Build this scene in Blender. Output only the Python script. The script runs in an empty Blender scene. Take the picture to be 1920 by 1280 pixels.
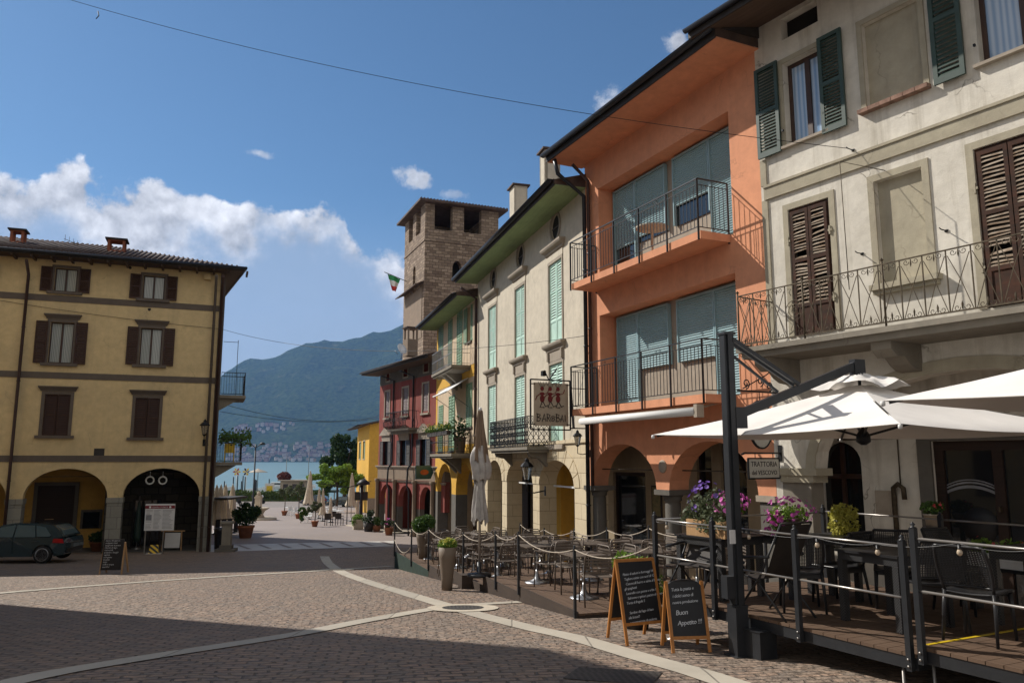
EXPO = 0.28; SUNE = 5.0; SKYS = .074
CLOUD = (.74,.74,.76); CLOUD2 = (.30,.38,.50)
HAZE = .75e-4; HAZEC = (.26,.50,1,1)
import bpy, math, random
from math import sin, cos, pi, radians, atan, atan2, sqrt
from mathutils import Vector, Matrix
from mathutils.geometry import delaunay_2d_cdt
random.seed(11)
S = bpy.context.scene
COL = S.collection
FPX = 1460.0; HZ = 862.0
TH = atan((HZ - 640) / FPX)

# ---------------------------------------------------------------- camera geometry used to survey the square
def ray(u, v):
    X = u - 960.0; U = 640.0 - v
    return Vector((X, FPX * cos(TH) - U * sin(TH), FPX * sin(TH) + U * cos(TH)))
def at(u, v, y):
    d = ray(u, v); return d * (y / d.y)
def onz(u, v, z):
    d = ray(u, v); return d * (z / d.z)
GP = [(-60, -1.2), (0, -1.62), (8, -2.05), (12.5, -2.42), (17.5, -2.8), (30, -3.8), (35.5, -4.02), (50, -4.3), (115, -6.6), (136, -6.6)]
def gz(y):
    for (a, za), (b, zb) in zip(GP, GP[1:]):
        if y <= b: return za + (zb - za) * (y - a) / (b - a)
    return GP[-1][1]
def gnd(u, v, lift=0.0):
    d = ray(u, v); lo, hi = 1.0, 136.0
    s = -d.z / d.y
    for _ in range(50):
        m = (lo + hi) / 2
        if s * m > -gz(m): hi = m
        else: lo = m
    p = d * (lo / d.y); p.z = gz(p.y) + lift
    return p

# ---------------------------------------------------------------- mesh builder
def inpoly(x, y, l):
    c = False
    for i in range(len(l)):
        a, b = l[i-1], l[i]
        if (a[1] > y) != (b[1] > y) and x < (b[0]-a[0])*(y-a[1])/(b[1]-a[1]) + a[0]: c = not c
    return c
class MB:
    def __init__(s): s.v = []; s.f = []; s.sm = []; s.T = None
    def add(s, vs, fs, sm=False):
        o = len(s.v)
        if s.T is not None: vs = [s.T @ Vector(p) for p in vs]
        s.v += [tuple(p) for p in vs]
        s.f += [[i + o for i in f] for f in fs]; s.sm += [sm] * len(fs)
        return s
    def box(s, x0, x1, y0, y1, z0, z1):
        return s.add([(x0,y0,z0),(x1,y0,z0),(x1,y1,z0),(x0,y1,z0),(x0,y0,z1),(x1,y0,z1),(x1,y1,z1),(x0,y1,z1)],
                     [(0,3,2,1),(4,5,6,7),(0,1,5,4),(1,2,6,5),(2,3,7,6),(3,0,4,7)])
    def cbox(s, x, y, z, w, d, h): return s.box(x-w/2, x+w/2, y-d/2, y+d/2, z, z+h)
    def bar(s, p, q, w, h=None, up=(0,0,1)):
        p = Vector(p); q = Vector(q); h = h or w
        d = (q - p)
        if d.length < 1e-6: return s
        d.normalize(); up = Vector(up)
        if abs(d.dot(up)) > .95: up = Vector((1,0,0)) if abs(d.x) < .8 else Vector((0,1,0))
        a = d.cross(up).normalized() * (w/2); b = a.cross(d).normalized() * (h/2)
        vs = [p-a-b, p+a-b, p+a+b, p-a+b, q-a-b, q+a-b, q+a+b, q-a+b]
        return s.add(vs, [(0,3,2,1),(4,5,6,7),(0,1,5,4),(1,2,6,5),(2,3,7,6),(3,0,4,7)])
    def tube(s, pts, r, n=6, r2=None, cap=True):
        pts = [Vector(p) for p in pts]; m = len(pts); vs = []; fs = []
        t0 = (pts[1]-pts[0]).normalized()
        nrm = t0.orthogonal().normalized()
        for i, p in enumerate(pts):
            t = (pts[min(i+1,m-1)] - pts[max(i-1,0)])
            if t.length < 1e-9: t = t0
            t.normalize(); nrm = (nrm - t*nrm.dot(t))
            if nrm.length < 1e-6: nrm = t.orthogonal()
            nrm.normalize(); b = t.cross(nrm)
            rr = r if r2 is None else r + (r2-r)*i/(m-1)
            if isinstance(r, (list, tuple)): rr = r[i]
            for k in range(n):
                a = 2*pi*k/n; vs.append(p + nrm*(rr*cos(a)) + b*(rr*sin(a)))
        for i in range(m-1):
            for k in range(n):
                fs.append((i*n+k, i*n+(k+1)%n, (i+1)*n+(k+1)%n, (i+1)*n+k))
        s.add(vs, fs, n > 4)
        if cap:
            s.add([], []); o = len(s.v) - len(vs)
            s.f.append([o+k for k in range(n)][::-1]); s.f.append([o+(m-1)*n+k for k in range(n)]); s.sm += [False, False]
        return s
    def lathe(s, prof, cx=0, cy=0, n=16, sm=True, sx=1, sy=1):
        vs = []; fs = []
        for (r, z) in prof:
            for k in range(n):
                a = 2*pi*k/n; vs.append((cx + sx*r*cos(a), cy + sy*r*sin(a), z))
        m = len(prof)
        for i in range(m-1):
            for k in range(n):
                fs.append((i*n+k, i*n+(k+1)%n, (i+1)*n+(k+1)%n, (i+1)*n+k))
        o = len(s.v); s.add(vs, fs, sm)
        if prof[0][0] > 1e-4: s.f.append([o+k for k in range(n)][::-1]); s.sm.append(False)
        if prof[-1][0] > 1e-4: s.f.append([o+(m-1)*n+k for k in range(n)]); s.sm.append(False)
        return s
    def plate(s, outline, holes, y0, y1, fn=None):
        """polygon in x,z with holes, between planes y0 (front) and y1"""
        loops = [outline] + list(holes)
        flat = [p for l in loops for p in l]
        eds = []; o = 0
        for l in loops:
            eds += [(o+i, o+(i+1)%len(l)) for i in range(len(l))]; o += len(l)
        cv, ce, cf, ov, oe, of = delaunay_2d_cdt([Vector((p[0], p[1])) for p in flat], eds, [], 0, 1e-6)
        n = len(flat); m = len(cv)
        vs = [(p[0], y0, p[1]) for p in flat] + [(p[0], y1, p[1]) for p in flat]
        b0 = len(vs)
        vs += [(p.x, y0, p.y) for p in cv] + [(p.x, y1, p.y) for p in cv]
        fs = []
        for t in cf:
            t = list(t)
            q = [cv[i] for i in t]; ar = sum(q[i].x*q[(i+1)%len(q)].y - q[(i+1)%len(q)].x*q[i].y for i in range(len(q)))
            if ar < 0: t = t[::-1]
            gx = sum(p.x for p in q)/len(q); gy = sum(p.y for p in q)/len(q)
            if abs(ar) < 1e-9 or sum(inpoly(gx, gy, l) for l in loops) % 2 == 0: continue
            fs.append([b0+i for i in t]); fs.append([b0+m+i for i in t[::-1]])
        o = 0
        for li, l in enumerate(loops):
            ar = sum(l[i][0]*l[(i+1)%len(l)][1] - l[(i+1)%len(l)][0]*l[i][1] for i in range(len(l)))
            ccw = ar > 0
            for i in range(len(l)):
                a = o+i; b = o+(i+1)%len(l)
                q = (a, a+n, b+n, b)
                fs.append(q if (ccw == (li == 0)) else q[::-1])
            o += len(l)
        if fn: vs = [fn(p) for p in vs]
        return s.add(vs, fs)
    def prism(s, poly, z0, z1):
        """polygon in x,y extruded in z"""
        return s.plate([(p[0], p[1]) for p in poly], [], -z1, -z0, fn=lambda p: (p[0], p[2], -p[1]))
    def build(s, name, mat, parent=None, loc=None, rz=None, hide=False):
        me = bpy.data.meshes.new(name); me.from_pydata(s.v, [], s.f); me.update()
        if any(s.sm): me.polygons.foreach_set('use_smooth', s.sm)
        if mat: me.materials.append(mat)
        o = bpy.data.objects.new(name, me); COL.objects.link(o)
        if parent: o.parent = parent
        if loc is not None: o.location = loc
        if rz is not None: o.rotation_euler[2] = rz
        return o

def tag(o, label=None, cat=None, group=None, kind=None):
    if label: o['label'] = label
    if cat: o['category'] = cat
    if group: o['group'] = group
    if kind: o['kind'] = kind
    return o
def empty(name, loc, rz=0, label=None, cat=None, group=None):
    o = bpy.data.objects.new(name, None); COL.objects.link(o)
    o.location = loc; o.rotation_euler[2] = rz; o.empty_display_size = .2
    return tag(o, label, cat, group)
def kids(o): return [c for c in bpy.data.objects if c.parent == o]
def dup(o, loc=None, rz=None, label=None, group=None, scale=None, parent=None):
    c = o.copy(); COL.objects.link(c)
    if parent: c.parent = parent
    if loc is not None: c.location = loc
    if rz is not None: c.rotation_euler[2] = rz
    if scale is not None: c.scale = scale if hasattr(scale, '__len__') else (scale,)*3
    if label: c['label'] = label
    if group: c['group'] = group
    for ch in KID[o.name] if o.name in KID else kids(o): dup(ch, parent=c)
    return c
KID = {}
def arc(cx, cz, rx, rz, a0, a1, n):
    return [(cx + rx*cos(radians(a0+(a1-a0)*i/n)), cz + rz*sin(radians(a0+(a1-a0)*i/n))) for i in range(n+1)]
def rect(x0, x1, z0, z1): return [(x0,z0),(x1,z0),(x1,z1),(x0,z1)]

# ---------------------------------------------------------------- materials
def srgb(r, g, b):
    f = lambda c: ((c/255+.055)/1.055)**2.4 if c > 10 else c/255/12.92
    return (f(r), f(g), f(b), 1)
class NT:
    def __init__(s, name):
        s.m = bpy.data.materials.new(name); s.m.use_nodes = True; s.t = s.m.node_tree; s.t.nodes.clear()
        s.out = s.n('ShaderNodeOutputMaterial'); s.b = s.n('ShaderNodeBsdfPrincipled')
        s.t.links.new(s.b.outputs[0], s.out.inputs[0])
        s.tc = s.n('ShaderNodeTexCoord')
    def n(s, t, **k):
        x = s.t.nodes.new(t)
        for a, b in k.items(): setattr(x, a, b)
        return x
    def l(s, a, b): s.t.links.new(a, b)
    def noise(s, vec, scale, det=4, rough=.55, dist=0):
        x = s.n('ShaderNodeTexNoise'); x.inputs['Scale'].default_value = scale; x.inputs['Detail'].default_value = det
        x.inputs['Roughness'].default_value = rough; x.inputs['Distortion'].default_value = dist
        if vec is not None: s.l(vec, x.inputs['Vector'])
        return x.outputs['Fac']
    def map(s, vec, sc=(1,1,1), rot=(0,0,0), loc=(0,0,0)):
        x = s.n('ShaderNodeMapping'); x.inputs['Scale'].default_value = sc; x.inputs['Rotation'].default_value = rot
        x.inputs['Location'].default_value = loc; s.l(vec, x.inputs['Vector']); return x.outputs[0]
    def ramp(s, fac, pts):
        x = s.n('ShaderNodeValToRGB'); e = x.color_ramp.elements
        while len(e) < len(pts): e.new(.5)
        for i, (p, c) in enumerate(pts):
            e[i].position = p; e[i].color = c if len(c) == 4 else (*c, 1)
        s.l(fac, x.inputs[0]); return x.outputs[0]
    def mr(s, v, a, b, c, d):
        x = s.n('ShaderNodeMapRange'); x.inputs[1].default_value = a; x.inputs[2].default_value = b
        x.inputs[3].default_value = c; x.inputs[4].default_value = d; s.l(v, x.inputs[0]); return x.outputs[0]
    def mix(s, fac, a, b, typ='MIX'):
        x = s.n('ShaderNodeMix', data_type='RGBA', blend_type=typ)
        if isinstance(fac, (int, float)): x.inputs[0].default_value = fac
        else: s.l(fac, x.inputs[0])
        for i, c in ((6, a), (7, b)):
            if isinstance(c, (tuple, list)): x.inputs[i].default_value = c
            else: s.l(c, x.inputs[i])
        return x.outputs[2]
    def math(s, op, a, b=None):
        x = s.n('ShaderNodeMath', operation=op)
        for i, c in ((0, a), (1, b)):
            if c is None: continue
            if isinstance(c, (int, float)): x.inputs[i].default_value = c
            else: s.l(c, x.inputs[i])
        return x.outputs[0]
    def bump(s, h, strength=.3, dist=.02):
        x = s.n('ShaderNodeBump'); x.inputs['Strength'].default_value = strength; x.inputs['Distance'].default_value = dist
        s.l(h, x.inputs['Height']); s.l(x.outputs[0], s.b.inputs['Normal']); return x
    def base(s, c):
        if isinstance(c, (tuple, list)): s.b.inputs['Base Color'].default_value = c
        else: s.l(c, s.b.inputs['Base Color'])
    def set(s, rough=None, metal=None, spec=None):
        if rough is not None: s.b.inputs['Roughness'].default_value = rough
        if metal is not None: s.b.inputs['Metallic'].default_value = metal
        if spec is not None: s.b.inputs['Specular IOR Level'].default_value = spec
def dk(c, k): return (c[0]*k, c[1]*k, c[2]*k, 1)
def simple(name, c, rough=.6, metal=0, var=.25, sc=4, bump=0, bsc=60, spec=.4, rnd=0):
    t = NT(name); o = t.tc.outputs['Object']
    f = t.noise(o, sc, 5)
    col = t.mix(t.mr(f, .3, .7, 0, 1), dk(c, 1-var), dk(c, 1+var*.6))
    if rnd:
        oi = t.n('ShaderNodeObjectInfo')
        hv = t.n('ShaderNodeHueSaturation'); t.l(col, hv.inputs['Color']); t.l(t.mr(oi.outputs['Random'], 0, 1, 1-rnd, 1+rnd), hv.inputs['Value']); col = hv.outputs[0]
    t.base(col); t.set(rough, metal, spec)
    if bump: t.bump(t.noise(o, bsc, 3), bump, .01)
    return t.m
def stucco(name, c, dirt=.25, dirtcol=(.09,.08,.07,1), streak=.5, bump=.25, crack=.3):
    t = NT(name); o = t.tc.outputs['Object']
    big = t.noise(o, .55, 6, .65); med = t.noise(o, 3.5, 6, .65)
    c1 = t.mix(t.mr(med, .3, .72, 0, 1), dk(c, .86), dk(c, 1.08))
    c2 = t.mix(t.mr(big, .42, .75, 0, dirt), c1, dirtcol)
    st = t.noise(t.map(o, (2.6, 2.6, .16)), 1.0, 6, .7)
    c3 = t.mix(t.mr(st, .5, .82, 0, dirt*streak*1.6), c2, dirtcol)
    sp = t.noise(o, 38, 3, .7)
    c4 = t.mix(t.mr(sp, .55, .8, 0, .12), c3, dk(c, .6))
    if crack:
        nv = t.n('ShaderNodeTexNoise'); nv.inputs['Scale'].default_value = 1.7; nv.inputs['Detail'].default_value = 5; t.l(o, nv.inputs['Vector'])
        va = t.n('ShaderNodeVectorMath', operation='MULTIPLY_ADD'); t.l(nv.outputs['Color'], va.inputs[0]); va.inputs[1].default_value = (.9,.9,.9); t.l(o, va.inputs[2])
        vo = t.n('ShaderNodeTexVoronoi', feature='DISTANCE_TO_EDGE'); vo.inputs['Scale'].default_value = .55; t.l(va.outputs[0], vo.inputs['Vector'])
        ck = t.math('MULTIPLY', t.mr(vo.outputs['Distance'], .0, .009, crack, 0), t.mr(t.noise(o, .9, 2), .5, .58, 0, 1))
        c4 = t.mix(ck, c4, dk(dirtcol, .5))
        pt = t.noise(o, 1.1, 3, .5); c4 = t.mix(t.mr(pt, .60, .63, 0, .10+.15*crack), c4, dk(c, 1.12))
    t.base(c4); t.set(.92, 0, .2)
    h = t.math('ADD', t.noise(o, 90, 3), t.math('MULTIPLY', t.noise(o, 7, 4), 1.6))
    t.bump(h, bump, .012); return t.m
def blocks(name, c, c2, mortar, bw=.5, bh=.25, ms=.012, dist=.0, bump=.6, rough=.9, big=.5, off=.5, squash=1, flip=False, planar=False, rot=0):
    t = NT(name); o = t.tc.outputs['Object']
    sx = t.n('ShaderNodeSeparateXYZ'); t.l(o, sx.inputs[0])
    cb = t.n('ShaderNodeCombineXYZ')
    if planar: t.l(sx.outputs[0], cb.inputs[0]); t.l(sx.outputs[1], cb.inputs[1])
    else:
        t.l(t.math('ADD', sx.outputs[0], sx.outputs[1]), cb.inputs[0]); t.l(sx.outputs[2], cb.inputs[1])
    vec = cb.outputs[0]
    if rot: vec = t.map(vec, rot=(0,0,rot))
    if dist:
        nz = t.n('ShaderNodeTexNoise'); nz.inputs['Scale'].default_value = 1.6/bw; nz.inputs['Detail'].default_value = 2; t.l(vec, nz.inputs['Vector'])
        va = t.n('ShaderNodeVectorMath', operation='MULTIPLY_ADD'); t.l(nz.outputs['Color'], va.inputs[0]); va.inputs[1].default_value = (dist,)*3; t.l(vec, va.inputs[2]); vec = va.outputs[0]
    br = t.n('ShaderNodeTexBrick'); t.l(vec, br.inputs['Vector'])
    br.inputs['Scale'].default_value = 1; br.inputs['Brick Width'].default_value = bw; br.inputs['Row Height'].default_value = bh
    br.inputs['Mortar Size'].default_value = ms; br.inputs['Mortar Smooth'].default_value = .3
    br.inputs['Color1'].default_value = c; br.inputs['Color2'].default_value = c2; br.inputs['Mortar'].default_value = mortar
    br.offset = off; br.squash = squash
    n1 = t.noise(o, big, 5, .6); n2 = t.noise(o, 9/bw*.4, 5, .7)
    col = t.mix(t.mr(n1, .35, .7, 0, .5), br.outputs['Color'], dk(c, .6))
    col = t.mix(t.mr(n2, .3, .75, 0, .45), col, dk(c2, 1.25))
    t.base(col); t.set(rough, 0, .25)
    h = t.math('ADD', t.math('MULTIPLY', br.outputs['Fac'], -1.0), t.math('MULTIPLY', n2, .7))
    t.bump(h, bump, .02); return t.m
def wood(name, c, c2, rough=.75, sc=(2,2,30), bump=.3):
    t = NT(name); o = t.tc.outputs['Object']
    f = t.noise(t.map(o, sc), 1, 5, .65); g = t.noise(o, 2.2, 4, .6)
    col = t.mix(t.mr(f, .35, .65, 0, 1), c, c2); col = t.mix(t.mr(g, .4, .7, 0, .4), col, dk(c, .6))
    t.base(col); t.set(rough, 0, .3); t.bump(f, bump, .006); return t.m
def glass(name, c=(.012,.014,.016,1), rough=.04):
    t = NT(name); t.base(c); t.set(rough, 0, .8); return t.m
def leafmat(name, c1, c2, c3=None, sc=1.3):
    t = NT(name); g = t.n('ShaderNodeNewGeometry')
    f = t.noise(t.tc.outputs['Object'], sc, 3)
    col = t.mix(t.mr(f, .35, .65, 0, 1), c1, c2)
    rn = g.outputs['Random Per Island']
    col = t.mix(t.mr(rn, 0, 1, 0, .6), col, c3 or dk(c2, 1.5))
    t.base(col); t.set(.6, 0, .3)
    tr = t.n('ShaderNodeBsdfTranslucent'); t.l(col, tr.inputs[0])
    ms = t.n('ShaderNodeMixShader'); ms.inputs[0].default_value = .22; t.l(t.b.outputs[0], ms.inputs[1]); t.l(tr.outputs[0], ms.inputs[2]); t.l(ms.outputs[0], t.out.inputs[0])
    return t.m

M = {}
M['ochre'] = stucco('ochre plaster', (.63,.48,.255,1), .38, dirtcol=(.27,.22,.15,1))
M['greyband'] = stucco('grey brown trim', (.13,.105,.085,1), .15)
M['cream'] = stucco('cream plaster', (.57,.51,.41,1), .3, dirtcol=(.22,.19,.15,1))
M['white'] = stucco('old white plaster', (.68,.64,.56,1), .5, dirtcol=(.26,.22,.16,1), streak=1.1, bump=.45, crack=.8)
M['whitetrim'] = stucco('worn cream trim', (.40,.36,.27,1), .35, dirtcol=(.15,.12,.09,1), bump=.4)
M['orange'] = stucco('orange plaster', (.66,.30,.17,1), .4, dirtcol=(.36,.17,.11,1), bump=.12)
M['pink'] = stucco('pale pinkish plaster', (.56,.44,.31,1), .2, dirtcol=(.25,.2,.15,1))
M['yellowpaint'] = stucco('yellow paint', (.62,.36,.06,1), .15, dirtcol=(.3,.2,.08,1))
M['yellow'] = stucco('deep yellow plaster', (.55,.33,.085,1), .2)
M['red'] = stucco('faded red plaster', (.24,.055,.045,1), .4, dirtcol=(.27,.14,.12,1), streak=1)
M['redgrey'] = stucco('weathered beige band', (.25,.19,.14,1), .35)
M['stonetrim'] = stucco('pale stone trim', (.36,.31,.25,1), .3, dirtcol=(.12,.1,.08,1))
M['greystone'] = stucco('grey pillar stone', (.13,.12,.105,1), .3)
M['concrete'] = stucco('concrete', (.24,.215,.175,1), .4)
M['ashlar'] = blocks('cream ashlar', (.52,.43,.29,1), (.58,.49,.34,1), (.25,.19,.12,1), 1.1, .42, .012, 0, .5, big=.4)
M['pier'] = blocks('grey pier stone', (.27,.26,.22,1), (.22,.21,.18,1), (.09,.08,.07,1), .55, .48, .012, 0, .4)
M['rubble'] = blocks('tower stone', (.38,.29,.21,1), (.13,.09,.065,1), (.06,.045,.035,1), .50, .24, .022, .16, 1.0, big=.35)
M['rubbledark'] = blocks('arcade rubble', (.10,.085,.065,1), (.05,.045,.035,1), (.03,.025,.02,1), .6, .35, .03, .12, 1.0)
M['oldbrick'] = simple('worn brick', (.25,.15,.11,1), .9, 0, .4, 9)
M['brick'] = blocks('chimney brick', (.30,.09,.045,1), (.22,.07,.04,1), (.2,.13,.09,1), .22, .07, .008, 0, .5)
M['tile'] = simple('roof tile', (.085,.055,.042,1), .85, 0, .5, 2.5, .4, 25)
M['slate'] = simple('dark eave board', (.035,.028,.024,1), .7, 0, .3, 3)
M['soffit_green'] = wood('green soffit boards', (.30,.40,.20,1), (.24,.33,.16,1), .8, (1,14,1), .4)
M['soffit_orange'] = M['orange']
M['soffit_brown'] = wood('brown soffit boards', (.10,.065,.045,1), (.07,.045,.03,1), .8, (1,14,1), .4)
M['gutter'] = simple('dark gutter metal', (.022,.024,.030,1), .4, .3, .2)
M['brownpipe'] = simple('brown pipe', (.055,.03,.024,1), .5, .2, .2)
M['blackiron'] = simple('black iron', (.012,.012,.013,1), .5, .4, .3, 8)
M['iron_rust'] = simple('weathered gilt iron', (.085,.065,.042,1), .65, .5, .5, 12)
M['charcoal'] = simple('charcoal painted metal', (.028,.030,.034,1), .42, .3, .2, 5)
M['brownshut'] = wood('brown shutter paint', (.055,.024,.014,1), (.035,.016,.01,1), .6)
M['oldshut'] = wood('rotten shutter wood', (.16,.10,.06,1), (.40,.34,.27,1), .9, (4,4,10), .6)
M['oldshutframe'] = wood('rotten shutter frame', (.035,.022,.016,1), (.075,.032,.02,1), .9, (3,3,8), .6)
M['greenshut'] = simple('dark green shutter', (.034,.060,.048,1), .5, 0, .2, 6)
M['mint'] = simple('mint shutter', (.44,.62,.53,1), .55, 0, .12, 4)
M['sage'] = simple('sage green shutter', (.17,.28,.17,1), .6, 0, .2, 4)
M['greyshut'] = simple('grey violet shutter', (.20,.155,.15,1), .6, 0, .2, 4)
M['roller'] = simple('teal roller blind', (.25,.385,.42,1), .45, 0, .06, 1)
M['windowframe'] = simple('dark brown window wood', (.05,.025,.017,1), .5, 0, .3)
M['whiteframe'] = simple('off white wood', (.55,.52,.46,1), .5, 0, .1)
M['glass'] = glass('window glass')
sg = NT('curtained glass painted sky blue'); wv = sg.n('ShaderNodeTexWave'); wv.inputs['Scale'].default_value = 3.2; wv.inputs['Distortion'].default_value = 3; sg.l(sg.map(sg.tc.outputs['Object'], (1,1,.1)), wv.inputs['Vector'])
sg.base(sg.mix(wv.outputs['Fac'], (.20,.30,.45,1), (.42,.50,.60,1))); sg.set(.05, 0, .8); M['skyglass'] = sg.m  # blue sky reflection painted into the base colour, in curtain folds
M['curtain'] = simple('white curtain', (.62,.64,.62,1), .9, 0, .25, 9)
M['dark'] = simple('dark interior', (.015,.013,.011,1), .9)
M['interior'] = stucco('beige arcade plaster', (.34,.27,.18,1), .2)  # beige plaster of the arcade walls and ceilings
M['door'] = wood('dark door', (.02,.011,.008,1), (.035,.018,.012,1), .5)
M['canvas'] = simple('off white canvas', (.73,.695,.655,1), .85, 0, .10, 1.6, .5, 3.2)
M['canvas_beige'] = simple('beige canvas', (.50,.43,.34,1), .9, 0, .15, 5, .3, 30)
M['canvas_brown'] = simple('brown canvas', (.20,.14,.095,1), .9, 0, .15, 5)
M['canvas_grey'] = simple('weathered white plastic cover', (.40,.38,.36,1), .6, 0, .3, 6, .5, 12)
M['awning'] = simple('pale awning fabric', (.66,.66,.65,1), .7, 0, .05, 2)
M['alu'] = simple('brushed aluminium', (.38,.39,.41,1), .42, .85, .15)
M['rail'] = simple('galvanised rail', (.33,.31,.29,1), .35, .7, .15)
M['taupe'] = simple('taupe powder coat', (.135,.108,.088,1), .5, .2, .12, 6, rnd=.12)
M['taupeplanter'] = simple('taupe planter', (.175,.135,.10,1), .65, 0, .12, 2)
M['plasticblack'] = simple('black resin', (.020,.020,.022,1), .38, 0, .2, 5)
M['rope'] = simple('cream rope', (.42,.36,.29,1), .9, 0, .2, 30, .5, 150)
M['deck'] = wood('deck boards', (.135,.085,.055,1), (.085,.052,.034,1), .8, (1.2,14,6), .3)
M['deckside'] = wood('deck fascia', (.06,.042,.031,1), (.04,.028,.022,1), .8, (1,1,10), .3)
M['greenside'] = simple('green felt fascia', (.012,.03,.02,1), .95, 0, .3)
M['orangewood'] = wood('varnished pine', (.33,.13,.03,1), (.42,.18,.05,1), .45, (12,12,2), .2)
M['palewood'] = wood('pale pine', (.38,.22,.10,1), (.45,.28,.14,1), .6, (12,12,2), .2)
M['slateboard'] = simple('chalkboard', (.014,.014,.016,1), .55, 0, .3, 6)
M['chalk'] = simple('chalk', (.55,.57,.6,1), .95, 0, .3, 60)
M['terracotta'] = simple('terracotta', (.28,.11,.055,1), .85, 0, .25, 5, .3, 40)
M['soil'] = simple('soil', (.03,.02,.014,1), 1)
M['leaf'] = leafmat('green leaves', (.035,.075,.018,1), (.07,.13,.025,1))
M['leafdark'] = leafmat('dark leaves', (.010,.030,.009,1), (.024,.055,.015,1), (.05,.10,.03,1))
M['leafbright'] = leafmat('bright leaves', (.10,.19,.025,1), (.17,.28,.04,1), (.24,.36,.06,1))
M['leafyellow'] = leafmat('yellow green leaves', (.35,.34,.05,1), (.5,.46,.08,1), (.6,.55,.14,1))
M['olive'] = leafmat('olive leaves', (.055,.075,.035,1), (.10,.125,.06,1), (.15,.17,.09,1))
M['hedge'] = leafmat('hedge leaves', (.02,.05,.012,1), (.06,.10,.02,1), (.13,.17,.03,1), .25)
M['petalpink'] = leafmat('magenta petals', (.55,.05,.36,1), (.65,.12,.5,1), (.75,.3,.62,1))
M['petalviolet'] = leafmat('violet petals', (.10,.04,.30,1), (.16,.06,.42,1), (.3,.2,.55,1))
M['petalred'] = leafmat('coral petals', (.6,.05,.06,1), (.7,.1,.1,1), (.8,.2,.2,1))
M['bark'] = simple('bark', (.075,.055,.04,1), .95, 0, .4, 8, .6, 20)
M['stone'] = stucco('pale limestone', (.50,.44,.35,1), .2)
M['yellowplastic'] = simple('yellow plastic', (.65,.45,.02,1), .4)
M['paper'] = simple('white panel', (.60,.59,.58,1), .6, 0, .05)
M['maroon'] = simple('maroon band', (.20,.015,.025,1), .5)
M['greytext'] = simple('grey print', (.20,.20,.21,1), .7)
M['signface'] = simple('sign face', (.42,.36,.27,1), .7, 0, .12, 6)
M['signface2'] = simple('grey sign panel', (.45,.43,.38,1), .6, 0, .1, 6)
M['darkred'] = simple('dark red paint', (.15,.012,.014,1), .6)
M['ink'] = simple('dark ink', (.02,.013,.012,1), .6)
M['teal'] = simple('teal sign', (.03,.10,.12,1), .5)
M['rustorange'] = simple('rust orange paint', (.40,.10,.03,1), .6)
M['whitepaint'] = simple('white paint', (.72,.72,.70,1), .5, 0, .08)
M['bluepaint'] = simple('blue paint', (.02,.06,.20,1), .4)
M['redpaint'] = simple('red paint', (.5,.03,.02,1), .5)
M['greenpaint'] = simple('green paint', (.02,.25,.08,1), .6)
M['rubber'] = simple('rubber', (.012,.012,.012,1), .9)
M['bulb'] = glass('clear bulb glass', (.45,.36,.26,1), .1)
def carpaint(name, c):
    t = NT(name); t.base(c); t.set(.25, .3, .5); t.b.inputs['Coat Weight'].default_value = 1; t.b.inputs['Coat Roughness'].default_value = .03; return t.m
M['car'] = carpaint('deep blue green car paint', (.022,.045,.055,1))
M['carblue'] = carpaint('dark blue car paint', (.02,.03,.06,1))
M['carwhite'] = carpaint('white car paint', (.5,.5,.5,1))
M['taillight'] = simple('red lamp lens', (.35,.01,.01,1), .15)
# ---------------------------------------------------------------- camera, light, sky
cam = bpy.data.cameras.new('camera'); co = bpy.data.objects.new('camera', cam); COL.objects.link(co)
cam.sensor_width = 36; cam.lens = FPX/1920*36; cam.clip_start = .05; cam.clip_end = 30000
co.location = (0,0,0); co.rotation_euler = (pi/2 + TH, 0, 0); S.camera = co
S.view_settings.view_transform = 'Standard'; S.view_settings.look = 'None'; S.view_settings.exposure = EXPO; S.view_settings.gamma = 1
sv = Vector((-1.16, .62, 1.06)).normalized()
sl = bpy.data.lights.new('sun', 'SUN'); sl.energy = SUNE; sl.angle = radians(.53); sl.color = (1, .94, .85)
so = bpy.data.objects.new('sun', sl); COL.objects.link(so); so.rotation_euler = sv.to_track_quat('Z', 'Y').to_euler(); so.location = (-30, 16, 40)
w = bpy.data.worlds.new('World'); S.world = w; w.use_nodes = True; T = w.node_tree; T.nodes.clear()
def wn(t, **k):
    x = T.nodes.new(t)
    for a, b in k.items(): setattr(x, a, b)
    return x
def wm(op, a, b=None, c=None):
    x = wn('ShaderNodeMath', operation=op)
    for i, q in enumerate((a, b, c)):
        if q is None: continue
        if isinstance(q, (int, float)): x.inputs[i].default_value = q
        else: T.links.new(q, x.inputs[i])
    return x.outputs[0]
def wmr(v, a, b, c, d, smooth=True):
    x = wn('ShaderNodeMapRange', interpolation_type='SMOOTHSTEP' if smooth else 'LINEAR')
    for i, q in enumerate((a, b, c, d)): x.inputs[i+1].default_value = q
    T.links.new(v, x.inputs[0]); return x.outputs[0]
def wnoise(vec, sc, det, ro=.55):
    x = wn('ShaderNodeTexNoise'); x.inputs['Scale'].default_value = sc; x.inputs['Detail'].default_value = det; x.inputs['Roughness'].default_value = ro
    T.links.new(vec, x.inputs['Vector']); return x.outputs['Fac']
sky = wn('ShaderNodeTexSky'); sky.sky_type = 'NISHITA'; sky.sun_disc = False
sky.sun_elevation = math.asin(sv.z); sky.sun_rotation = atan2(sv.x, sv.y); sky.air_density = 1.0; sky.dust_density = .3; sky.ozone_density = 3.0; sky.altitude = 200
tc = wn('ShaderNodeTexCoord'); sp = wn('ShaderNodeSeparateXYZ'); T.links.new(tc.outputs['Generated'], sp.inputs[0])
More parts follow.
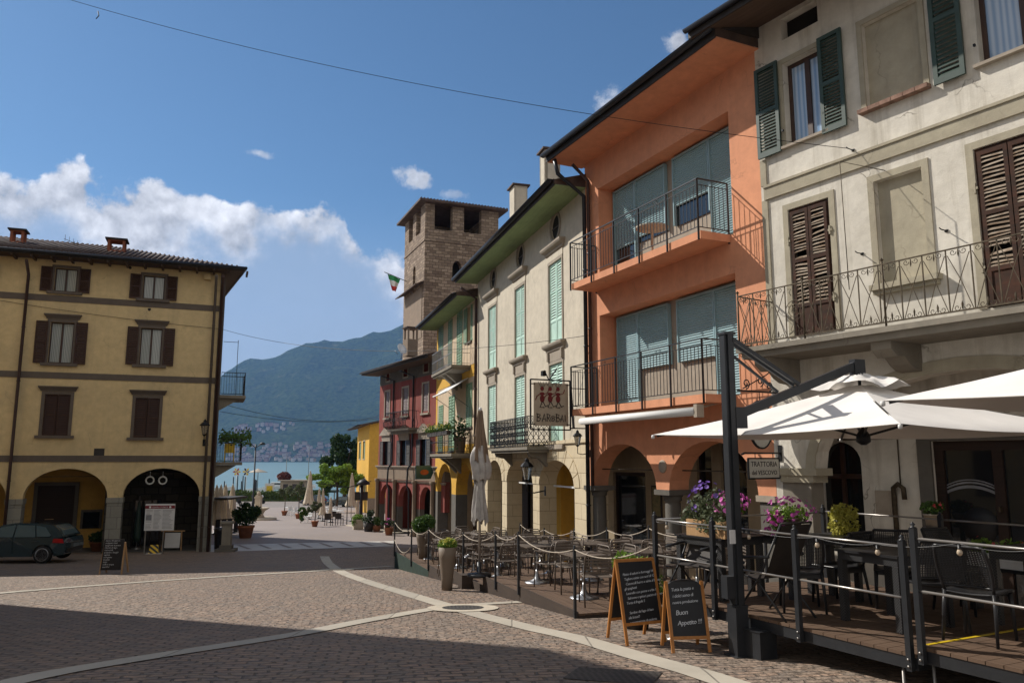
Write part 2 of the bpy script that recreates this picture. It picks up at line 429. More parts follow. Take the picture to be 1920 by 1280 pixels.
az = wm('ARCTAN2', sp.outputs[0], sp.outputs[1]); el = wm('ARCSINE', sp.outputs[2])
fc = wn('ShaderNodeFloatCurve'); cv = fc.mapping.curves[0]
cont = [(-900,330),(-300,360),(0,352),(55,345),(80,318),(95,310),(150,312),(168,345),(230,362),(300,352),(345,358),(400,352),(440,382),(510,385),(560,402),(600,398),(632,402),(665,448),(700,468),(740,490),(790,560),(860,640),(1300,760)]
def azel(u, v):
    d = ray(u, v); return atan2(d.x, d.y), math.atan2(d.z, sqrt(d.x*d.x+d.y*d.y))
A0, A1, E1 = -1.0, 1.0, .5
pp = [((azel(u,v)[0]-A0)/(A1-A0), azel(u,v)[1]/E1) for u, v in cont]
pp = [(0., pp[0][1])] + pp + [(1., .05)]
cv.points[0].location = pp[0]; cv.points[1].location = pp[-1]
for p in pp[1:-1]: cv.points.new(*p)
fc.mapping.update()
T.links.new(wmr(az, A0, A1, 0, 1, False), fc.inputs['Value'])
top = wm('MULTIPLY', fc.outputs[0], E1)
gen = tc.outputs['Generated']
nb = wnoise(gen, 15, 9, .55); nb2 = wnoise(gen, 52, 8, .62); n2 = wnoise(gen, 5.5, 6, .6); n3 = wnoise(gen, 30, 8, .65)
d0 = wm('SUBTRACT', top, el)
bil = wm('SUBTRACT', 1.0, wm('MULTIPLY', wm('ABSOLUTE', wm('SUBTRACT', nb, .5)), 4.0))
d1 = wm('ADD', d0, wm('ADD', wm('MULTIPLY', wm('SUBTRACT', nb, .5), .11), wm('MULTIPLY', wm('SUBTRACT', nb2, .5), .035)))
alpha = wmr(d1, -.002, .013, 0, 1)
# deeper in the bank the cloud thins into grey blue veils
deep = wmr(wm('ADD', wm('ADD', d0, wmr(az, -.36, -.14, 0, .035)), wm('MULTIPLY', wm('SUBTRACT', n2, .5), .34)), .022, .085, 0, 1)
alpha = wm('MULTIPLY', alpha, wmr(wm('MULTIPLY', deep, 1.0), 0, 1, 1, .72))
# small puffs
def puff(u, v, ru, rv, k=1.0):
    a, e = azel(u, v)
    dx = wm('DIVIDE', wm('SUBTRACT', az, a), ru/1460); dy = wm('DIVIDE', wm('SUBTRACT', el, e), rv/1460)
    r = wm('SQRT', wm('ADD', wm('MULTIPLY', dx, dx), wm('MULTIPLY', dy, dy)))
    r = wm('ADD', r, wm('ADD', wm('MULTIPLY', wm('SUBTRACT', nb, .5), 2.6), wm('MULTIPLY', wm('SUBTRACT', nb2, .5), 2.6)))
    return wm('MULTIPLY', wmr(r, .25, 1.15, 1, 0), k)
for q in [(785,335,34,20,.85),(484,288,24,8,.6),(1272,76,26,22,.8),(1145,190,34,24,.65),(424,487,26,18,.8),(738,488,34,24,.8),(545,556,24,20,.6),(850,364,34,9,.4),(600,592,40,12,.5),(680,560,60,30,.5)]:
    alpha = wm('MAXIMUM', alpha, puff(*q))
cc = wn('ShaderNodeMix', data_type='RGBA'); T.links.new(wm('MULTIPLY', deep, .95), cc.inputs[0])
off = wn('ShaderNodeVectorMath', operation='ADD'); T.links.new(gen, off.inputs[0]); off.inputs[1].default_value = tuple(Vector((-.5,.1,.8))*.012)
nbo = wnoise(off.outputs[0], 15, 9, .55); nb2o = wnoise(off.outputs[0], 52, 8, .62)
rel = wm('ADD', wm('MULTIPLY', wm('SUBTRACT', nb, nbo), 2.6), wm('MULTIPLY', wm('SUBTRACT', nb2, nb2o), .25))  # sunlit and shaded sides of the cloud billows painted into their colour
sh = wm('ADD', .88, rel)
vc = wn('ShaderNodeVectorMath', operation='SCALE'); vc.inputs[0].default_value = CLOUD; T.links.new(sh, vc.inputs[3])
T.links.new(vc.outputs[0], cc.inputs[6]); 
cc.inputs[7].default_value = (*CLOUD2, 1)
b1 = wn('ShaderNodeBackground'); b1.inputs[1].default_value = SKYS; tn = wn('ShaderNodeMix', data_type='RGBA', blend_type='MULTIPLY'); tn.inputs[0].default_value = 1; T.links.new(sky.outputs[0], tn.inputs[6]); tn.inputs[7].default_value = (.70,.90,.98,1)
hzm = wn('ShaderNodeMix', data_type='RGBA'); T.links.new(wmr(el, .34, .04, 0, .75), hzm.inputs[0]); T.links.new(tn.outputs[2], hzm.inputs[6]); hzm.inputs[7].default_value = (5.0,6.0,7.6,1); T.links.new(hzm.outputs[2], b1.inputs[0])
b2 = wn('ShaderNodeBackground'); b2.inputs[1].default_value = 1; T.links.new(cc.outputs[2], b2.inputs[0])
# broken white cloud cover added behind the camera, unseen, as neutral fill light
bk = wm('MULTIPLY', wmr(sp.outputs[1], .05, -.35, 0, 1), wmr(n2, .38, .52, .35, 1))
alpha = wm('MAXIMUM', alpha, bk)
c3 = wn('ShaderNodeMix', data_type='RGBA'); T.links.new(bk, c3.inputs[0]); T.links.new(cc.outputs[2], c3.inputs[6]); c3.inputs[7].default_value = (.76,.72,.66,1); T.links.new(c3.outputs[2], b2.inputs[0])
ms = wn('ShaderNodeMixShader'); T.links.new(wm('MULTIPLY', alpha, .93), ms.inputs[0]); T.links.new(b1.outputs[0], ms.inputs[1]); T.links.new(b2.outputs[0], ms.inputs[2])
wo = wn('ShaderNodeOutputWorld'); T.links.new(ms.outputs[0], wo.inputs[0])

# ---------------------------------------------------------------- ground
def cobbles():
    t = NT('cobbles'); o = t.tc.outputs['Object']
    sx = t.n('ShaderNodeSeparateXYZ'); t.l(o, sx.inputs[0])
    cb = t.n('ShaderNodeCombineXYZ'); t.l(sx.outputs[0], cb.inputs[0]); t.l(sx.outputs[1], cb.inputs[1])
    v = t.map(cb.outputs[0], rot=(0,0,radians(-8)))
    nz = t.n('ShaderNodeTexNoise'); nz.inputs['Scale'].default_value = .9; nz.inputs['Detail'].default_value = 3; t.l(v, nz.inputs['Vector'])
    va = t.n('ShaderNodeVectorMath', operation='MULTIPLY_ADD'); t.l(nz.outputs['Color'], va.inputs[0]); va.inputs[1].default_value = (.34,.34,0); t.l(v, va.inputs[2])
    nz2 = t.n('ShaderNodeTexNoise'); nz2.inputs['Scale'].default_value = 9; nz2.inputs['Detail'].default_value = 2; t.l(v, nz2.inputs['Vector'])
    vb = t.n('ShaderNodeVectorMath', operation='MULTIPLY_ADD'); t.l(nz2.outputs['Color'], vb.inputs[0]); vb.inputs[1].default_value = (.05,.05,0); t.l(va.outputs[0], vb.inputs[2])
    br = t.n('ShaderNodeTexBrick'); t.l(vb.outputs[0], br.inputs['Vector']); br.inputs['Scale'].default_value = 1
    br.inputs['Brick Width'].default_value = .24; br.inputs['Row Height'].default_value = .125; br.inputs['Mortar Size'].default_value = .017; br.inputs['Mortar Smooth'].default_value = .5
    br.inputs['Color1'].default_value = (.35,.225,.155,1); br.inputs['Color2'].default_value = (.185,.148,.122,1); br.inputs['Mortar'].default_value = (.035,.028,.023,1)
    n1 = t.noise(o, .35, 5, .6); n2 = t.noise(o, 2.2, 5, .7); n3 = t.noise(o, 40, 4, .7); n4 = t.noise(o, 5.5, 1, .5)
    c = t.mix(t.mr(n4, .42, .62, 0, .35), br.outputs['Color'], (.38,.28,.20,1))
    c = t.mix(t.mr(n2, .42, .72, 0, .6), c, (.14,.11,.09,1)); c = t.mix(t.mr(n1, .35, .7, 0, .22), c, (.30,.245,.19,1))
    c = t.mix(t.mr(t.noise(o, .09, 4, .6), .5, .62, 0, .35), c, (.11,.095,.085,1)); c = t.mix(t.mr(t.noise(o, 14, 1, .5), .35, .65, 0, .35), c, (.13,.095,.075,1)); c = t.mix(t.mr(n3, .3, .8, 0, .25), c, (.40,.33,.26,1))
    t.base(c); t.set(.72, 0, .35)
    h = t.math('ADD', t.math('MULTIPLY', br.outputs['Fac'], -1.3), t.math('MULTIPLY', n3, .35))
    h = t.math('ADD', h, t.math('MULTIPLY', t.noise(o, 7, 2, .5), 2.4))
    t.bump(h, 1.0, .04); return t.m
M['cobbles'] = cobbles()
M['paving'] = blocks('light paving slabs', (.30,.245,.21,1), (.26,.22,.20,1), (.17,.14,.13,1), .5, .3, .01, 0, .15, rough=.7, planar=True, big=.15)
M['asphalt'] = simple('asphalt', (.22,.19,.17,1), .8, 0, .2, .5, .3, 60)
M['strip'] = blocks('stone strip', (.47,.42,.34,1), (.36,.325,.27,1), (.10,.085,.07,1), .95, 40., .012, 0, .35, rough=.7, planar=True, big=1.4, off=0)
M['marble'] = simple('pale marble band', (.52,.49,.45,1), .6, 0, .12, .8)
YB = 37.9; KB = .075
def ground_sheet(name, ys, mat, x0=-60, x1=60, first=None, last=None, kx=1):
    mb = MB(); xs = [x0 + (x1-x0)*i/24 for i in range(25)]
    rows = []
    for j, y in enumerate(ys):
        r = []
        for x in xs:
            yy = y
            if (first and j == 0) or (last and j == len(ys)-1): yy = YB + KB*x
            r.append((x, yy, gz(yy)))
        rows.append(r)
    vs = [p for r in rows for p in r]; n = len(xs)
    fs = [(j*n+i, j*n+i+1, (j+1)*n+i+1, (j+1)*n+i) for j in range(len(ys)-1) for i in range(n-1)]
    mb.add(vs, fs); return tag(mb.build(name, mat), kind='structure')
ground_sheet('ground', [-60, 0, 8, 12.5, 17.5, 30, 32, 37], M['cobbles'], last=True)
ground_sheet('pavement', [37, 50, 80, 108], M['paving'], first=True)
ground_sheet('road', [108, 115, 131.5], M['asphalt'], -160, 160)
mb = MB(); mb.box(-160, 160, 131.5, 132.3, -9.5, -6.45); tag(mb.build('quay', M['stone']), kind='structure')
def ribbon(pts, wdt, lift=.008, n=10):
    # smooth through surveyed points
    P = [gnd(u, v) for u, v in pts]; out = []
    for i in range(len(P)-1):
        p0 = P[max(i-1,0)]; p1 = P[i]; p2 = P[i+1]; p3 = P[min(i+2,len(P)-1)]
        m = max(n, int((p2-p1).length/.35))
        for k in range(m):
            t = k/m
            out.append(.5*((2*p1) + (p2-p0)*t + (2*p0-5*p1+4*p2-p3)*t*t + (3*p1-p0-3*p2+p3)*t**3))
    out.append(P[-1]); vs = []
    for i, p in enumerate(out):
        d = out[min(i+1,len(out)-1)] - out[max(i-1,0)]; d.z = 0; d.normalize(); nn = Vector((-d.y, d.x, 0))*wdt/2
        for q in (p+nn, p-nn): vs.append((q.x, q.y, gz(q.y)+lift))
    return vs, [(2*i, 2*i+1, 2*i+3, 2*i+2) for i in range(len(out)-1)]
mb = MB()
mb.add(*ribbon([(606,1036),(613,1052),(640,1072),(700,1094),(760,1112),(830,1133),(900,1153),(1000,1178),(1085,1197),(1200,1231),(1330,1268),(1480,1318)], .36, .008))
tag(mb.build('stone_strip', M['strip']), kind='structure')
mb = MB(); mb.add(*ribbon([(-60,1119),(0,1112),(200,1096),(400,1082),(628,1068),(736,1061)], .32, .0115)); tag(mb.build('stone_strip', M['strip']), kind='structure')
mb = MB(); mb.add(*ribbon([(-120,1318),(20,1280),(130,1257),(300,1229),(550,1190),(700,1161),(850,1137),(1000,1127)], .31, .0115)); tag(mb.build('stone_strip', M['strip']), kind='structure')
def disc(c, r, lift, ry=None, n=28):
    ry = ry or r; vs = [(c.x + r*cos(2*pi*k/n), c.y + ry*sin(2*pi*k/n)) for k in range(n)]
    return [(x, y, gz(y)+lift) for x, y in vs], [tuple(range(n))]
mb = MB(); c = gnd(868,1140); mb.add(*disc(c, .62, .016, .62)); mb.add(*disc(gnd(628,1036), .95, .012, .55)); mb.add(*disc(gnd(632,1068), .55, .016, .42))
tag(mb.build('stone_strip', M['stone']), kind='structure')
def grate_mat():
    t = NT('manhole iron'); wv = t.n('ShaderNodeTexChecker'); wv.inputs['Scale'].default_value = 22; t.l(t.map(t.tc.outputs['Object'], rot=(0,0,.7)), wv.inputs['Vector'])
    t.base(t.mix(wv.outputs['Fac'], (.05,.045,.04,1), (.10,.09,.08,1))); t.set(.6, .6); t.bump(wv.outputs['Fac'], .5, .01); return t.m
M['grate'] = grate_mat()
mb = MB(); mb.add(*disc(c, .36, .020)); tag(mb.build('manhole_cover', M['grate']), 'round iron manhole cover where the pale stone strips cross', 'manhole')
g = gnd(1150, 1266); mb = MB(); th = radians(-20)
q = [(g.x + a*cos(th)-b*sin(th), g.y + a*sin(th)+b*cos(th)) for a, b in ((-.42,-.3),(.42,-.3),(.42,.3),(-.42,.3))]
mb.add([(x, y, gz(y)+.008) for x, y in q], [(0,1,2,3)]); tag(mb.build('drain_grate', M['grate']), 'rectangular ribbed drain grate set in the shaded cobbles at the bottom edge', 'drain')
# marble band across the street with slanting grey stripes
mb = MB(); L0 = [gnd(395 + 345*i/12, 1022 - 8*i/12) for i in range(13)]; L1 = [gnd(395 + 345*i/12, 1035 - 11*i/12) for i in range(13)]
vs = []; 
for a, b in zip(L0, L1): vs += [(a.x,a.y,gz(a.y)+.02), (b.x,b.y,gz(b.y)+.02)]
mb.add(vs, [(2*i, 2*i+1, 2*i+3, 2*i+2) for i in range(12)]); tag(mb.build('crossing_band', M['marble']), kind='structure')
mb = MB()
for i in range(9):
    f0 = (i+.25)/9
    def P(f, k):
        a = gnd(395+345*f, 1022-8*f); b = gnd(395+345*f, 1035-11*f); q = a.lerp(b, k); return (q.x, q.y, gz(q.y)+.032)
    mb.add([P(f0,.12), P(f0+.022,.12), P(f0+.085,.8), P(f0+.06,.8)], [(0,1,2,3)])
tag(mb.build('crossing_stripes', M['paving']), kind='structure')

# ---------------------------------------------------------------- lake, hill, far shore
def water():
    t = NT('lake water'); o = t.tc.outputs['Object']
    f = t.noise(t.map(o, (.02,.12,1)), 1, 4)
    t.base(t.mix(f, (.11,.20,.21,1), (.17,.27,.275,1))); t.set(.28, 0, .4)
    t.bump(t.noise(t.map(o, (.5,1.5,1)), 1, 4), .5, .35); return t.m
mb = MB(); LZ = -8.2
mb.add([(-5000,132.3,LZ),(5000,132.3,LZ),(5000,3060,LZ),(-5000,3060,LZ)], [(0,1,2,3)]); tag(mb.build('lake', water()), kind='structure')
from mathutils import noise as MN
RID = [(-2500,850),(-900,800),(-200,840),(200,800),(330,765),(385,722),(430,683),(462,664),(505,657),(530,645),(560,633),(610,633),(660,628),(700,615),(750,598),(820,588),(1000,590),(1400,600),(2300,620),(3800,600)]
def ridge(tx):
    u = 960 + tx*1477
    for (a, va), (b, vb) in zip(RID, RID[1:]):
        if u <= b: return (862 - (va + (vb-va)*max(0,(u-a))/(b-a)))/1477
    return .1
YS, YR = 3030., 4500.
def hill_z(x, y):
    t = max(0, (y-YS)/(YR-YS)); tx = x/y
    R = ridge(tx)*YR
    base = R*(.16*min(t*3,1)*t**.5 + .84*t**1.35) if t > 0 else 0
    n = MN.fractal(Vector((x*.0022, y*.0022, .3)), .9, 2.1, 5)
    return LZ + 2 + base + n*55*min(t*2.2,1)*min(1, max(0.25, R/300)) + MN.noise(Vector((x*.03, y*.03, 1)))*6*min(1,t*5)
mb = MB(); NX, NY = 330, 60; vs = []
for j in range(NY):
    t = j/(NY-1)*1.05; y = YS + (YR-YS)*t
    for i in range(NX):
        tx = -1.2 + 2.6*i/(NX-1)
        if -.45 < tx < -.05: pass
        z = hill_z(tx*y, y) if t <= 1.0 else hill_z(tx*YR, YR) - 60
        if j >= NY-4: z += random.uniform(-5, 8)
        vs.append((tx*y, y, z if j else LZ-1))
mb.add(vs, [(j*NX+i, j*NX+i+1, (j+1)*NX+i+1, (j+1)*NX+i) for j in range(NY-1) for i in range(NX-1)], True)
def hillmat():
    t = NT('wooded hill'); o = t.tc.outputs['Object']
    a = t.noise(o, .012, 6, .7); b = t.noise(o, .05, 4, .7)
    c = t.mix(t.mr(b, .35, .65, 0, 1), (.008,.020,.007,1), (.05,.075,.022,1)); c = t.mix(t.mr(a, .58, .72, 0, .55), c, (.16,.16,.08,1))
    t.base(c); t.set(1, 0, 0); t.bump(t.math('ADD', b, a), 1, 14); return t.m
tag(mb.build('hill', hillmat()), kind='structure')
FAC = [simple('far wall '+k, c, .9, 0, .2, .02) for k, c in (('cream',(.32,.26,.20,1)),('white',(.42,.38,.34,1)),('rose',(.28,.17,.13,1)),('ochre',(.32,.22,.12,1)))]
FROOF = simple('far tiled roof', (.16,.095,.075,1), .9)
FWIN = simple('far window', (.05,.05,.06,1), .6)
def far_house(w, d, h, m):
    e = empty('house', (0,0,-500), 0); mb = MB(); mb.box(-w/2, w/2, -d/2, d/2, -8, h); mb.build('wall', m, e)
    mb = MB(); mb.plate([(-w/2-.6,h+.05),(w/2+.6,h+.05),(0,h+w*.22)] if w < d*1.5 else [(-w/2-.6,h+.05),(w/2+.6,h+.05),(w/2-3,h+3),(-w/2+3,h+3)], [], -d/2-.6, d/2+.6); mb.build('roof', FROOF, e)
    return e
random.seed(5)
protos = [far_house(*a) for a in ((10,9,8,FAC[0]),(13,10,10,FAC[1]),(8,8,6,FAC[2]),(22,10,11,FAC[0]),(11,9,8,FAC[3]),(16,10,9,FAC[2]))]
for p in protos: KID[p.name] = kids(p)
used = [False]*6
def place_house(u, y, lab, grp):
    i = random.randrange(6) if random.random() < .8 else 1
    x = (u-960)/1477*y; z = hill_z(x, y)
    o = protos[i] if not used[i] else dup(protos[i]); used[i] = True
    o.location = (x, y, z+1); o.rotation_euler[2] = random.uniform(-.6,.6); tag(o, lab, 'house', grp)
for k in range(170):
    y = 3045 + 230*random.random()**1.4
    place_house(random.uniform(425, 668), y, 'tiny pale house with red roof in the town along the far shore', 'houses of the far shore town')
for k in range(34):
    f = random.random(); place_house(440+110*f, 3420+60*random.random()+40*f, 'tiny pale house on the wooded slope above the far shore town', 'houses on the far slope')
for (u, hgt, lab) in ((577, 34, 'slender white bell tower among the far shore houses'), (522, 24, 'short white tower left of the tall bell tower on the far shore')):
    y = 3150; x = (u-960)/1477*y; e = empty('bell_tower', (x, y, hill_z(x,y)), 0, lab, 'tower')
    mb = MB(); mb.box(-3,3,-3,3,-5,hgt); mb.build('shaft', FAC[1], e); mb = MB(); mb.lathe([(4,hgt+.05),(0,hgt+9)], n=4, sm=False); mb.build('spire', FROOF, e)
x, y = (348/4.57+400-960)/1477*4500, 4500
# haze
mb = MB(); mb.box(-5300, 6600, -70, 4800, -12, 930)
hz = mb.build('haze', None); tag(hz, kind='stuff')
hm = bpy.data.materials.new('haze air'); hm.use_nodes = True; hm.node_tree.nodes.clear()
pv = hm.node_tree.nodes.new('ShaderNodeVolumePrincipled'); ho = hm.node_tree.nodes.new('ShaderNodeOutputMaterial')
pv.inputs['Color'].default_value = HAZEC; pv.inputs['Density'].default_value = HAZE; pv.inputs['Anisotropy'].default_value = .2
hm.node_tree.links.new(pv.outputs[0], ho.inputs['Volume']); hz.data.materials.append(hm)
# ---------------------------------------------------------------- facades: local x right along the front, y into the house, z up from the base
class Fac:
    def __init__(s, name, label, ox, oy, dx, dy, zb, cat='building'):
        l = sqrt(dx*dx+dy*dy); s.dx, s.dy = dx/l, dy/l; s.zb = zb
        s.e = empty(name, (ox, oy, zb), atan2(dy, dx), label, cat)
        s.o = Vector((ox, oy, zb)); s.Mx = Matrix.Translation(s.o) @ Matrix.Rotation(atan2(dy, dx), 4, 'Z'); s.I = s.Mx.inverted()
        s.gr = lambda x, y=0: gz((s.Mx @ Vector((x, y, 0))).y) - zb
    def L(s, u, v, y=0):
        o = s.I @ Vector((0,0,0)); d = s.I.to_3x3() @ ray(u, v); t = (y-o.y)/d.y
        return o.x + t*d.x, o.z + t*d.z
    def X(s, u, v=700, y=0): return s.L(u, v, y)[0]
    def Z(s, u, v, y=0): return s.L(u, v, y)[1]
    def R(s, ul, ur, vt, vb, y=0):
        vm = (vt+vb)/2; um = (ul+ur)/2
        return s.X(ul, vm, y), s.X(ur, vm, y), s.Z(um, vb, y), s.Z(um, vt, y)
    def W(s, x, y, z): return s.Mx @ Vector((x, y, z))
    def b(s, mb, name, mat, parent=None): return mb.build(name, mat, parent or s.e)
def notch(x0, x1, zs, zt, zb, n=16):
    """arch outline from right foot to left foot (to be walked inside the wall bottom edge, left to right)"""
    cx = (x0+x1)/2
    return [(x0, zb), (x0, zs)] + arc(cx, zs, (x1-x0)/2, zt-zs, 180, 0, n)[1:-1] + [(x1, zs), (x1, zb)]
def front(F, name, mat, x0, x1, zb, zt, openings=(), arches=(), y0=0, y1=.35, parent=None):
    out = [(x0, zb)]
    for a in sorted(arches): out += notch(a[0], a[1], a[2], a[3], zb if len(a) < 5 else a[4])
    out += [(x1, zb), (x1, zt), (x0, zt)]
    if arches and arches[0][0] <= x0+1e-4: out = out[1:]
    mb = MB(); mb.plate(out, [o if len(o) > 4 or not isinstance(o[0], (int,float)) else rect(*o) for o in openings], y0, y1)
    return F.b(mb, name, mat, parent)
def shutter(x0, x1, z0, z1, y=-.03, th=.035, n=None, panel=0.0, mid=True, jit=0, ang=0, hinge=0, fw=.06):
    """louvred leaf; ang opens it about its hinge side (0 left, 1 right)"""
    mb = MB(); w = x1-x0; n = n or max(6, int((z1-z0)/.07))
    hx = x0 if hinge == 0 else x1
    T = Matrix.Translation((hx, y, 0)) @ Matrix.Rotation(ang, 4, 'Z') @ Matrix.Translation((-hx, -y, 0)); mb.T = T
    mb.box(x0, x0+fw, y-th, y, z0, z1).box(x1-fw, x1, y-th, y, z0, z1)
    mb.box(x0+fw, x1-fw, y-th, y, z0, z0+fw*1.4).box(x0+fw, x1-fw, y-th, y, z1-fw, z1)
    zl = z0+fw*1.4
    if panel:
        zp = z0 + (z1-z0)*panel; mb.box(x0+fw, x1-fw, y-th*.6, y-th*.2, zl, zp); mb.box(x0+fw, x1-fw, y-th, y, zp, zp+fw); zl = zp+fw
    zm = [zl, z1-fw]
    if mid:
        c = (z0+z1)/2 if not panel else (zl+z1)/2; mb.box(x0+fw, x1-fw, y-th, y, c-fw/2, c+fw/2)
    for i in range(n):
        z = zm[0] + (zm[1]-zm[0])*(i+.5)/n; h = (zm[1]-zm[0])/n*.42
        a = random.uniform(-jit, jit); b = random.uniform(-jit, jit)
        mb.add([(x0+fw, y-th*.95, z-h+a), (x1-fw, y-th*.95, z-h+b), (x1-fw, y-.004, z+h+b), (x0+fw, y-.004, z+h+a),
                (x0+fw, y-th*.95, z-h-.008+a), (x1-fw, y-th*.95, z-h-.008+b), (x1-fw, y-.004, z+h-.008+b), (x0+fw, y-.004, z+h-.008+a)],
               [(3,2,1,0),(4,5,6,7),(0,1,5,4),(2,3,7,6)])
    return mb
def moulding(x0, x1, z, prof, y=0):
    """profile [(out, dz)] swept along x, returned at the ends"""
    mb = MB(); vs = []
    for (o, dz) in prof: vs += [(x0-o*.8, y-o, z+dz), (x1+o*.8, y-o, z+dz)]
    vs += [(x0-prof[-1][0]*.8, y+.05, z+prof[-1][1]), (x1+prof[-1][0]*.8, y+.05, z+prof[-1][1]), (x0-prof[0][0]*.8, y+.05, z+prof[0][1]), (x1+prof[0][0]*.8, y+.05, z+prof[0][1])]
    n = len(vs)//2; fs = [(2*i, 2*i+1, 2*((i+1)%n)+1, 2*((i+1)%n)) for i in range(n)]
    fs += [tuple(2*i for i in range(n)), tuple(2*i+1 for i in reversed(range(n)))]
    return mb.add(vs, fs)
CORN = [(.02,0),(.05,.03),(.05,.07),(.12,.12),(.14,.16),(.14,.20)]
def frame(x0, x1, z0, z1, w=.06, y=.12, t=.05, mull=1, trans=()):
    mb = MB(); mb.box(x0, x0+w, y, y+t, z0, z1).box(x1-w, x1, y, y+t, z0, z1).box(x0+w, x1-w, y, y+t, z0, z0+w).box(x0+w, x1-w, y, y+t, z1-w, z1)
    for k in range(mull):
        c = x0 + (x1-x0)*(k+1)/(mull+1); mb.box(c-w*.7, c+w*.7, y-.01, y+t, z0+w, z1-w)
    for f in trans:
        c = z0 + (z1-z0)*f; mb.box(x0+w, x1-w, y+.004, y+t-.004, c-w*.4, c+w*.4)
    return mb
def solid_behind(F, x0, x1, z0, z1, depth, mat, y0=.34, right=True, zl=None, yl=0):
    """side and back walls and floor of the house behind its front"""
    mb = MB(); mb.box(x0, x0+.3, y0, depth, zl or z0, z1)
    if zl: mb.box(x0, x0+.3, yl, depth, z0, zl-.001)
    mb.box(x0+.3, x1-(.3 if right else .8), depth-.3, depth, z0, z1)
    if right: mb.box(x1-.3, x1, y0, depth, z0, z1)
    return F.b(mb, 'side_wall', mat)
def eave(F, x0, x1, z, over, depth, pitch=.38, soff=None, th=.14, ext0=.3, ext1=.3, gut=True, gr=.085, flat=False, name='roof', tiles=False):
    dz = 0 if flat else over*pitch
    mb = MB()
    a0, a1 = x0-ext0, x1+ext1; zr = z + depth*pitch
    # roof slab: front edge lowered by the pitch, soffit follows
    vs = []
    for x in (a0, a1):
        vs += [(x, -over, z-dz+.02), (x, -over, z-dz+th), (x, depth, zr+th), (x, depth, zr+.02)]
    if flat: vs = []; 
    if flat:
        for x in (a0, a1): vs += [(x, -over, z+.02), (x, -over, z+th), (x, depth, zr+th), (x, depth, z+.02)]
    mb.add(vs, [(0,1,2,3),(7,6,5,4),(1,0,4,5),(2,1,5,6),(3,2,6,7)])
    r = F.b(mb, name, M['tile'])
    mb = MB(); e = .012
    if flat: mb.box(a0, a1, -over+.02, .06, z-.012, z+.012)
    else: mb.add([(a0,-over+.02,z-dz+.012),(a1,-over+.02,z-dz+.012),(a1,.06,z+.012+.02),(a0,.06,z+.012+.02),(a0,-over+.02,z-dz-.01),(a1,-over+.02,z-dz-.01),(a1,.06,z-.01),(a0,.06,z-.01)],
                 [(0,1,2,3),(7,6,5,4),(0,4,5,1),(1,5,6,2),(3,7,4,0)])
    F.b(mb, 'soffit', soff or M['soffit_brown'])
    zf = z - dz
    mb = MB(); mb.box(a0, a1, -over-.03, -over-.001, zf-.02, zf+th+.01); F.b(mb, 'fascia_board', M['slate'])
    if gut:
        mb = MB(); prof = []
        n = 8
        pts = [(cos(radians(180+180*k/n))*gr, sin(radians(180+180*k/n))*gr) for k in range(n+1)]
        vs = []
        for x in (a0-.02, a1+.02):
            for (py, pz) in pts: vs.append((x, -over-.03-gr+py, zf+th+pz-.01))
        m = n+1; mb.add(vs, [(i, i+1, m+i+1, m+i) for i in range(n)] + [tuple(range(m))[::-1], tuple(range(m, 2*m))], True)
        F.b(mb, 'gutter', M['gutter'])
    if tiles:
        mb = MB(); L = sqrt((depth+over)**2 + (zr-zf)**2); k = int((a1-a0)/.22)
        for i in range(k+1):
            x = a0 + (a1-a0)*i/k
            mb.tube([(x, -over-.06, zf+th+.01), (x, depth, zr+th+.01)], .065, 6)
        F.b(mb, 'roof_tiles', M['tile'])
    return zf, zr
def pipe(F, pts, r=.05, mat=None, name='downpipe', brackets=True):
    mb = MB(); mb.tube(pts, r, 8)
    if brackets:
        for i in range(len(pts)-1):
            a, b = Vector(pts[i]), Vector(pts[i+1])
            if (a-b).length > 2:
                n = int((a-b).length/1.8)
                for k in range(1, n): 
                    p = a.lerp(b, k/n); d = (b-a).normalized()*.02; mb.tube([p-d, p+d], r*1.22, 8)
    return F.b(mb, name, mat or M['brownpipe'])
def chimney(F, x, y, z, w, d, h, mat, parent=None, flue=True):
    mb = MB(); mb.box(x-w/2, x+w/2, y-d/2, y+d/2, z, z+h*(.62 if flue else .999))
    n = 2 if w > .8 else 1
    t = .11
    for k in range(n+1):
        xx = x-w/2 + (w-t)*k/n; mb.box(xx, xx+t, y-d/2, y-d/2+t, z+h*.62, z+h); mb.box(xx, xx+t, y+d/2-t, y+d/2, z+h*.62, z+h)
    mb.box(x-w/2, x+w/2, y-d/2, y+d/2, z+h, z+h+.06)
    o = F.b(mb, 'chimney', mat, parent)
    mb = MB(); mb.box(x-w/2-.1, x+w/2+.1, y-d/2-.1, y+d/2+.1, z+h+.065, z+h+.13); mb.build('chimney_cap', M['slate'] if mat is M['brick'] else M['tile'], o)
    return o
def scroll(cx, cz, r, turns=1.4, a0=0, s=1, n=14):
    return [(cx + s*r*(1-.75*k/n)*cos(a0+turns*2*pi*k/n), cz + r*(1-.75*k/n)*sin(a0+turns*2*pi*k/n)) for k in range(n+1)]

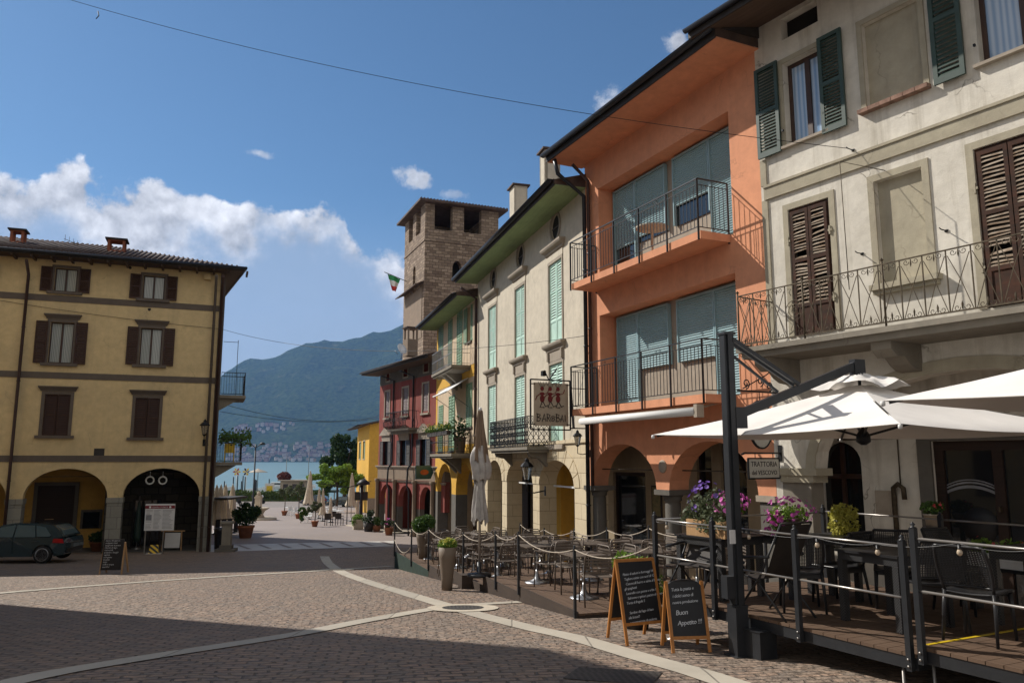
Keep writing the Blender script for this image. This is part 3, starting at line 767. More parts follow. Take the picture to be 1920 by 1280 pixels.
# ================================================================ ochre house on the left
F = Fac('ochre_house', 'long ochre yellow plastered house with brown shutters and an arcade, at the left edge', -13.35, 35.5, .935, .355, -4.35)
LBF = F; E = F.e
ZE = F.Z(300, 503); zg = -.4
bz = [(F.Z(200, a), F.Z(200, b)) for a, b in ((571,559.6),(712.5,701),(865.5,853.6))]
xs = F.X(401, 900); XL = -16.2
WT = []  # windows: (opening rect, kind)
top = [F.R(102,145,503,547), F.R(268,309,517,561)]; mid = [F.R(92,137,604,681), F.R(262,303,615,684)]; low = [F.R(81,130,739,816), F.R(252,298,746,820)]
gap = top[0][0]-top[1][0]
def leftof(r): return (r[0]+gap, r[1]+gap, r[2], r[3])
for L in (top, mid, low): L.insert(0, leftof(L[0])); L.insert(0, leftof(L[0]))
def ar(ul, ur, ua, va, vs): return (F.X(ul,vs), F.X(ur,vs), F.Z((ul+ur)/2,vs), F.Z(ua,va))
A1 = ar(42,201,127,878,934); A2 = ar(230,374,308,877.5,929)
aw = A1[0]-A2[0]; A0 = (A1[0]+aw, A1[1]+aw, A1[2], A1[3]); A00 = (A1[0]+2*aw, A1[1]+2*aw, A1[2], A1[3])
zarch = A1[2]
# plaster front above the pier stones
front(F, 'wall', M['ochre'], XL, 0, zarch, ZE, top+mid+low, [(a[0],a[1],a[2]+.001,a[3]) for a in (A00,A0,A1,A2)], 0, .4)
solid_behind(F, XL, 0, zg, ZE, 12, M['ochre'], .401, False)
mb = MB(); mb.prism([(-.3,.401),(0,.401),(-1.35,12),(-1.65,12)], zg, ZE); F.b(mb, 'side_wall', M['ochre'])
# upper floor slab closes the rooms
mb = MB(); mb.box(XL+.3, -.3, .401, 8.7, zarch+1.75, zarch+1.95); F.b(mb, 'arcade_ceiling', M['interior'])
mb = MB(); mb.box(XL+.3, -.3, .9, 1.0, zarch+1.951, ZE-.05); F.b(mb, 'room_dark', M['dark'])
# piers of grey stone
print('arches', A00,A0,A1,A2, bz, ZE)
prs = [(A00[1],A0[0]), (A0[1],A1[0]), (A1[1],A2[0]), (A2[1],0.0)]
for a, b in prs:
    mb = MB(); mb.box(a, b, -.02, .62, zg, zarch-.22).box(a-.03, b+.03, -.05, .65, zarch-.215, zarch+.003); F.b(mb, 'pier', M['pier'])
for a, b in bz:
    mb = MB(); mb.box(XL, -.02, -.025, .01, a, b); F.b(mb, 'string_band', M['greyband'])
mb = MB(); mb.box(F.X(404,700), .012, -.03, .01, zarch+.004, ZE); F.b(mb, 'corner_strip', M['greyband'])
def lb_window(r, kind, cornice=True):
    x0, x1, z0, z1 = r; w = x1-x0
    mb = MB(); b = .12
    mb.box(x0-b, x0, -.035, .0, z0, z1+b).box(x1, x1+b, -.035, .0, z0, z1+b).box(x0, x1, -.035, 0, z1, z1+b)
    t = F.b(mb, 'window', M['greyband'])
    mb = MB(); mb.box(x0-b-.12, x1+b+.12, -.12, .02, z0-.12, z0-.003); mb.build('sill', M['greyband'], t)
    if cornice: moulding(x0-b-.02, x1+b+.02, z1+b+.012, [(.04,0),(.06,.05),(.12,.12),(.16,.17),(.16,.21)]).build('cornice', M['greyband'], t)
    if kind == 'open':
        frame(x0, x1, z0, z1, .055, .10, .05).build('frame', M['windowframe'], t)
        mb = MB(); mb.box(x0+.05, x1-.05, .13, .14, z0+.05, z1-.05); mb.build('pane', M['glasscurt'], t)
        lw = w/2+.02
        shutter(x0-b-lw+.06, x0-b+.04, z0-.02, z1+.02, -.045, .035, 18).build('shutter', M['brownshut'], t)
        shutter(x1+b-.04, x1+b+lw-.06, z0-.02, z1+.02, -.045, .035, 18).build('shutter', M['brownshut'], t)
    else:
        c = (x0+x1)/2
        shutter(x0, c-.01, z0, z1, .06, .035, 20, mid=True).build('shutter', M['brownshut'], t)
        shutter(c+.01, x1, z0, z1, .06, .035, 20, mid=True, ang=.12, hinge=1).build('shutter', M['brownshut'], t)
    return t
gm = NT('glass over white curtain'); wv = gm.n('ShaderNodeTexWave'); wv.inputs['Scale'].default_value = 5; wv.inputs['Distortion'].default_value = 2.5; gm.l(gm.map(gm.tc.outputs['Object'], (1,1,.12)), wv.inputs['Vector'])
gm.base(gm.mix(wv.outputs['Fac'], (.20,.22,.21,1), (.42,.44,.42,1))); gm.set(.1, 0, .6); M['glasscurt'] = gm.m
for r in top: lb_window(r, 'open', False)
for r in mid: lb_window(r, 'open')
for r in low: lb_window(r, 'shut')
# arcade interior
mb = MB(); mb.box(XL+.3, A2[0]-.6, 3.6, 3.8, zg, zarch+1.74); F.b(mb, 'arcade_wall', M['yellow'])
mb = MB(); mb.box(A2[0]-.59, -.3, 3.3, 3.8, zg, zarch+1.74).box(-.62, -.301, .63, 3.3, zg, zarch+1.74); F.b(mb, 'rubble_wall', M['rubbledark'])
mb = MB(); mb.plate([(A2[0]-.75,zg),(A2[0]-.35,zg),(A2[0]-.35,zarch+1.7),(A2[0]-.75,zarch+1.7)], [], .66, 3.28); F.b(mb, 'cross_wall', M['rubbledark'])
y = 3.59; a, b = F.X(68, 960, y), F.X(138, 960, y); zt = F.Z(100, 910, y); g0 = F.gr(a, y)
mb = MB(); mb.box(a-.16, a, y-.08, y, g0, zt+.16).box(b, b+.16, y-.08, y, g0, zt+.16).box(a, b, y-.08, y, zt, zt+.16); dd = F.b(mb, 'door_frame', M['greystone'])
mb = MB(); mb.box(a, b, y-.05, y-.005, g0, zt); 
for k in range(3): mb.box(a+.15, b-.15, y-.075, y-.05, g0+.25+k*.9, g0+.95+k*.9)
mb.build('door', M['door'], dd)
mb = MB(); mb.cbox(a+.55, y-.09, g0+1.35, .35, .02, .035); mb.cbox(a+.55, y-.09, g0+1.0, .35, .02, .035); mb.build('brass_slot', M['palewood'], dd)
a, b = F.X(155, 980, y), F.X(186, 980, y); zt, z0 = F.Z(170, 959, y), g0+.9
mb = MB(); mb.box(a-.1, a, y-.05, y, z0, zt+.1).box(b, b+.1, y-.05, y, z0, zt+.1).box(a, b, y-.05, y, zt, zt+.1); w_ = F.b(mb, 'window', M['greystone'])
mb = MB(); mb.box(a, b, y-.02, y-.004, z0, zt); mb.build('pane', M['glass'], w_)
y = 3.29; a, b = F.X(248, 980, y), F.X(300, 980, y); zt = F.Z(270, 935, y)
mb = MB()
for k in range(4): q = a+(b-a)*k/3; mb.box(q-.03, q+.03, y-.06, y-.012, g0, zt)
mb.box(a, b, y-.055, y-.016, zt-.06, zt).box(a, b, y-.055, y-.016, g0, g0+.08); d2 = F.b(mb, 'shop_window', M['door'])
mb = MB(); mb.box(a, b, y-.012, y-.004, g0, zt); mb.build('pane', M['glass'], d2)
# floor under the arcade
mb = MB(); mb.box(XL, 0, .62, 3.8, -2, F.gr(-6, 2)+.02); F.b(mb, 'arcade_floor', M['greystone'])
# tie rods and two ring lamps
F.b(MB().bar((A1[0]+.35, .45, zarch+.9), (A1[1]-.35, .45, zarch+.9), .03), 'tie_rod', M['iron_rust']); F.b(MB().bar((A2[0]+.3,.45,zarch+1.0),(A2[1]-.3,.45,zarch+1.0), .03), 'tie_rod', M['iron_rust'])
for u, v in ((281,900),(305,900)):
    x, z = F.L(u, v, .5); mb = MB(); mb.tube([(x+.16*cos(k*pi/8), .5, z+.16*sin(k*pi/8)) for k in range(17)], .035, 6); mb.bar((x,.5,z+.15),(x,.5,z+.38),.02); F.b(mb, 'ring_lamp', M['whitepaint'])
# vent, cable box, rose
x, z = F.L(186, 847); mb = MB(); mb.box(x-.2,x+.2,-.02,.01,z-.15,z+.15); F.b(mb, 'vent_grille', M['slate'])
for u, v in ((244,502),(280,580)):
    x, z = F.L(u, v); mb = MB(); mb.T = Matrix.Translation((x,0,z)) @ Matrix.Rotation(pi/2,4,'X'); mb.lathe([(0,.02),(.065,.02),(.065,-.01)], n=12); F.b(mb, 'vent_hole', M['slate'])
x, z = F.L(390, 521); mb = MB(); mb.box(x-.16,x+.14,-.22,-.002,z-.12,z+.14); F.b(mb, 'cable_box', M['ochre'])
# side wall pieces toward the lake: two balconies
for (vt, vb, mat, fl, lab) in ((690, 738, None, False, ''), (822, 866, None, True, '')):
    z0 = F.Z(401, vb); 
    mb = MB(); mb.box(-.38, 1.15, .5, 3.4, z0-.14, z0).add([(.01,.7,z0-.145),(.9,.7,z0-.145),(.01,.7,z0-.7),(.01,1.0,z0-.145),(.9,1.0,z0-.145),(.01,1.0,z0-.7)],[(0,2,1),(3,4,5),(1,2,5,4),(0,1,4,3)]); bl = F.b(mb, 'balcony', M['concrete'])
    mb = MB(); zr = z0+1.05
    for p, q in (((.05,.55),(1.1,.55)), ((1.1,.55),(1.1,3.35))):
        for zz in (z0+.06, zr, zr-.18): mb.bar((*p, zz), (*q, zz), .03)
        n = int((Vector(q)-Vector(p)).length/.11)
        for k in range(n+1): m_ = Vector(p).lerp(Vector(q), k/n); mb.bar((m_.x,m_.y,z0+.06),(m_.x,m_.y,zr),.014)
    mb.build('railing', M['blackiron'], bl)
    if fl:
        mb = MB()
        random.seed(3)
        for k in range(420):
            c = Vector((random.uniform(.1,1.5), random.uniform(.3,3.2), zr+random.gauss(.1,.16))); d = Vector([random.gauss(0,1) for _ in range(3)]).normalized()*.09; e2 = d.orthogonal().normalized()*.05
            mb.add([c-d, c+e2, c+d, c-e2], [(0,1,2,3)])
        mb.build('leaves', M['leaf'], bl)
        mb = MB(); mb.box(.35,.8,.62,1.05,z0+.42,z0+.46).box(.35,.8,1.03,1.07,z0+.46,z0+.85)
        for xx in (.38,.77):
            for yy in (.65,1.02): mb.box(xx-.02,xx+.02,yy-.02,yy+.02,z0,z0+.42)
        mb.build('yellow_chair', M['yellowplastic'], bl)
    else:
        mb = MB(); mb.bar((.7,.6,z0),(.7,.6,z0+2.6),.025).bar((.05,.6,z0+2.5),(.7,.6,z0+2.5),.02); mb.build('awning_pole', M['blackiron'], bl)
# roof
ov, Dp, pt = .95, 5.3, .32; zf = ZE; X1 = .75; X0 = XL-.3; zr = ZE+(Dp+ov)*pt; ND = 12.4; XE = X1-1.68
def hipslab(mb, dz, e=0):
    return [(X0,-ov,zf+dz),(X1,-ov,zf+dz),(X1-(Dp+ov),Dp,zr+dz),(X0,Dp,zr+dz),(XE,ND,zf+dz),(X1-(Dp+ov),ND-ov-Dp,zr+dz)]
mb = MB(); v_ = hipslab(mb, .14) + hipslab(mb, .03); fs = [(0,1,2,3),(1,4,5,2)]; mb.add(v_, fs + [tuple(q+6 for q in f[::-1]) for f in fs] + [(0,6,7,1),(1,7,10,4),(0,3,9,6)]); F.b(mb, 'roof', M['tile'])
mb = MB(); mb.box(X0,X1-.01,-ov+.01,-.001,zf-.0,zf+.025); F.b(mb, 'soffit', M['soffit_brown'])
mb = MB(); mb.box(X0,X1+.03,-ov-.03,-ov-.001,zf-.03,zf+.15).add([(X1,-ov,zf-.03),(XE,ND,zf-.03),(XE,ND,zf+.15),(X1,-ov,zf+.15),(X1+.03,-ov,zf-.03),(XE+.03,ND,zf-.03),(XE+.03,ND,zf+.15),(X1+.03,-ov,zf+.15)],[(0,1,2,3),(7,6,5,4),(0,4,5,1),(3,2,6,7)]); F.b(mb, 'fascia_board', M['slate'])
mb = MB(); mb.prism([(-.3,.0),(X1-.01,.0),(XE-.01,ND-.02),(-1.35,ND-.02)], zf-.0, zf+.025); F.b(mb, 'soffit', M['soffit_brown'])
mb = MB(); mb.tube([(X0,-ov-.10,zf+.08),(X1+.1,-ov-.10,zf+.08),(XE+.1,ND,zf+.08)], .075, 8); F.b(mb, 'gutter', M['gutter'])
mb = MB()
for i in range(int((X1-X0)/.22)+1):
    x = X0+.22*i; ye = min(Dp, X1-x-ov); 
    if ye > -ov+.1: mb.tube([(x,-ov-.06,zf+.145),(x,ye,zf+.145+(ye+ov)*pt)], .055, 6)
F.b(mb, 'roof_tiles', M['tile'])
mb = MB(); 
for k in range(26):
    x = .9-k*.72; mb.bar((x,-.90,zf-.06),(x,.0,zf-.06),.09,.1)
F.b(mb, 'rafter_tails', M['soffit_brown'])
x = F.X(219, 468, 2.2); z = F.Z(219, 480, 2.2); h = F.Z(219,455,2.2)-z
chimney(F, x, 2.2, z-.5, F.X(236,468,2.2)-F.X(203,468,2.2), .7, h+.5, M['brick'])
x = F.X(34, 450, 2.4); z = F.Z(34, 464, 2.4); h = F.Z(34,437,2.4)-z
chimney(F, x, 2.4, z-.5, F.X(47,450,2.4)-F.X(21,450,2.4), .6, h+.5, M['brick'])
mb = MB(); x, z = F.L(138, 470, 3.5)
mb.bar((x,3.5,z-.6),(x,3.5,z+.45),.03).bar((x-.45,3.5,z+.55),(x+.35,3.5,z+.25),.02)
for k in range(5): q = x-.4+k*.18; mb.bar((q,3.5,z+.3-k*.05),(q,3.5,z+.75-k*.08),.014)
F.b(mb, 'roof_aerial', M['iron_rust'])
# downpipes
x = F.X(57,492); x2 = F.X(11,985)
pipe(F, [(F.X(59,488),-.9,ZE-.3),(x,-.12,ZE-.75),(x,-.12,zarch+2.6),(x,-.12,zg+.2)], .065)
for dx_, m_ in ((-.12,'brownpipe'),(-.42,'greyband')):
    pipe(F, [(dx_,-.9,ZE-.32),(dx_,-.13,ZE-.7),(dx_,-.13,zg)], .075 if dx_ > -.2 else .06, M[m_])
pipe(F, [(F.X(381,960),-.1,zarch+.1),(F.X(381,960),-.1,zg)], .045, M['iron_rust'], 'conduit')
# ================================================================ wall lantern factory
def lantern(parent, x, y, z, s=1.0, arm=.35, mat=None):
    """street lantern on a wall bracket; (x,y) is where it hangs, in its parent's frame"""
    mb = MB(); m = mat or M['blackiron']
    mb.tube([(x, y+arm, z-.28*s), (x, y+arm*.4, z-.34*s), (x, y, z-.30*s), (x, y, z-.02*s)], .018*s, 6)
    mb.lathe([(.03*s,z-.04*s),(.075*s,z),(.08*s,z+.02*s)], x, y, 6, False)
    for k in range(6):
        a = pi/6+k*pi/3; mb.bar((x+.075*s*cos(a),y+.075*s*sin(a),z+.01),(x+.15*s*cos(a),y+.15*s*sin(a),z+.36*s),.012*s)
    mb.lathe([(.18*s,z+.355*s),(.19*s,z+.38*s),(.12*s,z+.46*s),(.06*s,z+.50*s),(.055*s,z+.56*s),(.0,z+.62*s)], x, y, 6, False)
    mb.box(x-.05*s, x+.05*s, y+arm-.01, y+arm+.012, z-.42*s, z-.16*s)
    o = mb.build('wall_lantern', m, parent)
    mb = MB(); mb.lathe([(.068*s,z+.02*s),(.138*s,z+.35*s)], x, y, 6, False); mb.build('lamp_glass', M['lampglass'], o)
    return o
gl = NT('pale lamp glass'); gl.base((.55,.5,.4,1)); gl.set(.15,0,.5); gl.b.inputs['Transmission Weight'].default_value = .7; M['lampglass'] = gl.m
def top_lantern(F, u, v, arm, s, label):
    x, z = F.L(u, v, -arm); p = F.W(x, -arm, z)
    o = lantern(None, 0, 0, 0, s, arm); o.location = p; o.rotation_euler[2] = atan2(F.dy, F.dx)
    return tag(o, label, 'lantern')
top_lantern(F, 383, 815, .45, 1.15, 'black iron wall lantern near the right corner of the ochre house')
# ================================================================ stucco house with the trattoria, nearest on the right
F = Fac('trattoria_house', 'weathered off white house with wrought iron balcony at the right edge', 5.05, 15.14, .540, -.842, -2.6)
TBF = F; XR = 12.8
ZT = F.Z(1440, 40); zg = -.6
up1 = F.R(1470,1546,100,262); upn = F.R(1619,1728,19,187); 
x0 = F.X(1831,60); up2 = (x0, x0+1.25, F.Z(1831,125), F.Z(1831,125)+2.05)
lo1 = F.R(1484,1562,380,627); lon = F.R(1645,1737,325,527); x1_ = F.X(1838,420); lo2 = (x1_, x1_+(lo1[1]-lo1[0])*1.12, lo1[2]-.02, lo1[3]+.02)
vent = F.R(1463,1533,3,62)
vent = (vent[0], vent[1], vent[2]+.03, min(vent[3], ZT-.12))
# portico arch
xa0 = F.X(1529,870); xac = F.X(1800,690); zs = F.Z(1527,878); za = F.Z(1790,694)
A = (xa0, 2*xac-xa0, zs, za); Bx = A[1]+.55; B = (Bx, min(Bx+A[1]-A[0], XR-.3), zs, za)
front(F, 'wall', M['white'], 0, XR, zs, ZT, [up1,up2,lo1,lo2,vent,upn,lon], [(A[0],A[1],zs+.001,za),(B[0],B[1],zs+.001,za)], 0, .34)
for r in (upn, lon): F.b(MB().box(r[0]-.001, r[1]+.001, .10, .33, r[2]-.001, r[3]+.001), 'blind_window', M['whitetrim'])
solid_behind(F, 0, XR, zg, ZT, 10, M['white'], .341, True, zs+1.86, 1.56)
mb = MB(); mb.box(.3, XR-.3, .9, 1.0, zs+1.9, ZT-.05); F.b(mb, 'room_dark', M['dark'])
mb = MB(); mb.box(vent[0], vent[1], .2, .25, vent[2], vent[3]); F.b(mb, 'attic_vent', M['dark'])
# trim: flat raised surrounds, string course, recessed panels
def surround(r, w=.12, o=.025, mat='whitetrim', name='window_surround', bottom=False):
    mb = MB(); mb.box(r[0]-w, r[0]-.002, -o, .01, r[2], r[3]+w).box(r[1]+.002, r[1]+w, -o, .01, r[2], r[3]+w).box(r[0]-.001, r[1]+.001, -o, .01, r[3]+.002, r[3]+w)
    if bottom: mb.box(r[0]-w, r[1]+w, -o, .01, r[2]-w, r[2]-.002)
    return F.b(mb, name, M[mat])
surround(upn, .10); surround(lon, .12); surround(up1, .10, .02); surround(lo1,.12,.02); surround(lo2,.12,.02)
sb = F.Z(1461,368); mb = MB(); mb.box(.1, XR, -.05, .01, sb, sb+.30).box(.1, XR, -.075, -.049, sb+.24, sb+.29); F.b(mb, 'string_course', M['whitetrim'])
mb = MB(); mb.box(.02, .16, -.03, .01, F.Z(1450,655), sb-.001).box(.02, .16, -.03, .01, sb+.31, up1[2]-.1); F.b(mb, 'corner_strip', M['whitetrim'])
mb = MB()
n = 6
for k in range(n):
    a = upn[0]-.12 + (upn[1]-upn[0]+.24)*k/n; mb.box(a+.004, a+(upn[1]-upn[0]+.24)/n-.004, -.14, .02, upn[2]-.075, upn[2]-.003)
F.b(mb, 'brick_sill', M['oldbrick'])
mb = MB(); mb.box(lon[0]-.14, lon[1]+.2, -.16, .02, lon[2]-.10, lon[2]-.003).box(lon[0]-.10, lon[1]+.16, -.11, .02, lon[2]-.17, lon[2]-.101); F.b(mb, 'stone_sill', M['whitetrim'])
# upper windows with green shutters
def tb_win(r, lw, opens):
    x0, x1, z0, z1 = r
    t = F.b(frame(x0, x1, z0, z1, .075, .16, .06), 'window', M['windowframe'])
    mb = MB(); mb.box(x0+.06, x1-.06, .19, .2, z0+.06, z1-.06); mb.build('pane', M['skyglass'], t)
    mb = MB(); mb.box(x0-.06, x1+.10, -.10, .02, z0-.055, z0-.003); mb.build('sill', M['stonetrim'], t)
    for (a, b, hg) in opens:
        shutter(a, b, z0-.08, z1+.1, -.055, .045, 26, mid=True, fw=.075).build('shutter', M['greenshut'], t)
    mb = MB(); mb.box(x0-.03,x0+.0,-.1,-.06,z0+.3,z0+.34).box(x1,x1+.03,-.1,-.06,z0+.3,z0+.34); mb.build('shutter_hook', M['blackiron'], t)
tb_win(up1, .5, [(F.X(1423,215), F.X(1465,200), 0), (F.X(1541,150), F.X(1586,140), 1)])
tb_win(up2, .5, [(F.X(1750,80), F.X(1808,60), 0), (up2[1]+.02, up2[1]+.6, 1)])
# old brown shutters, slats slipping
for r in (lo1, lo2):
    c = (r[0]+r[1])/2; mb = MB(); w_ = .05
    mb.box(r[0]+.0, r[0]+w_, .02, .07, r[2], r[3]).box(r[1]-w_, r[1], .02, .07, r[2], r[3]).box(r[0]+w_, r[1]-w_, .02, .07, r[3]-w_, r[3]); t = F.b(mb, 'window', M['oldshutframe'])
    for a, b, h in ((r[0]+.05, c-.008, 0), (c+.008, r[1]-.05, 1)):
        fr = MB(); z0, z1 = r[2]+.01, r[3]-.06; f = .06; y = .015; th = .045; zp = z0+(z1-z0)*.22; zm = z0+(z1-z0)*.58
        fr.box(a, a+f, y-th, y, z0, z1).box(b-f, b, y-th, y, z0, z1)
        for q, hh in ((z0,.1),(zp,.07),(zm,.07),(z1-.07,.07)): fr.box(a+f, b-f, y-th, y, q, q+hh)
        fr.box(a+f, b-f, y-th*.6, y-th*.3, z0+.1, zp); lf = fr.build('shutter', M['oldshutframe'], t)
        sl = MB()
        for (q0, q1) in ((zp+.07, zm), (zm+.07, z1-.07)):
            n = int((q1-q0)/.062)
            for k in range(n):
                z = q0+(q1-q0)*(k+.5)/n; i0, i1 = random.gauss(0,.010), random.gauss(0,.010)
                if random.random() < .05: continue
                if random.random() < .08: i1 -= .03
                sl.add([(a+f,y-th,z-.022+i0),(b-f,y-th,z-.022+i1),(b-f,y,z+.022+i1),(a+f,y,z+.022+i0),(a+f,y-th,z-.034+i0),(b-f,y-th,z-.034+i1),(b-f,y,z+.010+i1),(a+f,y,z+.010+i0)],[(3,2,1,0),(4,5,6,7),(0,1,5,4),(0,4,7,3),(1,2,6,5)])
        sl.build('slats', M['oldshut'], lf)
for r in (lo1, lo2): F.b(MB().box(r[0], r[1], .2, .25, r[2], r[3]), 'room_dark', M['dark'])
for r in (lo1, lo2):
    for f in (.25,.75):
        for x in (r[0]-.05, r[1]-.03):
            mb = MB(); z = r[2]+(r[3]-r[2])*f; mb.box(x, x+.08, -.045, -.02, z-.02, z+.02).box(x+.02,x+.05,-.05,-.018,z-.08,z+.08); F.b(mb, 'hinge', M['whitetrim'])
# balcony with wrought iron railing
PR = 1.0; zb_ = F.Z(1450, 640)
bx0 = F.X(1387, 650, -PR); bx1 = XR+.3; zb0 = F.Z(1387, 654, -PR)
print('balc', bx0, zb0, zb_)
mb = MB(); mb.box(bx0-.05, bx1, -PR-.06, -.002, zb0-.09, zb0).box(bx0+.02, bx1, -PR+.02, -.002, zb0-.2, zb0-.091); bal = F.b(mb, 'balcony', M['concrete'])
for u in (1465, 1690, 1990):
    c = F.X(u, 660, -.3); mb = MB(); q = [(-.0,0),(-.86,0),(-.86,-.12),(-.7,-.24),(-.5,-.22),(-.36,-.34),(-.2,-.42),(-.0,-.44)]
    mb.plate([(a, zb0-.201+b) for a, b in q], [], -.17, .17, fn=lambda p: (c-p[1], p[0]-.002, p[2])); mb.build('corbel', M['concrete'], bal)
rail_h = 1.0
def tb_rail():
    mb = MB(); segs = [((bx0, -.02), (bx0, -PR)), ((bx0, -PR), (bx1-.1, -PR))]
    z0, z1 = zb0+.07, zb0+rail_h
    for si, (p, q) in enumerate(segs):
        p, q = Vector((*p, 0)), Vector((*q, 0)); L = (q-p).length; d = (q-p)/L
        P = lambda s, z: (p.x+d.x*s, p.y+d.y*s, z)
        mb.bar(P(0,z0), P(L,z0), .022).bar(P(0,z1), P(L,z1), .03, .018)
        n = max(2, round(L/.36)); st = L/n
        for k in range(n+1): mb.bar(P(k*st,z0), P(k*st,z1), .016)
        for k in range(n):
            s0 = k*st
            if si == 1 and k == 3:   # round monogram panel
                c = s0+st/2; zc = (z0+z1)/2
                for r, rr in ((.18,.006),(.115,.006)): mb.tube([P(c+r*cos(a*pi/12), zc+r*sin(a*pi/12)) for a in range(25)], rr, 5)
                for a in range(8): t = a*pi/4; mb.tube([P(c+.115*cos(t), zc+.115*sin(t)), P(c+.15*cos(t+.25), zc+.15*sin(t+.25)), P(c+.18*cos(t+.1), zc+.18*sin(t+.1))], .005, 4)
                for sg in (-1,1):
                    mb.tube([P(c+sg*x_, z_) for x_, z_ in scroll(.02, zc, .07, 1.1, 1.6, 1)], .006, 5)
                    for zz, q_ in ((z1-.1,-1),(z0+.1,1)):
                        mb.tube([P(c+sg*.05, zz+q_*.1), P(c+sg*.09, zz+q_*.03), P(c+sg*.05, zz-q_*.02), P(c+sg*.12, zz-q_*.03)], .006, 5)
                continue
            mb.tube([P(s0+.02,z0), P(s0+st/2,(z0+z1)/2), P(s0+st-.02,z1-.09)], .0065, 4); mb.tube([P(s0+st-.02,z0), P(s0+st/2+.004,(z0+z1)/2), P(s0+.02,z1-.09)], .0065, 4)
            for zz, s_ in ((z1-.055, 1), (z0+.05, -1)):
                for sg in (-1, 1): mb.tube([P(s0+st/2+sg*x_, z_) for x_, z_ in scroll(.075, zz, .05, 1.1, pi if s_>0 else pi, 1, 10)], .0055, 4)
            mb.tube([P(s0+st/2,z0+.02), P(s0+st/2,z0+.10), P(s0+st/2,z0+.15)], [.008,.016,.001], 5); mb.tube([P(s0+st/2,z1-.02), P(s0+st/2,z1-.09), P(s0+st/2,z1-.14)], [.008,.014,.001], 5)
    for x in (bx0, bx0+.36*4, bx0+.36*8+.05, bx0+.36*14):
        mb.tube([(x,-PR,z0-.06),(x,-PR,z1+.05)], .017, 6); mb.lathe([(0,z1+.04),(.035,z1+.07),(0,z1+.11)], x, -PR, 8)
    return mb
tb_rail().build('railing', M['iron_rust'], bal)
# portico: piers, capital, inner wall, vault
for a, b in ((0.0, A[0]), (A[1], B[0]), (B[1], XR)):
    mb = MB(); mb.box(a+(.16 if a == 0 else .02), b-.12, .0, .36, zg, zs-.26); mb.lathe([(.0,0)]*2) if 0 else None
    F.b(mb, 'pier', M['concrete']); mb = MB(); mb.box(max(a,.1)-.02 if a else .1, b+.05, -.07, .42, zs-.13, zs+.004).box(a+.14 if a==0 else a, b-.04, -.04, .39, zs-.259, zs-.131); F.b(mb, 'capital', M['whitetrim'])
    if a == 0: mb = MB(); mb.box(.01, .155, .004, .34, zg, zs+.001); F.b(mb, 'wall_strip', M['white'])
mb = MB(); n = 20   # archivolt
for (a0, a1, s_, t_) in (A, B):
    cx = (a0+a1)/2; rx = (a1-a0)/2; rz = t_-s_
    inn = arc(cx, s_+.001, rx+.004, rz+.004, 180, 0, n); out = arc(cx, s_+.001, rx+.2, rz+.2, 180, 0, n)
    mb.plate(inn + out[::-1], [], -.03, .01)
F.b(mb, 'archivolt', M['whitetrim'])
yi = 1.25
print('tb', A, B, zs)
w1 = (.06, F.X(1618,920,yi)); zd = F.gr(0, yi)
wz0, wz1 = F.Z(1570, 1000, yi)-.3, F.Z(1570, 828, yi); dr = (F.X(1752,900,yi), F.X(1905,900,yi)+.9); dz = F.Z(1800, 826, yi)
wsz = F.Z(1570,868,yi)
arcw = [(w1[0], wz0), (w1[1], wz0), (w1[1], wsz)] + arc((w1[0]+w1[1])/2, wsz, (w1[1]-w1[0])/2, wz1-wsz, 0, 180, 12)[1:-1] + [(w1[0], wsz)]
mb = MB(); mb.plate([(0.0,zg-.4),(XR,zg-.4),(XR,zs+1.85),(0.0,zs+1.85)], [arcw, rect(dr[0],dr[1],zg-.3,dz)], yi, yi+.3); F.b(mb, 'portico_wall', M['white'])
mb = MB(); mb.box(.3, XR-.3, .341, yi+.3, zs+1.86, zs+1.92); F.b(mb, 'portico_ceiling', M['white'])
mb = MB(); c = (w1[0]+w1[1])/2; mb.bar((w1[0],yi+.12,wsz-.25),(w1[1],yi+.12,wsz-.25),.07,.09).bar((c,yi+.12,wz0),(c,yi+.12,wz1),.07); ww = F.b(mb, 'arched_window', M['windowframe'])
mb = MB(); mb.box(w1[0]-.05,w1[1]+.05,yi+.18,yi+.2,wz0-.05,wz1+.05); mb.build('pane', M['glass'], ww)
mb = MB(); f = .16
mb.box(dr[0]-.25, dr[0]-.003, yi-.05, yi+.05, zg-.3, dz+.2).box(dr[0]-.002, dr[1], yi-.05, yi+.05, dz+.003, dz+.2); F.b(mb, 'door_surround', M['greystone'])
mb = MB(); mid_ = F.X(1872,900,yi); mb.box(dr[0],dr[0]+f,yi+.05,yi+.15,zg-.3,dz).box(mid_-f*.6,mid_+f*.4,yi+.05,yi+.15,zg-.3,dz).box(dr[0]+f,mid_-f*.6,yi+.05,yi+.15,dz-f,dz).box(mid_+f*.4,dr[1],yi+.05,yi+.15,dz-f,dz).box(dr[1]-f,dr[1],yi+.05,yi+.15,zg-.3,dz-f); dd = F.b(mb, 'shop_door', M['door'])
mb = MB(); mb.box(dr[0]+.1,dr[1]-.1,yi+.1,yi+.11,zg-.3,dz-.1); mb.build('pane', M['glass'], dd)
mb = MB()
cx = (dr[0]+f+mid_-f*.6)/2; hw = (mid_-f*.6-dr[0]-f)/2; zc = F.Z(1800,900,yi)
for k, w_ in ((0,.02),(-.05,.03),(-.13,.05)):
    pts = [(cx+hw*q/6, zc+k-.10*(q/6)**2) for q in range(-6,7)]
    for a, b in zip(pts, pts[1:]): mb.add([(a[0],yi+.095,a[1]),(b[0],yi+.095,b[1]),(b[0],yi+.095,b[1]+w_),(a[0],yi+.095,a[1]+w_)],[(0,1,2,3)])
mb.build('frosted_stripe', M['greytext'], dd)
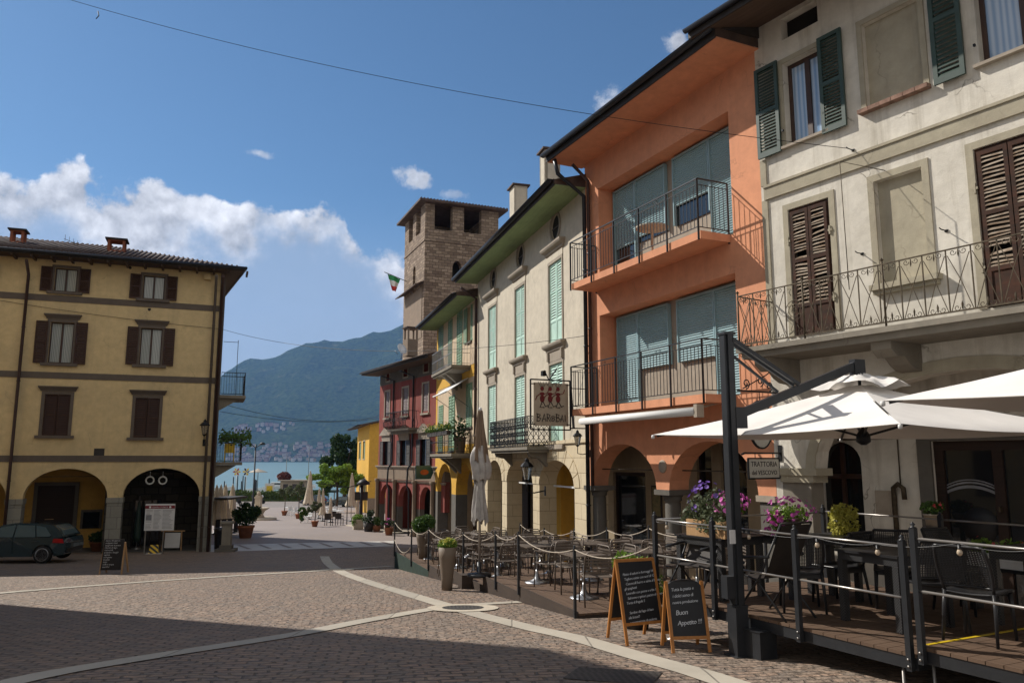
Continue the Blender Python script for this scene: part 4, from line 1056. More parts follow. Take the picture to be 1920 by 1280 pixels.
x, z = F.L(1832, 985, yi); mb = MB(); mb.T = Matrix.Translation((x,yi+.093,z)) @ Matrix.Rotation(pi/2,4,'X'); mb.lathe([(0,0),(.3,0),(.3,-.004)], n=24); mb.build('round_emblem', M['slateboard'], dd)
mb = MB(); mb.box(mid_-.03, mid_+.0, yi-.02, yi+.05, F.Z(1880,960,yi), F.Z(1880,950,yi)); mb.build('handle', M['iron_rust'], dd)
x, z = F.L(1660, 940, yi); mb = MB(); mb.box(x-.16,x+.16,yi-.06,yi,z-.22,z+.2).box(x-.13,x+.12,yi-.07,yi-.06,z-.18,z+.16); F.b(mb, 'notice_box', M['stonetrim'])
x, z = F.L(1692, 930, yi); mb = MB(); mb.tube([(x-.12,yi-.06,zg),(x-.12,yi-.06,z-.05),(x-.1,yi-.1,z+.15),(x,yi-.12,z+.22),(x+.1,yi-.12,z+.15),(x+.11,yi-.12,z-.05)], .045, 8); F.b(mb, 'vent_pipe', M['iron_rust'])
pipe(F, [(x,yi-.03,z+.2),(x,yi-.03,zs+1.8)], .012, M['iron_rust'], 'conduit', False)
mb = MB(); y = .7; mb.bar((A[0],y,F.Z(1540,824,y)),(A[1],y,F.Z(1540,824,y)),.05); F.b(mb, 'tie_rod', M['iron_rust'])
# eaves
zf, zr = eave(F, 0, XR, ZT, 1.32, 8, .26, M['soffit_brown'], .16, .55, .2, gr=.07)
# iron arm with hanging cable, hooks
x, z = F.L(1578, 306, -.75); x2, z2 = F.L(1660, 320, -.02)
mb = MB(); mb.tube([(x2,-.02,z2),(x,-.8,z+.02),(x+.02,-.8,zb0+.75)], .008, 5); F.b(mb, 'cable_arm', M['iron_rust'])
for u, v in ((1617,476),(1775,433),(1600,282)):
    x, z = F.L(u, v); mb = MB(); mb.tube([(x,0,z),(x,-.16,z),(x-.02,-.18,z+.03)], .01, 5).cbox(x,-.01,z-.02,.05,.02,.04); F.b(mb, 'wall_hook', M['blackiron'])

# ================================================================ orange house
F = Fac('orange_house', 'bright orange rendered house with two loggias and teal roller blinds', 2.1, 21.5, .421, -.907, -2.95)
OF = F; XR = 7.02; zg = -.7
ZT = 8.42+2.95
xr = XR-.005
l2 = (F.X(1123,450), F.X(1371,350), F.Z(1240,540), (F.Z(1123,358)+F.Z(1367,201))/2)
l1 = (F.X(1125,640), F.X(1382,600), F.Z(1240,745), (F.Z(1125,588)+F.Z(1381,515))/2)
a1 = (F.X(1108,915), F.X(1231,915), F.Z(1170,912), F.Z(1176,832)); a2 = (F.X(1255,925), F.X(1423,940), F.Z(1340,925), F.Z(1335,826))
PR = .78
zu = F.Z(1073, 532, -PR); zu2 = F.Z(1320, 428, -PR); zl = F.Z(1073,768,-PR); zl2 = F.Z(1321,737,-PR)
zU = (zu+zu2)/2; zL = (zl+zl2)/2; l2 = (l2[0],l2[1],zU-.01,l2[3]); l1 = (l1[0],l1[1],zL-.01,l1[3])
zs = (a1[2]+a2[2])/2; za = (a1[3]+a2[3])/2
print('orange', l1, l2, a1, a2)
front(F, 'wall', M['orange'], 0, xr, zs, ZT, [l1, l2], [(a1[0],a1[1],zs+.001,za),(a2[0],a2[1],zs+.001,za)], 0, .55)
solid_behind(F, 0, xr, zg, ZT, 5, M['orange'], .551, False, za+.8, 1.76)
for r, pans in ((l2, [(1152,1190,1,.62),(1193,1247,1,.93),(1265,1331,1,.72),(1335,1374,1,1)]), (l1, [(1158,1194,1,1),(1197,1252,.72,1),(1271,1338,.72,1),(1342,1384,1,1)])):
    y = .42; um, vm = 1240, (450 if r is l2 else 650)
    lo = F.b(MB().box(r[0],r[1],y+.12,y+.2,r[2],r[3]), 'loggia_back', M['stonetrim'])
    for (ua, ub, full, drop) in pans:
        vv = vm - (ua-1240)*.25
        a, b = F.X(ua, vv, y), F.X(ub, vv, y); zt = r[3]-.12; z0 = r[2] if full == 1 else r[2]+.98
        if r is l2 and ua in (1193,1265): z0 = r[2]+.95
        w_ = .035; mb = MB(); mb.box(a-w_, a, y, y+.11, z0, zt).box(b, b+w_, y, y+.11, z0, zt).box(a-w_, b+w_, y, y+.11, zt, zt+.05)
        wn_ = mb.build('window', M['roller'], lo)
        mb = MB(); mb.box(a, b, y+.09, y+.11, z0, zt); mb.build('pane', M['glass'], wn_)
        zz = zt-(zt-z0)*drop if drop < 1 else z0
        mb = MB(); n = int((zt-zz)/.055)
        for k in range(n):
            q = zz+(zt-zz)*k/n; h = (zt-zz)/n
            mb.add([(a,y+.045,q),(b,y+.045,q),(b,y+.022,q+h*.5),(a,y+.022,q+h*.5),(b,y+.045,q+h),(a,y+.045,q+h)],[(0,1,2,3),(3,2,4,5)])
        mb.box(a,b,y+.05,y+.055,zz,zt); mb.build('roller_blind', M['roller'], wn_)
    mb = MB(); mb.box(r[0],r[1],-.0+.002,y+.119,r[2]-.001,r[2]+.03); mb.build('loggia_floor', M['stonetrim'], lo)
# balconies
def balcony(F, bx0, bx1, pr, z, h, lname, th=.17):
    mb = MB(); mb.box(bx0, bx1, -pr, -.002, z-th, z); b_ = F.b(mb, 'balcony', M['orange'])
    mb = MB(); segs = [((bx0+.02,-.02),(bx0+.02,-pr-.04)),((bx0+.02,-pr-.04),(bx1-.02,-pr-.04)),((bx1-.02,-pr-.04),(bx1-.02,-.02))]
    for p, q in segs:
        p, q = Vector((*p,0)), Vector((*q,0)); L = (q-p).length; d = (q-p)/L
        P = lambda s, zz: (p.x+d.x*s, p.y+d.y*s, zz)
        for zz, t in ((z+h,.028),(z+h-.13,.014),(z+.08,.018)): mb.bar(P(0,zz), P(L,zz), t)
        n = max(3, round(L/.12))
        for k in range(1,n): mb.bar(P(k*L/n,z+.08), P(k*L/n,z+h-.13), .011)
        m = max(1, round(L/1.15))
        for k in range(m+1):
            mb.bar(P(k*L/m,z-th-.03), P(k*L/m,z+h), .04, .022)
    mb.build('railing', M['charcoal'], b_)
    mb = MB()   # small scroll ornaments on the rail
    for u in (.3,.72):
        x = bx0+(bx1-bx0)*u
        for sg in (-1,1): mb.tube([(x+sg*a, -pr-.04, c) for a, c in scroll(.08, z+h-.065, .045, 1.1, pi, 1, 8)], .006, 4)
    mb.build('rail_scroll', M['charcoal'], b_)
    return b_
PR = .78
zu = F.Z(1073, 532, -PR); zu2 = F.Z(1320, 428, -PR); zl = F.Z(1073,768,-PR); zl2 = F.Z(1321,737,-PR)
print('balz', zu, zu2, zl, zl2, l2[2], l1[2])
zU = (zu+zu2)/2; zL = (zl+zl2)/2
bU = balcony(F, F.X(1073,640,-PR), F.X(1320,600,-PR), PR, zU, 1.13, 'u'); bL = balcony(F, F.X(1073,740,-PR), F.X(1322,700,-PR), PR, zL, 1.13, 'l')
# things on the upper balcony: round table edge and cushion boxes
ys = (F.X(1225,520,-.35))
mb = MB(); mb.lathe([(.02,zU),(.03,zU+.7),(.38,zU+.72),(.40,zU+.76),(0,zU+.76)], ys, -.35, 20); tb = F.b(mb, 'balcony_table', M['canvas_beige'])
# soffit with deep eave
zf, zr = eave(F, 0, XR, ZT, 1.1, 8, .30, M['orange'], .2, .25, .1, gr=.09, flat=True)
mb = MB(); mb.box(XR-.5, XR+.15, -1.15, .0, ZT+.21, ZT+.5); F.b(mb, 'beam_end', M['slate'])
# columns
for (x, r_) in ((a1[0]-.02, .17), ((a1[1]+a2[0])/2, .17)):
    g0 = F.gr(x, .3)
    mb = MB(); mb.lathe([(.24,g0),(.24,g0+.25),(r_*1.15,g0+.3),(r_*1.05,zs-.32),(r_*.98,zs-.28),(r_*1.25,zs-.25),(r_*1.2,zs-.2),(r_*1.5,zs-.12)], x, .275, 20); F.b(mb, 'column', M['greystone'])
    mb = MB(); mb.box(x-.3,x+.3,-.04,.6,zs-.12,zs-.001); F.b(mb, 'capital', M['greystone'])
x = (a2[1]+xr)/2; mb = MB(); mb.box(a2[1]-.03, xr-.002, -.05, .6, zs-.12, zs-.001); F.b(mb, 'capital', M['stonetrim'])
mb = MB(); mb.box(a2[1]+.03, xr-.002, .0, .54, zg, zs-.121); F.b(mb, 'pier', M['greystone'])
# arcade inside
yi = 1.5; g0 = zg
ds = [(F.X(1150,900,yi),F.X(1210,900,yi)), (F.X(1307,900,yi),F.X(1335,900,yi)), (F.X(1352,900,yi),F.X(1400,900,yi))]
dzt = F.Z(1180,885,yi); hz_ = [dzt, za+.3, za+.3]
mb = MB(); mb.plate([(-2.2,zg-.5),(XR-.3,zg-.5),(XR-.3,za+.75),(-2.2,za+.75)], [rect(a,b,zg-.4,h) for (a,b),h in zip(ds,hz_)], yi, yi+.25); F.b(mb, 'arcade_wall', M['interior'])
for (a,b),h in zip(ds,hz_):
    mb = MB(); mb.box(a,b,yi+.14,yi+.16,zg-.4,h); d_ = F.b(mb, 'shop_door', M['glass'])
    mb = MB(); mb.box(a,a+.08,yi+.08,yi+.139,zg-.4,h).box(b-.08,b,yi+.08,yi+.139,zg-.4,h).box(a+.08,b-.08,yi+.08,yi+.139,h-.1,h); mb.build('door_frame', M['door'], d_)
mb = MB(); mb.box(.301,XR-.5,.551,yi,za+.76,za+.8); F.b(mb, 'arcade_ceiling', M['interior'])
mb = MB(); mb.bar((a1[0],.3,F.Z(1200,880,.3)),(a2[1],.3,F.Z(1200,880,.3)),.03); F.b(mb, 'tie_rod', M['iron_rust'])
x, z = F.L(1243, 874); mb = MB(); mb.T = Matrix.Translation((x,0,z)) @ Matrix.Rotation(pi/2,4,'X'); mb.lathe([(0,.035),(.12,.035),(.15,.02),(.15,-.01)], n=20); F.b(mb, 'round_plaque', M['stonetrim'])
x, z = F.L(1233, 940, yi); mb = MB(); mb.box(x-.22,x+.22,yi-.04,yi-.001,z-.42,z+.42); pf = F.b(mb, 'poster_frame', M['slate']); mb = MB(); mb.box(x-.18,x+.18,yi-.045,yi-.041,z-.38,z+.38); mb.build('poster', leafmat('flower poster', (.05,.08,.04,1), (.25,.2,.1,1), sc=8), pf)
# downpipes at the joint with the cream house
pipe(F, [(.12,-1.05,ZT-.05),(.12,-.95,ZT-.45),(.14,-.12,ZT-1.0),(.14,-.12,zg+.3)], .06, M['gutter'])
pipe(F, [(.34,-.6,ZT-.2),(.34,-.1,ZT-.6),(.34,-.1,zs)], .05, M['brownpipe'])
# folded awning under the lower balcony
y = -1.0; za_, zb__ = F.L(1090,790,y), F.L(1305,771,y); zm = (za_[1]+zb__[1])/2
mb = MB(); mb.tube([(za_[0],y,zm),(zb__[0],y,zm)], .085, 12); aw = F.b(mb, 'rolled_awning', M['awning'])
mb = MB(); mb.bar((za_[0]+.3,y,zm+.02),(za_[0]+.3,-.02,zm+.25),.04).bar((zb__[0]-.3,y,zm+.02),(zb__[0]-.3,-.02,zm+.25),.04).box(zb__[0],zb__[0]+.1,y-.06,y+.12,zm-.12,zm+.14).box(za_[0],zb__[0]-.05,y+.09,y+.13,zm-.03,zm+.11); mb.build('awning_arm', M['stonetrim'], aw)
for u, v in ((1375,750),(1238,825)):
    pass
# ================================================================ cream house with mint shutters
F = Fac('cream_house', 'tall cream house with mint green shutters, oval attic windows and a stone arcade', 2.1, 21.5, .286, -.958, -3.3)
CF = F; zg = -.6; XL = F.X(895, 700); ZT = 7.72+3.3
print('cream', XL)
cols = [(1030,1054.5), (966.5,984.5), (916.5,931)]
um = [(a+b)/2 for a, b in cols]
w3 = [F.R(cols[0][0],cols[0][1],492,641), F.R(cols[1][0],cols[1][1],537,669), F.R(cols[2][0],cols[2][1],574,692)]
z30 = sum(r[2] for r in w3)/3; z31 = sum(r[3] for r in w3)/3
w3 = [(r[0],r[1],z30,z31) for r in w3]
z21 = (F.Z(um[0],681)+F.Z(um[1],704)+F.Z(um[2],724))/3; z20 = F.Z(um[0],833)
w2 = [(r[0],r[1],z20,z21) for r in w3]
ov = [(F.L(1041.5,427)), F.L(976,479), F.L(925,523)]
zov = sum(o[1] for o in ov)/3
ovh = [[(x+.39*cos(k*pi/10), zov+.39*sin(k*pi/10)) for k in range(20)] for x, z in ov]
A = []
for (ul,ur,va) in ((1013,1079,862),(952,1001,862.5),(915.5,943,863)): A.append((F.X(ul,905), F.X(ur,905), F.Z((ul+ur)/2, 905), F.Z((ul+ur)/2, va)))
zs = sum(a[2] for a in A)/3; za = sum(a[3] for a in A)/3
wz = F.Z(1090, 826)   # top of the stone storey
print(A, w3, z21, z20, wz)
front(F, 'wall', M['cream'], XL, -.005, wz, ZT, [(r[0],r[1],max(r[2],wz+.02),r[3]) for r in w3+w2] + ovh, (), 0, .35)
front(F, 'stone_arcade', M['ashlar'], XL, -.005, zg, wz-.001, (), [(a[0],a[1],zs,za,zg) for a in A], -.03, .55)
mb = MB(); mb.box(XL,-.02,-.08,-.0,wz-.06,wz+.05); F.b(mb, 'string_course', M['ashlar'])
solid_behind(F, XL, -.005, zg, ZT, 8, M['cream'], .551, False, za+.35, 2.4)
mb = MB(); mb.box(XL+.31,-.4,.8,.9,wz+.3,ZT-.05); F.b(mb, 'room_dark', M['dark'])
# voussoirs as slightly raised joints around each arch
for a in A:
    cx = (a[0]+a[1])/2; rx = (a[1]-a[0])/2; rz = za-zs; mb = MB()
    for k in range(9):
        t0, t1 = 180-k*20-.8, 180-(k+1)*20+.8; e = .42 if k != 4 else .5
        o = arc(cx, zs, rx+.002, rz+.002, t0, t1, 3); p = arc(cx, zs, rx+e, rz+e, t0, t1, 3); mb.plate(o + p[::-1], [], -.05, -.028)
    F.b(mb, 'voussoirs', M['ashlar'])
def mint_window(F, r, mat, y=.02, panel=.26, fw=.06, n=20):
    x0, x1, z0, z1 = r; c = (x0+x1)/2
    mb = MB(); mb.box(x0-.09, x0-.002, -.03, .02, z0, z1+.09).box(x1+.002, x1+.09, -.03, .02, z0, z1+.09).box(x0-.001, x1+.001, -.03, .02, z1+.003, z1+.09)
    t = F.b(mb, 'window', M['stonetrim'])
    shutter(x0, c-.008, z0, z1, y+.04, .04, n, panel=panel, fw=fw).build('shutter', mat, t)
    shutter(c+.008, x1, z0, z1, y+.04, .04, n, panel=panel, fw=fw).build('shutter', mat, t); return t
for i, r in enumerate(w3):
    t = mint_window(F, r, M['mint'])
    moulding(r[0]-.16, r[1]+.16, r[3]+.30, [(a*1.5,b*1.35) for a,b in CORN]).build('cornice', M['stonetrim'], t)
    mb = MB(); mb.box(r[0]-.1,r[1]+.1,-.025,.01,r[3]+.1,r[3]+.29); mb.build('frieze', M['cream'], t)
    moulding(r[0]-.14, r[1]+.14, r[2]-.29, [(a*1.3,b*1.3) for a,b in CORN]).build('sill', M['stonetrim'], t)
for i, r in enumerate(w2):
    t = mint_window(F, r, M['mint'])
    mb = MB(); mb.box(r[0]-.1,r[1]+.1,-.028,.01,r[3]+.1,w3[0][2]-.27)
    for x in (r[0]-.02, r[1]+.02): mb.box(x-.05,x+.05,-.09,-.027,w3[0][2]-.55,w3[0][2]-.27)
    mb.build('apron', M['stonetrim'], t)
    if i == 0: mb = MB(); mb.box(r[0]-.18,r[1]+.18,-.12,.02,r[2]-.14,r[2]-.003); mb.build('sill', M['stonetrim'], t)
for (x, z), h in zip(ov, ovh):
    mb = MB(); n = 20
    o = [(x+.50*cos(k*pi/10), zov+.50*sin(k*pi/10)) for k in range(20)]; i_ = [(x+.395*cos(k*pi/10), zov+.395*sin(k*pi/10)) for k in range(20)]
    mb.plate(o, [i_], -.035, .01); t = F.b(mb, 'oval_window', M['stonetrim'])
    mb = MB(); mb.box(x-.41,x+.41,.045,.055,zov-.42,zov+.42); mb.build('pane', M['dark'], t)
    mb = MB(); mb.box(x-.39,x+.39,.02,.044,zov-.02,zov+.02); mb.build('glazing_bars', M['windowframe'], t)
zf, zr = eave(F, XL, 0, ZT, .95, 8, .30, M['soffit_green'], .16, .25, .05, gr=.09, flat=True)
chimney(F, F.X(1031,300,1.2), 1.2, ZT+.1, .6, .6, F.Z(1031,290,1.2)-ZT-.1, M['cream'], None, False)
chimney(F, F.X(972,365,1.6), 1.6, ZT+.1, .75, .6, F.Z(972,356,1.6)-ZT-.1, M['cream'], None, False)
pipe(F, [(XL+.1,-.8,ZT-.3),(XL+.1,-.1,ZT-.75),(XL+.1,-.1,zg+1)], .065, M['brownpipe'])
# corner balcony with ornate rail
pr = .75; b0, b1 = F.X(919,845,-pr), F.X(990,842,-pr); zb = (F.Z(919,840,-pr)+F.Z(990,838,-pr))/2; hh = F.Z(955,786,-pr)-F.Z(955,839,-pr)
mb = MB(); mb.box(b0,b1,-pr-.03,-.031,zb-.09,zb).box(b0+.05,b1-.05,-pr+.03,-.031,zb-.17,zb-.091); bl = F.b(mb, 'balcony', M['concrete'])
for x in (b0+.35, b1-.35):
    mb = MB(); mb.plate([(-.032,zb-.171),(-.65,zb-.171),(-.6,zb-.3),(-.3,zb-.36),(-.032,zb-.62)], [], -.12, .12, fn=lambda p: (x-p[1], p[0], p[2])); mb.build('corbel', M['concrete'], bl)
mb = MB(); segs = [((b0,-.05),(b0,-pr)),((b0,-pr),(b1,-pr)),((b1,-pr),(b1,-.05))]
for p, q in segs:
    p, q = Vector((*p,0)), Vector((*q,0)); L = (q-p).length; d = (q-p)/L
    P = lambda s, zz: (p.x+d.x*s, p.y+d.y*s, zz)
    for zz in (zb+.05, zb+hh, zb+hh*.82): mb.bar(P(0,zz), P(L,zz), .024)
    n = max(2, round(L/.19)); st = L/n
    for k in range(n):
        s0 = k*st
        for r_ in range(3):
            z0 = zb+.05 + (hh*.82-.05)*r_/3; z1 = zb+.05 + (hh*.82-.05)*(r_+1)/3
            mb.bar(P(s0,z0),P(s0+st,z1),.016); mb.bar(P(s0+st,z0),P(s0,z1),.016)
        c = s0+st/2; zc = zb+hh*.91; mb.tube([P(c+.06*cos(a*pi/4),zc+.06*sin(a*pi/4)) for a in range(9)], .008, 4)
    for k in range(n+1): mb.bar(P(k*st,zb),P(k*st,zb+hh),.016)
mb.build('railing', M['blackiron'], bl)
# arcade inside
yi = 2.4
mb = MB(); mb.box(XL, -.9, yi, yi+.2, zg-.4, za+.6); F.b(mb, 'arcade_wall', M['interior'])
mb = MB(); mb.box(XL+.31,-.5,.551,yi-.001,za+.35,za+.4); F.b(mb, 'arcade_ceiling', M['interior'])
for k, (a, b) in enumerate(((1030,1048),(978,992),(928,938))):
    x0, x1 = F.X(a,930,yi), F.X(b,930,yi)
    mb = MB(); mb.box(x0,x1,yi-.06,yi-.002,zg-.3,zs+.2); F.b(mb, 'shop_door', M['door'])
x0 = F.X(1057,930,yi-.6); mb = MB(); mb.box(x0,x0+.5,yi-.9,yi-.4,zg-.3,za+.34); F.b(mb, 'yellow_pier', M['yellowpaint'])
for a in A[:2]: F.b(MB().bar((a[0]+.5,.3,zs-.02),(a[1],.3,zs-.02),.05), 'tie_rod', M['whitepaint'])
top_lantern(F, 988, 900, .6, 1.15, 'black iron lantern hanging between two stone arches of the cream house')
top_lantern(F, 1083, 835, .35, .7, 'small black wall lantern beside the downpipe of the cream house')

# ================================================================ pinkish house with two flowered balconies
p0 = CF.W(XL, 0, 0)
F = Fac('pink_house', 'narrow pale pinkish house with yellow corners, green shutters and two balconies', p0.x, p0.y, .29, -.957, -3.9)
PF = F; XL = F.X(817.5, 800); zg = -.6; XR = -.005
ZT = (F.Z(893, 553)+F.Z(820,622))/2
print('pink', XL, ZT, F.Z(893,553), F.Z(820,622))
fz = (F.Z(850,690)+F.Z(850,690))/2
r3 = [F.R(841,848,600,691), F.R(857.5,867,585,686)]
ru = (F.R(877.5,884.5,574,640)); r0 = F.R(823,831,607,690)
r2 = [F.R(842,853,742,845), F.R(823,831,760,846)]; rc = F.R(875,885.5,718,800)
a = (F.X(821,925),F.X(847,925),F.Z(834,925),F.Z(833,869)); b = (F.X(855,925),F.X(888,925),F.Z(872,925),F.Z(869,869))
zs = min(a[2],b[2])+.3; za = (a[3]+b[3])/2; zy = F.Z(850, 852)
front(F, 'wall', M['pink'], XL, XR, zy, ZT, [tuple(r) for r in r3+r2+[ru]], (), 0, .35)
front(F, 'yellow_arcade', M['yellowpaint'], XL, XR, zs-.25, zy-.002, (), [(a[0],a[1],zs,za,zs-.25),(b[0],b[1],zs,za,zs-.25)], -.01, .55)
for (p, q) in ((XL, a[0]), (a[1], b[0]), (b[1], XR)):
    if q-p > .05: mb = MB(); mb.box(p, q, -.01, .55, zg, zs-.251); F.b(mb, 'pier', M['greystone'])
solid_behind(F, XL, XR, zg, ZT, 8, M['pink'], .551, False)
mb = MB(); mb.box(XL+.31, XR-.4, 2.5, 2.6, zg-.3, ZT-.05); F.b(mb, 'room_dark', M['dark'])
mb = MB(); mb.box(XL,XL+.35,-.012,.01,zy+.003,ZT-.1); 
z1 = F.Z(888,692); mb.box(XL+.351,XR-.01,-.012,.01,z1-.3,z1+.25).box(XL+.351,XR-.01,-.012,.01,zy+.003,zy+.45); F.b(mb, 'yellow_border', M['yellowpaint'])
def green_win(r, op=False):
    x0,x1,z0,z1 = r; c = (x0+x1)/2; w = x1-x0
    mb = MB(); mb.box(x0-.08,x1+.08,-.07,.02,z0-.08,z0-.002); t = F.b(mb, 'window', M['greystone'])
    if op:
        shutter(x0-w*.9, x0-.01, z0, z1, -.03, .035, 18).build('shutter', M['sage'], t); shutter(x1+.01, x1+w*.9, z0, z1, -.03, .035, 18, ang=.3, hinge=0).build('shutter', M['sage'], t)
    else:
        shutter(x0, c-.005, z0, z1, .0, .035, 18).build('shutter', M['sage'], t); shutter(c+.005, x1, z0, z1, .0, .035, 18).build('shutter', M['sage'], t)
for r in r3+r2+[rc, r0]: green_win(r)
green_win(ru, True)
r = r2[0]; t = None
eave(F, XL, XR, ZT, .95, 8, .30, M['soffit_green'], .16, .5, -.02, gr=.08, flat=True)
def old_balcony(F, u0, u1, v, vtop, pr, flowers):
    x0, x1 = F.X(u0,v,-pr), F.X(u1,v-2,-pr); z = F.Z(u0,v,-pr); h = 1.0
    mb = MB(); mb.box(x0,x1,-pr,-.012,z-.12,z).box(x0+.05,x1-.05,-pr+.06,-.012,z-.2,z-.121); bl = F.b(mb, 'balcony', M['concrete'])
    mb = MB(); q = [(-.012,z-.201),(-pr+.1,z-.201),(-pr*.6,z-.4),(-.3,z-.6),(-.012,z-.9)]
    c = (x0+x1)/2
    for c in ((x0+x1)/2-.45,(x0+x1)/2+.45): mb.plate(q, [], -.16, .16, fn=lambda p: (c-p[1], p[0], p[2]))
    mb.build('corbel', M['concrete'], bl)
    mb = MB()
    for p, q in (((x0+.03,-.03),(x0+.03,-pr+.02)),((x0+.03,-pr+.02),(x1-.03,-pr+.02)),((x1-.03,-pr+.02),(x1-.03,-.03))):
        p, q = Vector((*p,0)), Vector((*q,0)); L = (q-p).length; d = (q-p)/L
        for zz in (z+.08,z+h*.55,z+h): mb.bar((p.x,p.y,zz),(q.x,q.y,zz),.022)
        n = max(2, round(L/.14))
        for k in range(n+1): m_ = p+d*(L*k/n); mb.bar((m_.x,m_.y,z),(m_.x,m_.y,z+h),.014)
    mb.build('railing', M['blackiron'] if flowers else M['rail'], bl); return bl, x0, x1, z
old_balcony(F, 809, 846, 703, 650, .9, False)
blp, x0, x1, z = old_balcony(F, 806, 846, 851, 800, .9, True)
mb = MB()
for k in range(4): q = x0+.1+(x1-x0-.2)*k/4; mb.box(q, q+(x1-x0-.2)/4-.06, -1.08, -.9, z+.82, z+1.0)
tr = mb.build('flower_trough', M['slate'], blp)
def leaves(n, cf, size, mat, name, parent=None, asp=.55, seed=1):
    rnd = random.Random(seed); mb = MB()
    for k in range(n):
        c = Vector(cf(rnd)); d = Vector([rnd.gauss(0,1) for _ in range(3)]).normalized(); e2 = d.cross(Vector([rnd.gauss(0,1) for _ in range(3)])).normalized()
        s_ = size*rnd.uniform(.6,1.4); d *= s_; e2 *= s_*asp
        mb.add([c-d, c+e2, c+d, c-e2], [(0,1,2,3)])
    return mb.build(name, mat, parent)
leaves(700, lambda r: (r.uniform(x0,x1), -.99+r.gauss(0,.13), z+1.05+abs(r.gauss(0,.12))), .06, M['leaf'], 'leaves', tr, seed=2)
leaves(380, lambda r: (r.uniform(x0,x1-.4), -.99+r.gauss(0,.12), z+1.12+abs(r.gauss(0,.1))), .05, M['leafyellow'], 'blossoms', tr, seed=3)
mb = MB(); mb.lathe([(.2,z),(.28,z+.7),(.32,z+.72)], x1-.5, -.4, 14); pl = mb.build('balcony_pot', M['taupeplanter'], blp)
leaves(400, lambda r: (x1-.5+r.gauss(0,.18), -.4+r.gauss(0,.18), z+1.0+r.gauss(0,.25)), .07, M['leafdark'], 'leaves', pl, seed=4)
# small awning over the lower balcony
xa0, xa1 = F.X(820,742,-.8), F.X(846,735,-.8); zt = F.Z(868,712,0)
mb = MB(); mb.add([(xa0,-.02,zt),(xa1,-.02,zt),(xa1,-1.0,zt-.65),(xa0,-1.0,zt-.65),(xa0,-.02,zt-.02),(xa1,-.02,zt-.02),(xa1,-1.0,zt-.67),(xa0,-1.0,zt-.67)],[(3,2,1,0),(4,5,6,7),(0,1,5,4),(2,3,7,6),(1,2,6,5),(3,0,4,7)])
mb.tube([(xa0,-1.0,zt-.66),(xa1,-1.0,zt-.66)],.035,8); F.b(mb, 'awning', M['awning'])
mb = MB(); mb.bar((xa0,-.95,zt-.68),(xa0,-.02,zt-1.3),.02).bar((xa1,-.95,zt-.68),(xa1,-.02,zt-1.3),.02); F.b(mb, 'awning_arm', M['blackiron'])

# ================================================================ red house
p0 = PF.W(XL, 0, 0)
F = Fac('red_house', 'faded dark red house with grey shutters and a small bulging iron balcony', p0.x, p0.y, .498, -.867, -4.35)
RF = F; XL = F.X(709.5, 850); XR = 1.2; zg = -.5
ZT = F.Z(740, 697)
print('red', XL, ZT, F.W(XL,0,0))
zc = F.Z(740, 874); zc2 = F.Z(740, 898)
up = [F.R(722.5,731,734,780), F.R(755,766,727,775), F.R(793,804,718,771)]
at_ = [F.R(725,731,700,714), F.R(757,765,690,704), F.R(795,804,679,693)]
md = [F.R(718,731,827,872), F.R(750,766,824,872), F.R(787,804,822,872)]
up = [(r[0],r[1],up[0][2],up[0][3]) for r in up]; md = [(r[0],r[1],zc+.06,md[0][3]) for r in md]; at_ = [(r[0],r[1],at_[0][2],at_[0][3]) for r in at_]
ar_ = [(F.X(713,935),F.X(738.5,935),F.Z(726,935),F.Z(726,907)), (F.X(747,935),F.X(774,935),0,0), (F.X(787,935),F.X(811,935),0,0)]
zs, za = ar_[0][2], ar_[0][3]
front(F, 'wall', M['red'], XL, XR, zc, ZT, up+at_+md, (), 0, .35)
front(F, 'band', M['redgrey'], XL, XR, zc2, zc-.002, (), (), -.02, .4)
front(F, 'arcade', M['red'], XL, XR, zs-.35, zc2-.002, (), [(q[0],q[1],zs,za,zs-.35) for q in ar_], 0, .3)
for p, q in ((XL,ar_[0][0]),(ar_[0][1],ar_[1][0]),(ar_[1][1],ar_[2][0]),(ar_[2][1],ar_[2][1]+.5)):
    mb = MB(); mb.box(p+.02,q-.02,-.0,.3,zg,zs-.351); F.b(mb, 'pier', M['greystone'])
    mb = MB(); c = (p+q)/2; g0 = F.gr(c, 0); mb.lathe([(.2,g0),(.2,g0+.2),(.12,g0+.25),(.11,zc2-.25),(.16,zc2-.15),(.17,zc2-.003)], c, -.12, 12); F.b(mb, 'half_column', M['redgrey'])
for z, mt in ((zc,'stonetrim'),(zc2,'stonetrim')):
    o = moulding(XL-.05, XR, z-.16, CORN if z == zc else CORN[:4]); F.b(o, 'cornice', M[mt])
mb = MB(); mb.box(XL,XL+.3,.551,9,zg,ZT).box(XL+.3,XR-.8,8.7,9,zg,ZT); F.b(mb, 'side_wall', M['red'])
mb = MB(); mb.box(XL+.31, XR-.4, .8, .9, zc, ZT-.05).box(XL+.31,XR-.4,2.8,2.9,zg,zc-.01); F.b(mb, 'room_dark', M['dark'])
mb = MB(); mb.box(XL+.001,XR,-.006,.01,at_[0][2]-.25,ZT-.01); o = F.b(front and MB().plate(rect(XL,XR,at_[0][2]-.22,ZT-.01), [rect(*r) for r in at_], -.008, .005), 'frieze', M['greystone'])
